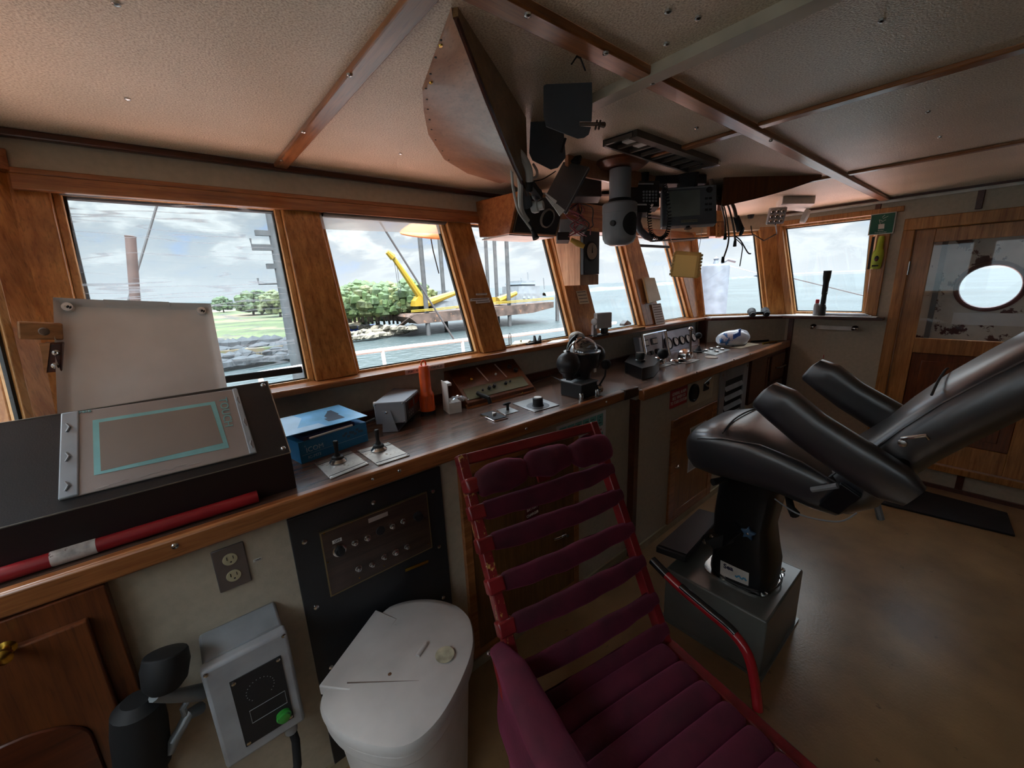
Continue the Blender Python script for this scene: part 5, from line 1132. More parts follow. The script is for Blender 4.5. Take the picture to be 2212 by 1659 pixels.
o = MB().prism([PS(1180, 742), PS(1205, 740), PS(1230, 733), PS(1200, 733)], (0, 0, .002)).build('paper_sheet', M_paper); tag(o, 'loose white paper sheet on the sill, left of the crumpled cloth', 'paper')
c = PS(1247, 728, .03); rg = MB().ball((0, 0, 0), .06, 18, (1.2, .7, .62))
for v in rg.v: d = 1 + .28 * noise.noise(v * 26) + .15 * noise.noise(v * 60); v *= d; v += c; v.z = max(v.z, ZS)
o = rg.build('crumpled_cloth', mat('greyish_cloth', 'a8a49a', .9, sheen=.3), sub=1); tag(o, 'crumpled grey-white cloth bundle on the sill beside the flood light', 'cloth')
fl = thing('flood_light', 'pale grey square flood light head on a bracket standing on the sill', 'lamp', PS(1300, 722)); c = pY(1302, 692, 1.80)
M_lg = mat('pale_grey_casing', 'b4b5b6', .4)
Rf = (V((.93, -.36, 0)).normalized(), V((.36, .93, 0)).normalized(), V((0, 0, 1)))
MB().box(c, (.125, .045, .11), Rf).build('head', M_lg, fl, bevel=.008, seg=3)
MB().lathe([(.024, 0), (.024, .015), (.014, .02), (0, .02)], c - Rf[0]*.062 + V((0,0,-.005)), -Rf[0] - Rf[1]*.6, 16).build('side_knob', M_lg, fl)
MB().prism([c - Rf[0]*.06 + V((0,0,-.03)), c - Rf[0]*.075 + V((0,0,-.03)), V((c.x-.105, c.y, ZS)), V((c.x-.05, c.y, ZS))], Rf[1]*.03).build('bracket', M_lg, fl, bevel=.002)
MB().b2(V((c.x-.1, c.y-.03, ZS)), V((c.x+.09, c.y+.04, ZS+.012))).build('base', M_dark, fl, bevel=.003)
MB().b2(V((c.x+.005, c.y-.01, ZS+.012)), V((c.x+.05, c.y+.02, c.z-.05))).build('neck', M_dark, fl)
wd2 = MB().b2((2.36, 1.755, ZS), (2.80, 1.83, ZS + .018)).build('wood_offcut', wood('offcut_wood', '6a4224', '9a6a40')); tag(wd2, 'flat brown wood offcut lying on the sill right of the flood light', 'wood piece')
c = PS(1356, 703); o = MB().prism([c + V((-.05, 0, 0)), c + V((.055, 0, 0)), c + V((.05, 0, .02)), c + V((.0, 0, .045)), c + V((-.045, 0, .018))], (0, .05, 0)).build('rubber_wedge', M_dark, bevel=.004); tag(o, 'black wedge-shaped rubber block on the sill under the fourth window', 'wedge')
# ledge things on the right
ZL = 1.142
def PL(x, y, h=0): return pz(x, y, ZL + h)
cl = MB().grid(lambda u, v: lerp(lerp(V((3.87, 1.74, ZL+.003)), V((4.43, .63, ZL+.003)), u), lerp(V((3.95, 1.84, ZL+.003)), V((4.44, 1.30, ZL+.003)), u), v) + V((0, 0, .003 * noise.noise(V((u*14, v*6, 0))))), 2, 2)
o = MB().prism([(3.88, 1.735, ZL), (4.312, 1.29, ZL), (4.35, .64, ZL), (4.44, .64, ZL), (4.44, 1.29, ZL), (3.95, 1.82, ZL)], (0, 0, .005)).build('ledge_cover', mat('white_ledge_cloth', 'cfcfcf', .8, bump=.5, bscale=40)); tag(o, 'white cover sheet spread over the window ledge in the right corner', 'cover sheet')
bn = thing('binoculars', 'black binoculars lying on the white ledge cover under the corner window', 'binoculars', PL(1640, 676)); c = PL(1640, 676, .035)
for s in (-1, 1):
    o_ = c + V((.05, -.04, 0)) * s; ax_ = V((.75, .35, .1)).normalized()
    MB().lathe([(.02, -.08), (.021, -.05), (.026, -.045), (.03, -.02), (.03, .02), (.034, .06), (.036, .085), (.03, .087)], o_, ax_, 20).build('barrel', M_rubber, bn)
    MB().lathe([(.03, .083), (.02, .081), (0, .08)], o_, ax_, 18).build('lens', mat('dark_lens', '14181c', .05, coat=1), bn)
MB().bar(c + V((.05, -.04, 0)), c - V((.05, -.04, 0)), .03, .02).build('bridge', M_rubber, bn)
c = pX(1762, 680, 4.405); c.z = ZL + .005; bo = thing('small_bottle', 'small grey bottle with red cap standing beside the big black torch', 'bottle', c)
MB().lathe([(.022, 0), (.023, .004), (.023, .085), (.018, .10), (.014, .105)], c, (0, 0, 1), 20).build('body', mat('grey_label', '9a9a9c', .4), bo); MB().lathe([(.014, .104), (.015, .13), (.012, .138), (0, .139)], c, (0, 0, 1), 16).build('cap', mat('red_cap', 'c03038', .4), bo)
text('BOND', .03, c + V((-.012, -.0215, .045)), (0, 0, 1), (-1, 0.4, 0), M_blackm, bo)
c = pX(1774, 682, 4.37); c.z = ZL + .005; to = thing('torch', 'tall black torch standing upright on its head on the window ledge', 'torch', c); ht = pY(1780, 585, c.y).z - c.z
MB().lathe([(.026, 0), (.028, .01), (.028, .07), (.024, .08), (.019, .10)], c, (.02, 0, 1), 24).build('head', M_dark, to)
MB().lathe([(.019, .10), (.018, .18), (.021, .185), (.021, ht - .1), (.027, ht - .06), (.029, ht), (.0, ht)], c, (.02, 0, 1), 24).build('barrel', M_rubber, to)
for z in (.1, .2): MB().lathe([(.004, 0), (0, .003)], c + V((-.012, -.018, z)), (-.5, -.8, 0), 8).build('button', M_steel, to)
for k in range(3):
    o = MB().prism([V((4.37, .68 + .02*k, ZL+.006+.007*k)), V((4.37, 1.0, ZL+.006+.007*k)), V((4.435, 1.0, ZL+.006+.007*k)), V((4.435, .68 + .02*k, ZL+.006+.007*k))], (0, 0, .006)).build('booklet', mat('grey_paper_stack', 'b2b4ba', .7)); tag(o, ('bottom', 'middle', 'top')[k] + ' grey booklet of the pile on the ledge beside the door-side window post', 'booklet', 'booklets on the window ledge')

# ------------------------------------------------------------------ RIGHT WALL FITTINGS
XW = XR
gs = thing('green_sign', 'green safety sign with white device symbol at the top of the window post', 'sign', pX(1905, 505, XW - .02))
q = [pX(1873, 505, XW-.02), pX(1928, 508, XW-.02), pX(1938, 460, XW-.02), pX(1885, 460, XW-.02)]
yA, yB_, zA, zB_ = (q[0].y + q[3].y)/2, (q[1].y + q[2].y)/2, (q[0].z+q[1].z)/2, (q[2].z+q[3].z)/2
yA += .0
MB().b2((XW-.024, yB_, zA), (XW-.016, yA, zB_)).build('border', M_white, gs)
MB().b2((XW-.026, yB_+.006, zA+.006), (XW-.022, yA-.006, zB_-.006)).build('plate', mat('safety_green', '0f5a44', .4), gs)
cy_ = (yA+yB_)/2; zc_ = lerp(zA, zB_, .45)
def GS(a, b): return V((XW-.0262, cy_ - a, zc_ + b))
sy = MB().prism([GS(-.018, -.03), GS(.018, -.03), GS(.016, .006), GS(-.02, .006)], (-.001, 0, 0))
sy.build('device_symbol', M_white, gs)
sy = MB()
for a, b, c_, d in ((-.01, .006, -.02, .04), (-.005, .02, .02, .035), (0, .045, .03, .06), (-.005, .055, .01, .072), (-.02, .04, .0, .03)): sy.bar(GS(a, b), GS(c_, d), .003, .001, (1, 0, 0))
sy.build('signal_rays', M_white, gs)
text('Radar', .016, GS(0, -.042), (0, -1, 0), (0, 0, 1), M_white, gs); text('Transponder', .014, GS(0, -.056), (0, -1, 0), (0, 0, 1), M_white, gs)
sa = thing('rescue_transponder', 'lime green handheld rescue transponder hung on the window post under the green sign', 'transponder', pX(1893, 580, XW-.05)); 
M_lime = mat('lime_plastic', 'b4c83c', .4)
a_, b_ = pX(1905, 510, XW-.04), pX(1890, 581, XW-.04); dz = (b_ - a_); 
rings = []
for t, w_, d_ in ((0, .016, .014), (.08, .02, .016), (.38, .022, .018), (.46, .034, .022), (.6, .038, .024), (.95, .032, .022), (1, .03, .02)):
    c = lerp(a_, b_, t); rings.append([c + V((d_*math.sin(k*2*PI/16), w_*math.cos(k*2*PI/16), 0)) for k in range(16)])
MB().loft(rings).build('body', M_lime, sa, bevel=.002)
c = lerp(a_, b_, .68) + V((-.024, 0, 0)); MB().ball(c, .02, 14, (.25, .7, 1.1)).build('dark_window', M_black, sa); MB().lathe([(.008, 0), (0, .003)], c + V((-.006, 0, -.008)), (-1, 0, 0), 10).build('indicator', mat('dull_red', '7a2a26', .4), sa)
MB().box(lerp(a_, b_, .9) + V((-.022, 0, 0)), (.004, .04, .012)).build('label', M_blackm, sa)
MB().b2((XW-.045, b_.y+.035, b_.z+.0), (XW-.0142, b_.y+.048, a_.z)).build('holder', M_dark, sa)
rh = thing('roll_holder', 'chrome roll holder bar with two pointed ends on the wall under the ledge', 'holder', pX(1800, 715, XW))
a_, b_ = pX(1757, 706, XW-.05), pX(1847, 710, XW-.05)
MB().prism([a_ + V((.02, 0, -.02)), b_ + V((.02, 0, -.02)), b_ + V((.02, 0, .014)), a_ + V((.02, 0, .014))], (.004, 0, 0)).build('strip', M_white, rh)
for p in (a_, b_): MB().lathe([(.012, -.01), (.026, 0), (.012, .018), (.004, .024), (0, .025)], p, (-1, -.2, 0), 14).tube([p, V((XW, p.y, p.z))], .008, 8).build('end_knob', M_chrome, rh)
n1 = thing('number_notice', 'small red wall label with the number 1 above it, beside the door casing', 'sign', pX(1777, 790, XW))
c = pX(1778, 787, XW-.002); MB().box(c, (.003, .085, .04)).build('plate', MATS['red_sign'], n1); text('1', .05, pX(1779, 771, XW-.001), (0, -1, 0), (0, 0, 1), MATS['red_sign'], n1)
for k in (0, 1): MB().box(c + V((-.002, 0, .008 - .014*k)), (.001, .06, .004)).build('text_line', M_ltr, n1)
# LED light fixture and cables
def FC(x, y, z=CE): return pz(x, y, z)
lf_ = thing('ceiling_led_light', 'white ceiling light box with tilted clear LED cluster head over the corner windows', 'light', FC(1710, 447))
c = FC(1705, 452, CE - .03); MB().prism([FC(1675, 452, CE-.05), FC(1740, 458, CE-.05), FC(1760, 440, CE-.05), FC(1690, 440, CE-.05)], (0, 0, .05)).build('housing', M_white, lf_, bevel=.004)
h = pl(1677, 466, CW, CW.dot(FC(1690, 450, CE-.06)) - .05); 
Rh = frame(V((-.75, -.6, -.35)), (0, 0, 1))
MB().box(h, (.12, .12, .03), Rh).build('led_head', mat('clear_led_lens', 'b9b6b8', .15, coat=.6), lf_, bevel=.01)
for i_ in range(3):
    for j_ in range(3): MB().lathe([(.014, 0), (.010, .004), (0, .001)], h + Rh[0]*(i_-1)*.034 + Rh[1]*(j_-1)*.034 + Rh[2]*.015, Rh[2], 12).build('led', M_chrome, lf_)
h2 = pl(1738, 467, CW, CW.dot(FC(1740, 455, CE-.06))); Rh2 = frame(V((.1, -.9, -.3)), (0, 0, 1)); MB().lathe([(.055, -.01), (.05, .02), (0, .028)], h2, Rh2[2], 20).build('lamp_head', M_white, lf_)
wc_ = MB().tube([FC(1622, 464), FC(1620, 475, CE-.03), pl(1625, 505, CW, CW.dot(FC(1622, 464))), pl(1650, 520, CW, CW.dot(FC(1622, 464))), pl(1678, 505, CW, CW.dot(FC(1622, 464))-.1), h - V((0,0,.06))], .005, 8).lathe([(.03, 0), (.022, -.03), (.01, -.035)], FC(1622, 464), (0, 0, 1), 12).build('lamp_cable', M_dark); tag(wc_, 'thin dark cable looping from a ceiling socket down to the clear LED light head', 'cable')
# ------------------------------------------------------------------ OVERHEAD CONSOLE, FITTINGS AND CABLES
def PC(x, y, d): return EYE + ray(x, y) * (d / FOC)          # a point d metres in front of the eye plane
M_valw = wood('valance_plywood', '8a5638', 'b98a68', axis='y', rough=.32, grain=.8)
def wing(mirror):
    out = [(.536, .794), (.586, .947), (.645, 1.125), (.72, 1.258), (.826, 1.425), (1.028, 1.653), (1.237, 1.786), (1.50, 1.86)]
    low = [(.539, .796, 2.045), (.60, .837, 2.01), (.68, .892, 1.965), (.76, .946, 1.925), (.83, .995, 1.895), (.88, 1.03, 1.875), (.94, 1.071, 1.855), (1.02, 1.13, 1.825)]
    mx = (lambda x: 3.556 - x) if mirror else (lambda x: x)
    if mirror: low = [(x, y, 2.06 - (2.06 - z) * .62) for x, y, z in low]
    n = 7
    def fn(u, v):
        t = u * n; i = min(int(t), n - 1); w = t - i
        o = lerp(V((*out[i], CE)), V((*out[i+1], CE)), w); l = lerp(V(low[i]), V(low[i+1]), w)
        p = lerp(l, o, v); p.z += .02 * math.sin(PI * v) * u; p.x = mx(p.x); return p
    return fn, mx, low
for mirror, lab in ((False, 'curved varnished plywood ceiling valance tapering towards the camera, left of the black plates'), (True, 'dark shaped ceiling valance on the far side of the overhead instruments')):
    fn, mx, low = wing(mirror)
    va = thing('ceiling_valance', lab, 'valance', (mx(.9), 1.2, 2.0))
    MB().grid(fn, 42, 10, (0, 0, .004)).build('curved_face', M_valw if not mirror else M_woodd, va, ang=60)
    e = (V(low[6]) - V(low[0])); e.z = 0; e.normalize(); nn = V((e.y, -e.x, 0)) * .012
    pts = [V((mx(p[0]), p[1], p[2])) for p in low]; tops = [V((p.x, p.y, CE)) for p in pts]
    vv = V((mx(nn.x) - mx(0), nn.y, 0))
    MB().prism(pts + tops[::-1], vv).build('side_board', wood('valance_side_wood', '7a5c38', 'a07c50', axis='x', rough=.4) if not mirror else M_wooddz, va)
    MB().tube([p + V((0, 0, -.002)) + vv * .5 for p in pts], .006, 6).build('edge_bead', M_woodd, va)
    if not mirror:
        for k in range(11):
            t = .10 + k * .062; p = fn(t, .93) + V((0, 0, -.001)); MB().lathe([(.004, 0), (.003, .0012), (0, .0012)], p, (0, 0, -1), 8).build('screw_hole', M_blackm, va)
        for t in (.12, .26): MB().lathe([(.007, 0), (.006, .003), (0, .003)], fn(t, .86), (.2, 0, -1), 10).build('screw', M_brass, va)
# back board of the overhead recess
bb = thing('overhead_back_board', 'low wooden back board under the ceiling behind the overhead instruments', 'board', (1.9, 1.32, 1.95))
MB().b2((1.44, 1.31, 1.985), (2.55, 1.33, CE)).build('board', M_valw, bb, bevel=.003)
MB().lathe([(.12, 0), (.125, .012), (.10, .03), (.09, .03)], V((1.74, 1.25, CE)), (0, 0, -1), 28).build('round_pad', wood('round_pad_wood', '4e2818', '7e4a2e'), bb)
# speaker box
sx = thing('speaker_box', 'varnished wooden box with black gauge panel at the head of the third window', 'instrument box', (1.65, 1.9, 1.79))
prof = [(2.04, 1.80), (2.06, 2.0), (1.68, 1.985), (1.766, 1.79), (1.90, 1.79)]
MB().prism([(1.47, y, z) for y, z in prof], (.37, 0, 0)).build('case', M_wood, sx, bevel=.004)
fz = V((0, 1.68 - 1.766, 1.985 - 1.79)).normalized(); fxn = V((0, -fz.z, fz.y)); 
def SB(u, v, h=0): return V((lerp(1.47, 1.84, u), 1.766, 1.79)) + fz * (v * .213) + fxn * h
pn = MB().prism([SB(.05, .04), SB(.95, .04), SB(.95, .96), SB(.05, .96)], fxn * .006).build('front_panel', M_black, sx)
edge(MB(), [SB(.06, .05, .007), SB(.94, .05, .007), SB(.94, .95, .007), SB(.06, .95, .007)], .0025, fxn).build('gold_line', mat('dull_gold_line', '8a7452', .4, .5), pn)
g = MB().lathe([(.052, 0), (.052, .008), (.045, .012), (.043, .006)], SB(.66, .46, .006), fxn, 26).build('gauge_ring', mat('grey_gauge_ring', '78746e', .4), pn)
MB().lathe([(.043, 0), (0, .001)], SB(.66, .46, .012), fxn, 24).build('gauge_face', M_blackm, pn)
MB().b2((1.48, 1.78, 1.784), (1.83, 2.03, 1.79)).build('white_underside', M_white, sx)
# barometer on its wood block, pillar labels, grey box
wbx = thing('wooden_instrument_block', 'light wooden wedge block fixed to the window pillar, carrying the black clinometer', 'wood block', (2.1, 1.85, 1.49))
MB().prism([(2.075, 2.03, 1.86), (2.075, 1.79, 1.86), (2.265, 1.79, 1.86), (2.265, 2.03, 1.86)], (0, 0, -.03)).build('top', M_woodl, wbx)
MB().prism([(2.075, 1.93, 1.50), (2.075, 1.79, 1.50), (2.075, 1.79, 1.84), (2.075, 2.03, 1.84)], (.19, 0, 0)).build('wedge', wood('block_wood', 'a8744c', 'd4a87e', axis='z', rough=.45, coat=.1), wbx, bevel=.003)
cm = thing('clinometer', 'black rectangular clinometer with a round pale dial on the wooden block', 'clinometer', (2.16, 1.78, 1.56))
ca, cb_ = pY(1252, 596, 1.785), pY(1294, 500, 1.785)
MB().b2((2.075, 1.76, 1.565), (2.235, 1.789, 1.835)).build('case', M_black, cm, bevel=.006)
MB().lathe([(.062, 0), (.062, .004), (.055, .006), (.052, .003)], (2.155, 1.76, 1.71), (0, -1, 0), 28).build('bezel', M_blackm, cm)
dl = MB().lathe([(.052, 0), (0, .001)], (2.155, 1.757, 1.71), (0, -1, 0), 28).build('dial', mat('aged_dial', '9c8f7c', .6), cm)
MB().prism([(2.149, 1.7555, 1.70), (2.161, 1.7555, 1.70), (2.156, 1.7555, 1.75)], (0, -.001, 0)).lathe([(.007, 0), (0, .002)], (2.155, 1.757, 1.705), (0, -1, 0), 10).build('needle', M_blackm, cm)
for x in (2.09, 2.22): MB().lathe([(.004, 0), (0, .002)], (x, 1.76, 1.585), (0, -1, 0), 8).build('screw', M_steel, cm)
gx = thing('grey_junction_box', 'grey junction box with open black side, tangled red wires in front of it', 'junction box', PC(1228, 495, 2.25))
Rg = (CT, -CW, CU)
MB().box(PC(1235, 492, 2.36), (.15, .07, .075), Rg).build('case', M_gm, gx, bevel=.004); MB().box(PC(1216, 514, 2.34), (.07, .06, .045), Rg).build('dark_recess', M_blackm, gx)
hb = thing('header_box', 'wooden header box behind the hanging wires at the head of the fourth window', 'box', (2.2, 1.98, 1.87))
MB().b2((1.90, 1.93, 1.86), (2.75, 2.05, 2.04)).build('board', M_wood, hb, bevel=.004)
def pill_label(pts, lab, k, text_lines=0):
    r = thing('paper_label', lab, 'label', sum(pts, V((0,0,0))) / 4); n_ = (pts[1]-pts[0]).cross(pts[3]-pts[0]).normalized(); n_ = n_ if n_.dot(CW) < 0 else -n_
    MB().prism(pts, n_ * .0012).build('paper', M_paper if k else mat('aged_paper', 'c9bfa2', .7), r)
    if text_lines:
        m_ = MB()
        for j in range(text_lines):
            v = (j + .6) / text_lines; m_ = MB().prism([lerp(lerp(pts[0], pts[1], .08), lerp(pts[3], pts[2], .08), v - .12/text_lines) + n_*.0013, lerp(lerp(pts[0], pts[1], .9), lerp(pts[3], pts[2], .9), v - .12/text_lines) + n_*.0013, lerp(lerp(pts[0], pts[1], .9), lerp(pts[3], pts[2], .9), v + .14/text_lines) + n_*.0013, lerp(lerp(pts[0], pts[1], .08), lerp(pts[3], pts[2], .08), v + .14/text_lines) + n_*.0013], n_ * .0004); m_.build('printed_line', mat('faded_print', '6a6258', .7), r)
    return r
def FP(x, y, off=-.004): return pl(x, y, (0, 1, -.25), 1.585 + off)
pill_label([FP(1252, 657), FP(1273, 655), FP(1266, 627), FP(1244, 629)], 'aged paper table pinned on the pillar under the clinometer block', 0, 4)
pill_label([FP(1016, 651), FP(1057, 649), FP(1057, 643), FP(1016, 645)], 'upper white text strip on the pillar between the second and third windows', 1, 1)
pill_label([FP(1028, 656), FP(1059, 653), FP(1059, 648), FP(1028, 650)], 'lower white text strip on the pillar between the second and third windows', 1, 1)
pill_label([FP(1028, 638), FP(1052, 637), FP(1052, 633), FP(1028, 634)], 'topmost short white text strip on the pillar between the second and third windows', 1, 1)
pill_label([FP(1418, 705, -.012), FP(1438, 702, -.012), FP(1427, 655, -.012), FP(1407, 657, -.012)], 'bluish tide table sheet hanging low on the pillar right of the fourth window', 1, 9)
hold = thing('plastic_holder', 'yellowed clear plastic holder fixed on the pillar right of the fourth window', 'holder', FP(1405, 630, -.03))
MB().prism([FP(1398, 655, -.015), FP(1424, 648, -.015), FP(1410, 600, -.015), FP(1386, 600, -.015)], (0, -.02, 0)).build('pocket', mat('yellowed_plastic', 'c4b184', .35, coat=.3), hold, bevel=.004)
# periscope-like grey tube
pt = thing('periscope_tube', 'grey cylindrical periscope housing hanging from the ceiling with a round black opening', 'periscope', (1.74, 1.25, 1.69))
pc0 = V((1.735, 1.25, 0)); M_pg = mat('grey_hammered_paint', '87878a', .4, var=.04)
zb0, zt0 = pl(1320, 531, (0, 1, 0), 1.25).z, pl(1320, 437, (0, 1, 0), 1.25).z
MB().lathe([(.05, zt0 - .005), (.05, CE - .035)], pc0, (0, 0, 1), 26).build('neck', M_pg, pt)
MB().lathe([(.055, zt0 - .01), (.058, zt0 + .005), (.054, zt0 + .012), (.05, zt0 + .02)], pc0, (0, 0, 1), 26).build('collar', M_blackm, pt)
hd_ = MB().lathe([(0, zb0), (.04, zb0 + .003), (.068, zb0 + .016), (.078, zb0 + .035), (.080, zb0 + .06), (.080, zt0 - .045), (.0815, zt0 - .044), (.0815, zt0 - .005), (.074, zt0 + .002), (.05, zt0 + .002)], pc0, (0, 0, 1), 36).build('head', M_pg, pt)
dv = V((-.16, -.98, 0)).normalized(); zc0 = (zb0 + zt0) / 2 - .004; rings = []
sidev = V((-dv.y, dv.x, 0))
opn = MB()
opn.grid(lambda u, v: (lambda a, r_: pc0 + V((0, 0, zc0)) + V((0, 0, 1)) * r_ * 1.0 * math.sin(a) * .052 + (dv * math.cos(r_ * math.cos(a) * .60) + sidev * math.sin(r_ * math.cos(a) * .60)) * .0822)(2*PI*u, v), 30, 5)
opn.build('black_opening', M_blackm, pt)
kd = (V((0, 0, zc0 + .005)) + pc0); kdir = V((-.96, -.28, 0)).normalized(); MB().lathe([(.013, 0), (.013, .014), (.011, .016), (0, .016)], kd + kdir * .079, kdir, 16).build('side_knob', M_dark, pt)
# hanging black plates
M_hp = mat('dark_grey_plate', '4a4d52', .5, bump=.2, bscale=300)
def hang_plate(lab, corners, d, m=M_blackm, nm='black_plate', th=.003, attach=None):
    r = thing(nm, lab, 'plate', PC(*corners[0], d)); pts = [PC(x, y, d) for x, y in corners]; MB().prism(pts, CW * th).build('plate', m, r, bevel=.0008)
    if attach: MB().bar(attach[0], attach[1], .02, .02).build('hanger', M_blackm, r)
    return r
p0 = pz(1228, 180, CE); d1 = (p0 - EYE).dot(CW)
h1_ = hang_plate('large flat black metal bracket plate hanging from the ceiling, nearest the camera', [(1187, 178), (1279, 176), (1280, 225), (1278, 262), (1252, 262), (1252, 272), (1277, 274), (1272, 290), (1262, 297), (1248, 299), (1180, 273), (1174, 250), (1174, 185)], d1, M_hp)
MB().tube([PC(1252, 268, d1), PC(1290, 268, d1), PC(1304, 270, d1 + .02)], [.005, .005, .008], 8).build('bolt', mat('rusty_steel', '7a6a60', .5, .7), h1_)
for x in (1290, 1297): MB().tube([PC(x, 260, d1), PC(x - 4, 280, d1)], .003, 6).build('nut', MATS['rusty_steel'], h1_)
p0 = pz(1175, 262, CE); d2 = (p0 - EYE).dot(CW) - .12
h2_ = hang_plate('second flat black bracket plate behind the large one, above the cable bundle', [(1146, 262), (1180, 258), (1218, 285), (1222, 340), (1205, 362), (1190, 366), (1150, 346), (1143, 330)], d2 + .12, M_hp)
MB().bar(PC(1222, 298, d2 + .1), PC(1212, 330, d2 + .12), .006, .006).build('strut', M_blackm, h2_)
MB().bar(PC(1165, 262, d2 + .12), PC(1160, 246, d2 + .13), .02, .01).build('hanger', M_blackm, h2_)
h3 = thing('black_screen_panel', 'tilted black panel hanging at an angle with white paper tags below it', 'panel', PC(1225, 405, 1.75))
MB().prism([PC(1217, 349, 1.78), PC(1272, 360, 1.72), PC(1219, 460, 1.66), PC(1177, 425, 1.70)], CW * .02 + CT * .01).build('panel', M_hp, h3, bevel=.002)
MB().tube([PC(1272, 361, 1.71), PC(1219, 461, 1.65)], .002, 6).build('edge_line', M_gm, h3)
MB().prism([PC(1194, 443, 1.655), PC(1203, 440, 1.655), PC(1220, 454, 1.65), PC(1209, 466, 1.65)], CW * .006).build('white_tag', M_white, h3)
for a, b in (((1177, 416), (1203, 438)), ((1179, 424), (1198, 444))): MB().prism([PC(a[0], a[1]-1, 1.665), PC(b[0], b[1]-4, 1.655), PC(b[0]-3, b[1]+3, 1.655), PC(a[0], a[1]+2, 1.665)], CW * .002).build('white_strap', M_white, h3)
MB().bar(PC(1240, 352, 1.76), PC(1246, 330, 1.8), .05, .02).build('hanger', M_blackm, h3)
# dark instrument clutter
def bxC(name, lab, cat_, c, size, d, m=M_black, yaw=0, bevel=.004):
    r = thing(name, lab, cat_, PC(*c, d)); Rr = (CT * math.cos(yaw) + CW * math.sin(yaw), CW * math.cos(yaw) - CT * math.sin(yaw), CU)
    o = MB().box(PC(*c, d), size, Rr).build('case', m, r, bevel=bevel); return r, Rr, PC(*c, d)
r, Rr, c = bxC('black_device', 'black equipment case in the shade left of the grey periscope', 'equipment', (1262, 398), (.16, .08, .16), 2.05)
MB().bar(c + CU*.07, c + CU * .16, .05, .05).build('hanger', M_blackm, r)
r, Rr, c = bxC('black_device', 'long dark equipment case above the radio and monitor, against the ceiling', 'equipment', (1455, 396), (.32, .10, .05), 2.22)
MB().bar(c, V((c.x, c.y, CE)), .06, .06).build('hanger', M_blackm, r)
r, Rr, c = bxC('radio_telephone', 'black radio telephone with a keypad hanging between periscope and monitor', 'radio', (1388, 425), (.155, .07, .135), 2.12)
for i_ in range(5):
    for j_ in range(4): MB().lathe([(.006, 0), (.005, .003), (0, .003)], c - Rr[1]*.035 + Rr[0]*(-.005 + .016*i_) + Rr[2]*(.0 - .016*j_ + .01), -Rr[1], 8).build('key', M_gm, r)
MB().box(c - Rr[1]*.036 + Rr[0]*.0 + Rr[2]*.05, (.09, .002, .008), Rr).build('trim_line', M_gm, r)
MB().bar(c + Rr[2]*.05, V((c.x, c.y, CE)), .05, .03).build('hanger', M_blackm, r)
MB().box(PC(1384, 447, 2.06), (.11, .06, .006), Rr).build('white_shelf', M_white, r)
MB().box(PC(1380, 457, 2.06), (.09, .07, .035), Rr).build('lower_unit', M_blackm, r, bevel=.004)
mo, Rm, c = bxC('monitor', 'black flat marine display with dull grey-green screen hanging under the overhead console', 'monitor', (1486, 448), (.275, .05, .205), 2.15, mat('charcoal_casing', '55595e', .45), yaw=-.15, bevel=.006)
scn = MB().box(c - Rm[1]*.026 + Rm[0]*-.03 + Rm[2]*.012, (.165, .004, .135), Rm).build('screen', mat('grey_green_screen', '747b76', .3, coat=.4), mo)
MB().box(c - Rm[1]*.026 + Rm[0]*.0 + Rm[2]*.092, (.24, .004, .006), Rm).build('top_line', M_gm, mo)
l = MB().box(c - Rm[1]*.027 + Rm[0]*.0 + Rm[2]*-.083, (.082, .002, .013), Rm).build('warning_label', mat('tan_label', '8c8672', .6), mo); text('DO NOT TOUCH', .010, c - Rm[1]*.0285 + Rm[2]*-.083, Rm[0], Rm[2], M_blackm, l)
for k in range(6): MB().box(c - Rm[1]*.027 + Rm[0]*.085 + Rm[0]*.02*(k % 2) + Rm[2]*(.03 - .03*(k//2)), (.014, .004, .010), Rm).build('button', M_blackm, mo)
MB().lathe([(.016, 0), (.015, .004), (0, .005)], c - Rm[1]*.026 + Rm[0]*.1 + Rm[2]*.075, -Rm[1], 16).build('round_key', M_blackm, mo)
MB().bar(c + Rm[2]*.08 + Rm[1]*.03, V(((c + Rm[1]*.03).x, (c + Rm[1]*.03).y, CE)), .10, .03).build('hanger', M_blackm, mo)
MB().lathe([(.01, 0), (.012, .01), (.02, .014), (0, .016)], c - Rm[2]*.10, -Rm[2], 12).build('lower_knob', M_blackm, mo)
# handset with coil cord
hs2 = thing('radio_handset', 'mauve-grey curved handset with black coiled cord hanging below the radio telephone', 'handset', PC(1380, 490, 2.05))
MB().tube([PC(1378, 462, 2.05), PC(1377, 480, 2.05), PC(1383, 498, 2.05), PC(1396, 510, 2.05), PC(1410, 514, 2.05)], [.022, .018, .017, .018, .02], 12).build('handle', mat('mauve_grey_plastic', '5c5458', .4), hs2)
base = [PC(1402, 440, 2.02), PC(1403, 475, 2.0), PC(1408, 505, 2.0), PC(1425, 516, 2.0), PC(1441, 503, 2.0), PC(1446, 470, 2.0), PC(1441, 425, 2.02), PC(1436, 398, 2.05)]
sp0 = catmull(base, 40); coil = []
for i, p in enumerate(sp0):
    d = (sp0[min(i+1, len(sp0)-1)] - sp0[max(i-1, 0)]).normalized(); x_, y_, _ = frame(d, CW); a = i * .95; coil.append(p + (x_*math.cos(a) + y_*math.sin(a)) * .0095)
MB().tube(coil, .0026, 5).build('coil_cord', M_rubber, hs2)
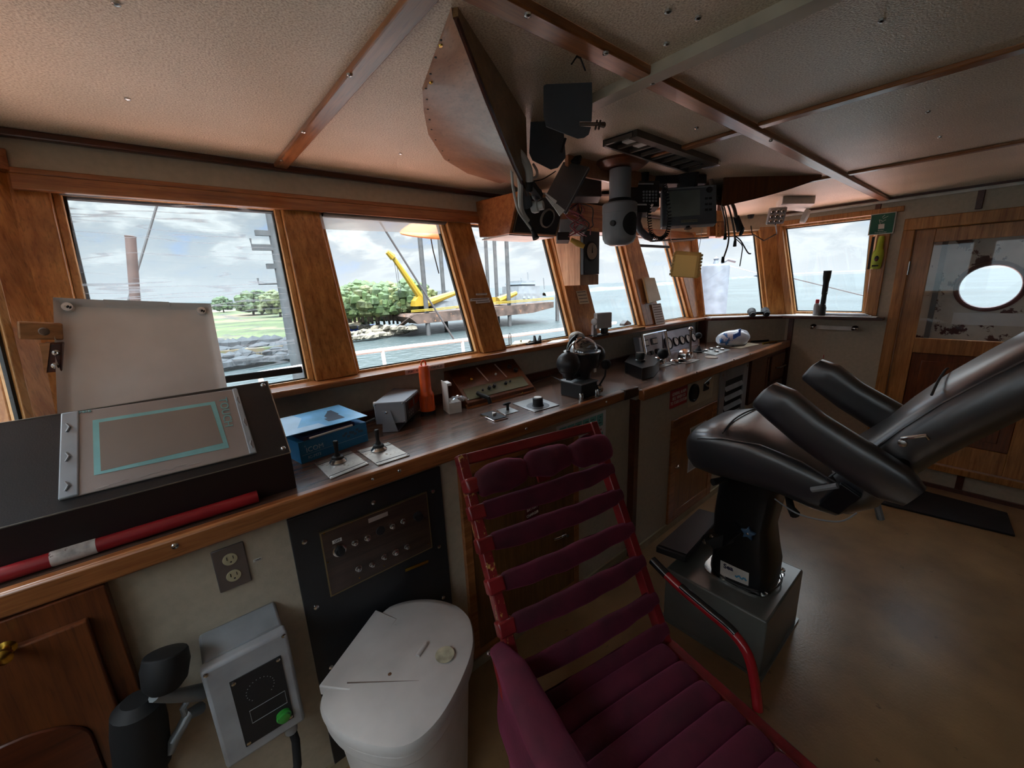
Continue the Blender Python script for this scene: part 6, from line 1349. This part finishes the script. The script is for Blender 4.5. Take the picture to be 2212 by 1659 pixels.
# grey cable bundle from the left valance
M_gc = mat('grey_cable', 'c4c0ba', .45, var=.05)
cbn = thing('cable_bundle', 'bundle of grey cables hanging from the ceiling valance past the wooden speaker box', 'cables', PC(1120, 400, 1.4))
def cab(pts, r, m, parent, nm='cable', n=8): return MB().tube(catmull([PC(*p) for p in pts], 8), r, n).build(nm, m, parent)
cab([(1090, 310, 1.30), (1112, 322, 1.29), (1132, 345, 1.30), (1142, 368, 1.32), (1144, 392, 1.34)], .013, M_gc, cbn)
cab([(1102, 340, 1.32), (1116, 360, 1.31), (1124, 395, 1.33), (1124, 430, 1.4), (1128, 458, 1.45), (1140, 478, 1.48)], .0095, M_gc, cbn)
cab([(1104, 345, 1.30), (1106, 380, 1.30), (1110, 415, 1.36), (1120, 455, 1.42), (1138, 482, 1.47), (1152, 500, 1.5)], .0045, M_gc, cbn)
cab([(1152, 355, 1.5), (1160, 370, 1.48), (1158, 382, 1.46), (1148, 386, 1.44)], .005, M_gc, cbn)
MB().tube([PC(1144, 392, 1.34), PC(1143, 412, 1.36)], [.013, .012], 10).build('black_sleeve', M_rubber, cbn)
MB().tube([PC(1140, 480, 1.48), PC(1152, 500, 1.5), PC(1158, 516, 1.5)], [.006, .009, .013], 10).build('cable_plug', M_rubber, cbn)
MB().tube([PC(1129, 410, 1.4), PC(1140, 445, 1.45)], .018, 12).build('grey_sleeve', mat('blue_grey_sleeve', '4a5056', .5), cbn)
MB().lathe([(.017, 0), (.021, .008), (.021, .024), (.015, .028), (.016, .045), (.013, .047), (.012, .03)], PC(1148, 449, 1.47), (.45, -.75, .1), 20).build('socket_ring', M_gc, cbn)
MB().ball(PC(1160, 420, 1.5), .022, 12).build('clamp', M_blackm, cbn); MB().bar(PC(1135, 385, 1.42), PC(1165, 425, 1.5), .03, .02).build('clamp_arm', M_blackm, cbn)
cab([(1148, 392, 1.4), (1170, 388, 1.42), (1188, 378, 1.45), (1200, 370, 1.5)], .002, M_dark, cbn, 'thin_wire')
# tangled red and black wires with yellow connector
tw_ = thing('wire_tangle', 'tangled red and black wires with a yellow connector before the wooden header box', 'wires', PC(1255, 480, 2.1))
M_rw = mat('dull_red_wire', '7a2c34', .5)
rnd = random.Random(4)
for k in range(9):
    x0 = 1250 + rnd.uniform(-4, 6); pts = [(x0, 440, 2.1)] + [(x0 + rnd.uniform(-25, 28), 455 + j * 17 + rnd.uniform(-6, 6), 2.08 + rnd.uniform(-.04, .04)) for j in range(4)]
    cab(pts, .0028, M_rw if k % 3 else M_dark, tw_, 'wire', 6)
cab([(1222, 438, 2.0), (1216, 455, 2.03), (1228, 470, 2.06), (1248, 484, 2.08)], .002, M_rw, tw_, 'wire', 6)
MB().tube([PC(1246, 446, 2.1), PC(1254, 470, 2.08), PC(1262, 488, 2.07), PC(1268, 494, 2.06)], .009, 8).build('sheath', mat('brown_sheath', '5c4a44', .6), tw_)
MB().tube([PC(1233, 518, 2.04), PC(1248, 526, 2.04), PC(1262, 533, 2.04)], [.012, .016, .011], 10).build('yellow_connector', mat('yellow_connector_plastic', 'b08c38', .5), tw_)
# cables hanging at the right end
rc = thing('cable_bundle', 'bunch of black and grey cables with round plugs hanging right of the monitor', 'cables', PC(1580, 470, 2.6))
M_bc = mat('brown_grey_cable', '5e564e', .5)
for pts, r_ in ((((1548, 425, 2.35), (1572, 428, 2.4), (1585, 448, 2.45), (1592, 475, 2.5), (1600, 490, 2.5)), .010),
    (((1550, 430, 2.35), (1570, 440, 2.4), (1580, 470, 2.5), (1586, 500, 2.5), (1588, 520, 2.5)), .006),
    (((1550, 433, 2.35), (1563, 445, 2.4), (1570, 475, 2.5), (1574, 505, 2.5), (1572, 530, 2.5), (1562, 560, 2.5)), .005),
    (((1555, 436, 2.35), (1560, 450, 2.4), (1566, 480, 2.5), (1567, 505, 2.5)), .006),
    (((1588, 510, 2.5), (1600, 520, 2.5), (1615, 545, 2.5), (1622, 548, 2.5)), .004), (((1588, 515, 2.5), (1603, 530, 2.5), (1602, 550, 2.5), (1598, 575, 2.5)), .003)):
    cab(pts, r_, M_bc if r_ > .004 else M_dark, rc)
MB().tube([PC(1590, 468, 2.5), PC(1600, 498, 2.5)], [.017, .022], 14).lathe([(.026, 0), (.026, .012), (.016, .012), (.014, .004)], PC(1600, 500, 2.49), (.2, -.9, -.3), 16).build('round_plug', M_rubber, rc)
for x, y in ((1567, 512), (1588, 527), (1562, 562)): MB().tube([PC(x, y - 7, 2.5), PC(x - 1, y + 5, 2.5)], [.008, .010], 10).build('plug', M_rubber, rc)
MB().tube([PC(1545, 424, 2.34), PC(1540, 415, 2.3), PC(1535, 385, 2.3)], .012, 8).build('cable', M_bc, rc)
# wooden bracket, hanging yellowed tray
wk = thing('wooden_bracket', 'small varnished wooden bracket with a pale strip of screws, above the corner window', 'bracket', FP(1550, 510, -.05))
a0 = PC(1548, 492, 3.15); MB().box(a0, (.13, .05, .15), (CT, CW, CU)).build('block', M_wood, wk, bevel=.003); MB().box(PC(1552, 485, 3.11), (.035, .02, .20), (CT, CW, CU)).build('strip', M_woodl, wk)
for y in (477, 488, 505): MB().lathe([(.004, 0), (0, .002)], PC(1552, y, 3.095), -CW, 8).build('screw', M_dark, wk)
MB().prism([PC(1537, 480, 3.08), PC(1568, 476, 3.08), PC(1560, 455, 3.08), PC(1545, 455, 3.08)], CW * .03).build('top_block', M_woodl, wk)
MB().bar(PC(1555, 472, 3.14), V((PC(1555, 472, 3.14).x, PC(1555, 472, 3.14).y, CE)), .04, .03).build('hanger', M_woodd, wk)
ty = thing('yellowed_tray', 'yellowed ribbed plastic tray hanging on strings in front of the narrow windows', 'tray', PC(1475, 605, 2.4)); dt_ = 2.42
q = [PC(1444, 600, dt_), PC(1503, 604, dt_), PC(1511, 549, dt_), PC(1454, 545, dt_)]
M_yt = mat('yellowed_tray_plastic', 'e2cf9e', .4, coat=.2, var=.05)
_t = M_yt.node_tree; _b = _t.nodes['Principled BSDF']; _tl = _t.nodes.new('ShaderNodeBsdfTranslucent'); _tl.inputs[0].default_value = (*lin('f0dcae'), 1); _mx = _t.nodes.new('ShaderNodeMixShader'); _mx.inputs[0].default_value = .75
_o = [n_ for n_ in _t.nodes if n_.type == 'OUTPUT_MATERIAL'][0]; _t.links.new(_b.outputs[0], _mx.inputs[1]); _t.links.new(_tl.outputs[0], _mx.inputs[2]); _t.links.new(_mx.outputs[0], _o.inputs[0])
def tray(u, v): 
    p = lerp(lerp(q[0], q[1], u), lerp(q[3], q[2], u), v); e = min(u, 1-u, v, 1-v); r_ = -CW * .03 * max(0, 1 - e/.07)
    cx_ = (u-.5) * (1 - .04 * (max(0, abs(v-.5)-.4)/.1)**2); p = lerp(lerp(q[0], q[1], cx_+.5), lerp(q[3], q[2], cx_+.5), v); return p + r_
MB().grid(tray, 26, 26, CW * .003).build('shell', M_yt, ty)
for k in range(7):
    for s in (0, 1): p = tray(s, .1 + k*.13) ; MB().box(p, (.012, .02, .012), (CT, CW, CU)).build('rib', M_yt, ty)
for x, x2 in ((1455, 1448), (1508, 1515)): MB().tube([PC(x, 547, dt_), PC(x2, 510, dt_ + .1), PC(x2 + 3, 470, dt_ + .2), pz(x2 + 2, 436, CE)], .0015, 5).build('string', M_paper, ty)
rl = thing('curtain_rod', 'thin dark rod across the head of the narrow windows under the monitor', 'rod', PC(1440, 515, 2.9)); MB().tube([PC(1405, 521, 2.75), PC(1530, 513, 3.1)], .006, 8).build('rod', M_dark, rl); MB().tube([PC(1443, 523, 2.85), PC(1500, 518, 3.0)], .004, 6).build('white_string', M_paper, rl)
# ceiling vent of slats
vt = thing('ceiling_vent', 'dark slatted strip let into the ceiling between the black plate and the monitor', 'vent', (1.78, 1.06, CE - .03))
va_, vb_, vc_, vd_ = V((1.43, 1.11, CE)), V((2.13, 1.13, CE)), V((2.12, .99, CE)), V((1.44, .985, CE))
M_vent = mat('grey_brown_vent', '5b524a', .45, .3)
MB().bar(vd_ - V((0,0,.012)), vc_ - V((0,0,.012)), .035, .024).build('side_rail', M_vent, vt); MB().bar(va_ - V((0,0,.012)), vb_ - V((0,0,.012)), .012, .024).build('side_rail', M_vent, vt)
MB().prism([va_ - V((0,0,.004)), vb_ - V((0,0,.004)), vc_ - V((0,0,.004)), vd_ - V((0,0,.004))], (0, 0, .003)).build('dark_slot', M_blackm, vt)
for k in range(9): t = k / 8; MB().bar(lerp(va_, vb_, t) - V((0,0,.014)), lerp(vd_, vc_, t) - V((0,0,.014)), .012, .014).build('slat', M_vent, vt)
for t, w in ((.10, .05), (.2, .04)): MB().box(lerp(lerp(va_, vb_, t), lerp(vd_, vc_, t), .6) - V((0,0,.012)), (w, .05, .006)).build('white_scrap', M_white, vt)
MB().box(V((2.14, 1.02, CE - .012)), (.04, .08, .02)).build('end_clip', M_steel, vt)
zp = thing('cable_tie', 'black cable tie dangling from a screw in the ceiling batten', 'cable tie', pz(1250, 112, CE)); c = pz(1252, 108, CE)
MB().tube([c, c - V((0, 0, .015)) + CT*-.008, c - V((0, 0, .03)) - CT * .02], .002, 5).tube([c - V((0,0,.012)), c - V((0, 0, .03)) + CT * .014 - CU*.015], .002, 5).box(c - V((0,0,.012)), (.01, .01, .006)).build('tie', M_dark, zp)
# ------------------------------------------------------------------ RED CHAIR
th = -.19; RP = V((.568, .707, .249)); RW = .606; RL = .824; ph_ = .521
e1 = V((math.cos(th), math.sin(th), 0)); ff = V((math.sin(th), -math.cos(th), 0)); uz_ = V((0, 0, 1))
up_ = -ff * math.sin(ph_) + uz_ * math.cos(ph_); bn_ = (ff * math.cos(ph_) + uz_ * math.sin(ph_))   # out of the back towards the sitter
M_redw = mat('worn_red_gloss_wood', '7c2024', .32, var=.12, vscale=12, coat=.3, spots=(30, .72, 'b88a52'))
M_redwf = mat('worn_red_edge', '7c2024', .32, var=.1, coat=.3, stretch=(1, 1, .35), spots=(55, .58, 'c9a15e'))
M_velv = mat('wine_velvet', '4a0a20', .85, var=.16, vscale=10, sheen=.35, bump=.3, bscale=120)
M_velv.node_tree.nodes['Principled BSDF'].inputs['Sheen Tint'].default_value = (.8, .12, .3, 1)
def CH(u, s, h=0): return RP + e1 * (u * RW) + up_ * (s * RL) + bn_ * h
def ST(u, f, h=0): return RP + e1 * (u * RW) + ff * f + uz_ * h
rcx = thing('red_chair', 'dark red slatted chair with wine velvet wrapped slats and armrests, back against the console', 'chair', RP + e1*RW/2 - uz_*.449)
for u in (.03, .97): MB().prism([CH(u-.028, -.02, -.02), CH(u+.028, -.02, -.02), CH(u+.028, 1, -.02), CH(u-.028, 1, -.02)], bn_ * .045).build('back_post', M_redwf if u < .5 else M_redw, rcx, bevel=.004)
MB().prism([CH(.0, .955, -.018), CH(1, .955, -.018), CH(1, 1.0, -.018), CH(0, 1.0, -.018)], bn_ * .035).build('top_rail', M_redw, rcx, bevel=.005)
MB().prism([CH(.0, -.03, -.03), CH(1, -.03, -.03), CH(1, .035, -.03), CH(0, .035, -.03)], bn_ * .03).build('bottom_rail', M_redw, rcx, bevel=.004)
MB().prism([CH(.47, .80, -.015), CH(.55, .80, -.015), CH(.55, .97, -.015), CH(.47, .97, -.015)], bn_ * .012).build('centre_slat', M_redw, rcx)
for s in (.765, .64, .49, .34, .18, .05):
    def sl_fn(u, v, s=s):
        a = 2*PI*v; bulge = .0165 + .0045 * math.sin(PI*u) + .003 * noise.noise(V((u*7, s*9, v*2))); fl_ = 1.35 if .06 < u < .94 else 1.0
        sag = -.018 * math.sin(PI * u) * .6
        return CH(lerp(.02, .99, u), s + sag, .025) + up_ * (math.cos(a) * bulge * 1.25 * fl_) + bn_ * (math.sin(a) * bulge * .7)
    m_ = MB().grid(sl_fn, 30, 16); sl_o = m_.build('padded_slat', M_velv, rcx, ang=70)
    MB().prism([CH(-.02, s-.028, .0), CH(.075, s-.028, .0), CH(.075, s+.028, .0), CH(-.02, s+.028, .0)], bn_ * .04).build('slat_end', M_redw, rcx, bevel=.006)
def bol(u, v):
    a = 2*PI*v; k = (u * 3) % 1.0; lobe = (max(0, math.sin(PI * k))) ** .45 if u < 1 else 0
    r_ = .018 + .026 * lobe; d_ = .011 * noise.noise(V((u*9, v*3, 2)))
    return CH(lerp(.05, .99, u), .868 + .01*math.sin(PI*u), .05) + up_ * (math.cos(a) * (r_ + .010 + d_)) + bn_ * (math.sin(a) * (r_ * .75 + d_))
MB().grid(bol, 60, 20).build('head_bolster', M_velv, rcx, ang=70)
MB().prism([CH(-.01, .84, .0), CH(.07, .84, .0), CH(.07, .90, .0), CH(-.01, .90, .0)], bn_ * .06).build('bolster_end', M_redw, rcx, bevel=.01)
# seat
for u in (.02, .98): MB().prism([ST(u-.035, -.04, -.035), ST(u+.035, -.04, -.035), ST(u+.035, .50, -.035), ST(u-.035, .50, -.035)], uz_ * .045).build('seat_rail', M_redw, rcx, bevel=.006)
MB().prism([ST(0, .47, -.035), ST(1, .47, -.035), ST(1, .51, -.035), ST(0, .51, -.035)], uz_ * .04).build('seat_rail', M_redw, rcx, bevel=.006)
for k in range(6):
    f0_ = .055 + k * .078
    def sc(u, v, f0_=f0_):
        a = 2*PI*v; ed_ = min(1, min(u, 1-u) / .05) ** .5; return ST(lerp(.06, .94, u), f0_, .012 + .008 * math.sin(PI*u)) + ff * (math.cos(a) * .041 * (.6+.4*ed_)) + uz_ * (math.sin(a) * (.034 + .004*noise.noise(V((u*6, k, v*2)))) * ed_)
    MB().grid(sc, 24, 16).build('seat_pad', M_velv, rcx, ang=75)
# left arm: velvet sleeve, right arm: bare bent tube
def sleeve(u, v):
    P = [ST(-.03, -.11, .20), ST(-.04, .0, .235), ST(-.05, .18, .20), ST(-.05, .34, .19), ST(-.05, .42, .17)]
    t = u * 4; i = min(int(t), 3); c = lerp(P[i], P[i+1], t - i); a = 2*PI*v; w_ = .028 + .026 * min(1, u * 2.2)
    return c + e1 * math.cos(a) * w_ + uz_ * math.sin(a) * .024
MB().grid(sleeve, 26, 16).build('armrest', M_velv, rcx, ang=75)
MB().tube([ST(-.05, .42, .17), ST(-.05, .45, .10), ST(-.05, .46, -.02)], .016, 10).tube([ST(-.04, -.12, .20), ST(-.05, -.05, .10), ST(-.05, .08, -.02)], .016, 10).build('arm_strut', M_redw, rcx)
MB().grid(lambda u, v: ST(-.075 - .02*math.sin(PI*u), lerp(-.10, .16, u) , lerp(.20, -.20, v)) + ff * (.07 * v) + e1 * (.01 * math.sin(v*9)), 8, 10, e1 * .012).build('sleeve_skirt', M_velv, rcx)
MB().lathe([(.007, 0), (.007, .03), (0, .034)], ST(-.03, -.12, .19), -e1, 10).build('hinge_bolt', M_steel, rcx)
arm = catmull([ST(1.05, -.11, .245), ST(1.05, .0, .218), ST(1.05, .12, .205), ST(1.05, .21, .195), ST(1.05, .262, .16), ST(1.05, .29, .09), ST(1.05, .31, 0)], 6)
MB().tube(arm, .0155, 12).build('bent_arm_tube', mat('red_enamel_tube', '8a1a20', .2, coat=.5, spots=(18, .62, '1c0f10')), rcx)
MB().tube(arm[:5], .0165, 12).tube([p + uz_ * .006 for p in arm[7:20]], .0135, 10).build('black_tape', mat('black_tape', '121214', .25, coat=.4), rcx)
for u, f in ((.04, .02), (.96, .02), (.04, .46), (.96, .46)): MB().tube([ST(u, f, -.03), ST(u, f + (.02 if f > .2 else -.05), -.449)], [.02, .017], 10).build('leg', M_redw, rcx)
# ------------------------------------------------------------------ WASTE BIN
zl = .385
bpts = [(.150, 1.118), (.385, 1.282), (.470, 1.268), (.555, 1.205), (.605, 1.12), (.612, 1.045), (.59, .985), (.545, .915), (.44, .84), (.34, .792), (.255, .79), (.19, .85), (.135, .935), (.112, 1.03), (.118, 1.075)]
wbn = thing('waste_bin', 'grubby white plastic step bin with rounded lid in front of the black switchgear panel', 'waste bin', (.38, 1.0, FZ))
M_bin = mat('grubby_white_plastic', 'b8b4b0', .42, var=.05, vscale=7, spots=(24, .69, '8c8078'), bump=.1, bscale=40)
cbn_ = V((sum(p[0] for p in bpts)/len(bpts), sum(p[1] for p in bpts)/len(bpts), 0))
def smooth_loop(P, it=2):
    P = [V((p[0], p[1], 0)) for p in P]
    for _ in range(it):
        Q = []
        for i in range(len(P)):
            a, b = P[i], P[(i+1) % len(P)]
            Q += [lerp(a, b, .25), lerp(a, b, .75)]
        P = Q
    return P
def ringz(s, z, P): return [cbn_ + (p - cbn_) * s + V((0, 0, z)) for p in P]
SP0 = smooth_loop(bpts, 2)
MB().loft([ringz(.70, FZ, SP0), ringz(.90, zl - .05, SP0), ringz(.90, zl - .035, SP0)]).build('body', M_bin, wbn)
MB().loft([ringz(.93, zl - .075, SP0), ringz(.975, zl - .07, SP0), ringz(.98, zl - .035, SP0), ringz(.93, zl - .03, SP0)]).build('rim', M_bin, wbn, bevel=.003)
lidb = MB().loft([ringz(.95, zl - .028, SP0), ringz(1.0, zl - .026, SP0), ringz(1.005, zl - .006, SP0), ringz(.985, zl + .004, SP0), ringz(.9, zl + .009, SP0), ringz(.5, zl + .016, SP0), ringz(.05, zl + .018, SP0)]).build('lid', M_bin, wbn, ang=50)
a_, b_ = V((.128, 1.115, zl - .02)), V((.368, 1.285, zl - .02)); dd_ = (b_ - a_).normalized(); nn_ = V((dd_.y, -dd_.x, 0))
MB().prism([a_, b_, b_ + nn_ * .10 - dd_ * .02, a_ + nn_ * .10 + dd_ * .01], (0, 0, .034)).build('hinge_flap', M_bin, wbn, bevel=.004)
c = pz(961, 1414, zl + .018); MB().lathe([(.030, 0), (.030, .0012), (0, .0012)], c, (0, 0, 1), 28).build('round_sticker', mat('faded_yellow_sticker', 'a9a48c', .6, var=.15, vscale=30), lidb)
p0, p1 = pz(902, 1418, zl + .019), pz(921, 1390, zl + .019); MB().tube([p0, lerp(p0, p1, .5), p1], .008, 10).build('moulded_mark', M_bin, lidb)
p0, p1 = pz(750, 1475, zl + .0165), pz(905, 1470, zl + .019); MB().tube([p0, lerp(p0, p1, .4), p1], [.002, .0015, .0003], 6).build('scratch', mat('brown_scratch', '6a5a50', .8), lidb)
c = pz(842, 1456, zl + .017); MB().ball(c, .006, 8, (1, 1, .3)).build('brown_spot', mat('brown_spot', '6e4a30', .7), lidb)
# ------------------------------------------------------------------ HELM CHAIR
M_lea = mat('black_leather', '1d1f26', .42, var=.08, vscale=6, bump=.14, bscale=45, spec=.9, coat=1.0)
M_lea.node_tree.nodes['Principled BSDF'].inputs['Coat Roughness'].default_value = .25; M_lea.node_tree.nodes['Principled BSDF'].inputs['Coat IOR'].default_value = 1.7
hp = thing('chair_pedestal_box', 'grey painted steel box on the floor carrying the black helm chair', 'pedestal box', (1.90, .64, FZ))
M_gbox = mat('grey_gloss_paint', '62645f', .28, var=.08, vscale=4, spots=(30, .72, '46463f'), coat=.2)
MB().prism([(1.675, .425, FZ), (2.15, .425, FZ), (2.15, .885, FZ), (1.675, .885, FZ)], (0, 0, .30)).build('box', M_gbox, hp, bevel=.008)
MB().b2((1.665, .415, FZ), (2.16, .895, FZ + .012)).build('floor_flange', M_gbox, hp)
hc = thing('helm_chair', 'black leather helm chair with armrests, high reclined back and footrest on a grey steel box', 'chair', (1.92, .6, .10))
BT = .10
def ringrect(c, w, d, z, r=.3, n=24, ya=0):
    out = []
    for k in range(n):
        a = 2*PI*k/n; ca, sa = math.cos(a), math.sin(a); e_ = 2 / 4.5
        x = math.copysign(abs(ca) ** e_, ca) * w / 2; y = math.copysign(abs(sa) ** e_, sa) * d / 2
        out.append(V((c[0] + x, c[1] + y, z)))
    return out
M_ped = mat('black_pedestal_paint', '0e0f13', .3, var=.05)
MB().loft([ringrect((1.935, .62), .30, .30, BT), ringrect((1.935, .62), .30, .30, BT + .008)]).build('mounting_plate', M_steel, hc)
MB().loft([ringrect((1.935, .61), .25, .26, BT + .008), ringrect((1.935, .61), .26, .26, BT + .10), ringrect((1.93, .62), .23, .25, BT + .19), ringrect((1.92, .63), .20, .24, BT + .30), ringrect((1.91, .61), .20, .25, BT + .50), ringrect((1.90, .56), .20, .24, BT + .56)]).build('pedestal', M_ped, hc, ang=50)
MB().tube([V((1.935 + .15*math.cos(a), .61 + .15*math.sin(a), BT + .02)) for a in [k*2*PI/40 for k in range(40)]], .0035, 6, closed=True).build('cable_loop', M_dark, hc)
for x, y in ((1.80, .66), (1.83, .49), (2.06, .49), (2.06, .72)): MB().lathe([(.014, 0), (.014, .008), (.008, .010), (0, .014)], (x, y, BT + .008), (0, 0, 1), 8).build('bolt', M_steel, hc)
pk = pX(1590, 1250, 1.808); 
pa_ = [pX(1557, 1217, 1.812), pX(1555, 1245, 1.806), pX(1615, 1268, 1.806), pX(1618, 1240, 1.806)]
bd = MB().prism([pX(1557, 1210, 1.807), pX(1556, 1240, 1.807), pX(1617, 1265, 1.807), pX(1618, 1238, 1.807)], (-.003, 0, 0)).build('name_plate', M_white, hc)
pc_ = pX(1586, 1238, 1.803); tdir = (pX(1617, 1265, 1.807) - pX(1556, 1240, 1.807)).normalized()
text('Sea', .032, pX(1573, 1226, 1.803), tdir, (0, 0, 1), M_navy, bd, bold=.001)
wv = MB().tube([pX(1588 + k*3, 1243 + k*1.2 + 2.5*math.sin(k*1.7), 1.803) for k in range(9)], .004, 6); wv.build('blue_script', mat('light_blue_script', '4a9cc8', .4), bd)
sk = pX(1618, 1150, 1.82)
st = MB(); n = 10; st.prism([sk + V((0, math.cos(2*PI*k/n + .3) * (.034 if k % 2 == 0 else .017), math.sin(2*PI*k/n + .3) * (.034 if k % 2 == 0 else .017))) for k in range(n)], (-.018, 0, 0)).build('star_knob', mat('faded_blue_knob', '35536e', .5), hc, bevel=.004)
MB().lathe([(.006, 0), (0, .003)], sk - V((.018, 0, 0)), (-1, 0, 0), 10).tube([sk, sk + V((.06, 0, 0))], .008, 8).build('knob_screw', M_steel, hc)
# footrest
fq = [(2.155, .955, .205), (1.672, .935, .205), (1.710, .800, .205), (2.17, .83, .205)]
fq = [pz(1510, 1098, .205), pz(1417, 1180, .19), pz(1482, 1203, .19), pz(1562, 1112, .205)]
ft = MB().prism(fq, (0, 0, -.035)).build('footrest', M_blackm, hc, bevel=.005)
fc_ = sum(fq, V((0,0,0)))/4; MB().prism([lerp(fc_, p, .93) + V((0,0,.001)) for p in fq], (0, 0, .003)).build('tread', mat('dark_grip_tread', '26262a', .45, bump=.6, bscale=200), ft)
for s in (0, 1): 
    b0 = lerp(fq[2], fq[3], .45 + .45*s) + V((0, .02, -.03)); MB().bar(b0, V((b0.x + .02, .70, .30)), .03, .012, (1, 0, 0)).build('footrest_arm', M_ped, hc)
for x, y in ((1522, 1170), (1538, 1160), (1540, 1175)): MB().lathe([(.012, 0), (.010, .006), (0, .008)], pX(x, y, 1.80), (-1, 0, 0), 12).build('pivot_bolt', M_steel, hc)
MB().bar(pX(1536, 1165, 1.83), V((1.86, .66, .33)), .10, .05).bar((1.80, .62, .40), (1.82, .72, .24), .02, .05).build('footrest_hinge', M_ped, hc)
# seat shell: sections along y, superellipse in x-z
def shell(name, secs, parent, m=M_lea, n=28, e=.55, ang=60):
    """secs: (centre, half-width vector, half-height vector)"""
    rings = []
    for c, wv_, hv in secs:
        r_ = []
        for k in range(n):
            a = 2*PI*k/n; ca, sa = math.cos(a), math.sin(a)
            r_.append(V(c) + V(wv_) * (math.copysign(abs(ca)**e, ca)) + V(hv) * (math.copysign(abs(sa)**e, sa)))
        rings.append(r_)
    return MB().loft(rings).build(name, m, parent, ang=ang)
XC = 1.90
seat = [((XC, .838, .755), (.13, 0, 0), (0, .0, .03)), ((XC, .825, .758), (.21, 0, 0), (0, .01, .07)), ((XC, .79, .765), (.24, 0, 0), (0, .015, .100)), ((XC, .70, .778), (.252, 0, 0), (0, .01, .118)), ((XC, .58, .79), (.256, 0, 0), (0, 0, .122)), ((XC, .45, .778), (.255, 0, 0), (0, 0, .105)), ((XC, .33, .75), (.25, 0, 0), (0, -.01, .095)), ((XC, .25, .735), (.24, 0, 0), (0, -.02, .08)), ((XC, .20, .72), (.18, 0, 0), (0, -.02, .03))]
so = shell('seat_cushion', seat, hc, e=.48, n=36)
for x in (-.245, .245): MB().tube([V((XC + x * s_, y, z)) for s_, y, z in ((.86, .82, .80), (.97, .76, .838), (1.025, .66, .868), (1.035, .52, .88), (1.03, .38, .855), (.98, .26, .80))], .004, 6).build('seam_piping', M_lea, so)
MB().tube([V((XC + x, .665 + .02 * math.cos(x * 7), .905 - .02 * (abs(x)/.25)**3)) for x in [-.24 + .04*k for k in range(13)]], .0035, 6).build('cross_seam', M_blackm, so)
MB().b2((XC - .12, .40, .64), (XC + .12, .72, .70)).build('seat_plate', M_ped, hc, bevel=.004)
MB().tube([(XC - .17, .66, .655), (XC - .23, .69, .65)], [.012, .016], 10).build('adjust_knob', M_dark, hc)
MB().tube([(XC - .1, .45, .655), (XC - .21, .40, .64), (XC - .235, .38, .635)], [.012, .014, .018], 10).build('lever', M_rubber, hc)
MB().tube(catmull([V((XC - .2, .46, .652)), V((XC - .262, .36, .655)), V((XC - .27, .25, .68)), V((XC - .262, .205, .73))], 8), .003, 6).build('control_cable', M_gm, hc)
MB().tube([(XC, .20, .70), (XC + .02, .17, .60)], .012, 8).build('stop_rod', M_gm, hc)
# back: profile front line / rear line in the y-z plane
bk = []
prof = [(.43, .70, .40, .665), (.385, .76, .30, .655), (.33, .82, .23, .66), (.285, .89, .165, .715), (.215, .975, .115, .83), (.155, 1.07, .045, .935), (.085, 1.165, -.03, 1.03), (.01, 1.25, -.10, 1.115), (-.06, 1.325, -.17, 1.195), (-.13, 1.40, -.235, 1.28), (-.21, 1.47, -.30, 1.36), (-.28, 1.51, -.34, 1.42)]
for i, (yf_, zf_, yr, zr) in enumerate(prof):
    t = i / (len(prof) - 1); w_ = lerp(.19, .25, min(1, t*3)) if t < .7 else lerp(.25, .20, (t - .7) / .3)
    c = V((XC, (yf_ + yr)/2, (zf_ + zr)/2)); hv = V((0, (yf_ - yr)/2, (zf_ - zr)/2)); bk.append((c, (w_, 0, 0), hv))
bo_ = shell('backrest', bk, hc, e=.60)
for x in (-.232, .232): MB().tube([V((XC + x, p[0] - .012, p[1] - .035)) for p in prof[1:]], .004, 6).build('seam_piping', M_lea, bo_)
MB().tube([V((XC + x, .085 + .008, 1.165 + .01 - .02*(abs(x)/.25)**3)) for x in [-.24 + .04*k for k in range(13)]], .0035, 6).build('cross_seam', M_blackm, bo_)
MB().tube([V((XC + x, -.13 + .008, 1.40 + .01 - .02*(abs(x)/.25)**3)) for x in [-.22 + .04*k for k in range(12)]], .0035, 6).build('cross_seam', M_blackm, bo_)
MB().prism([(XC - .262, .31, .71), (XC - .262, .25, .70), (XC - .262, .20, .79), (XC - .262, .26, .82)], (.02, 0, 0)).build('hinge_cover', M_ped, hc, bevel=.004)
MB().tube([(XC - .262, .335, .765), (XC - .268, .265, .81)], .010, 8).build('gas_strut', M_gm, hc)
# arms
def arm_(x, lab):
    P = [(.525, 1.085, .030, .035), (.51, 1.09, .040, .058), (.45, 1.06, .042, .070), (.36, .995, .042, .068), (.24, .93, .042, .070), (.13, .875, .038, .066), (.08, .85, .025, .04)]
    d_ = V((0, -.86, -.5)).normalized(); hv = V((0, -.5, .86))
    return shell('armrest', [((x, y, z), (w_, 0, 0), hv * h_) for y, z, w_, h_ in P], hc, e=.62)
a1_ = arm_(XC - .285, ''); a2_ = arm_(XC + .285, '')
for x in (-.285, .285): MB().tube([(XC + x * .93, .14, .92), (XC + x * .7, .10, .95)], .02, 10).build('arm_pivot', M_ped, hc)
MB().tube([pX(1948, 947, XC - .325), pX(1965, 945, XC - .335), pX(2000, 941, XC - .335), pX(2006, 948, XC - .325)], .005, 8).lathe([(.012, 0), (.010, .008), (0, .01)], pX(1950, 957, XC - .322), (-1, 0, 0), 12).build('recline_handle', M_steel, hc)
# ------------------------------------------------------------------ FLOOR MAT
M_mat = mat('dark_ribbed_mat', '201d20', .85, var=.12, bump=.8, bscale=200)
o = MB().prism([(3.80, .56, FZ), (4.30, .50, FZ), (4.27, -.25, FZ), (3.92, -.285, FZ)], (0, 0, .014)).build('door_mat', M_mat, bevel=.004); tag(o, 'dark grey rubber door mat on the floor in front of the wooden door', 'mat')
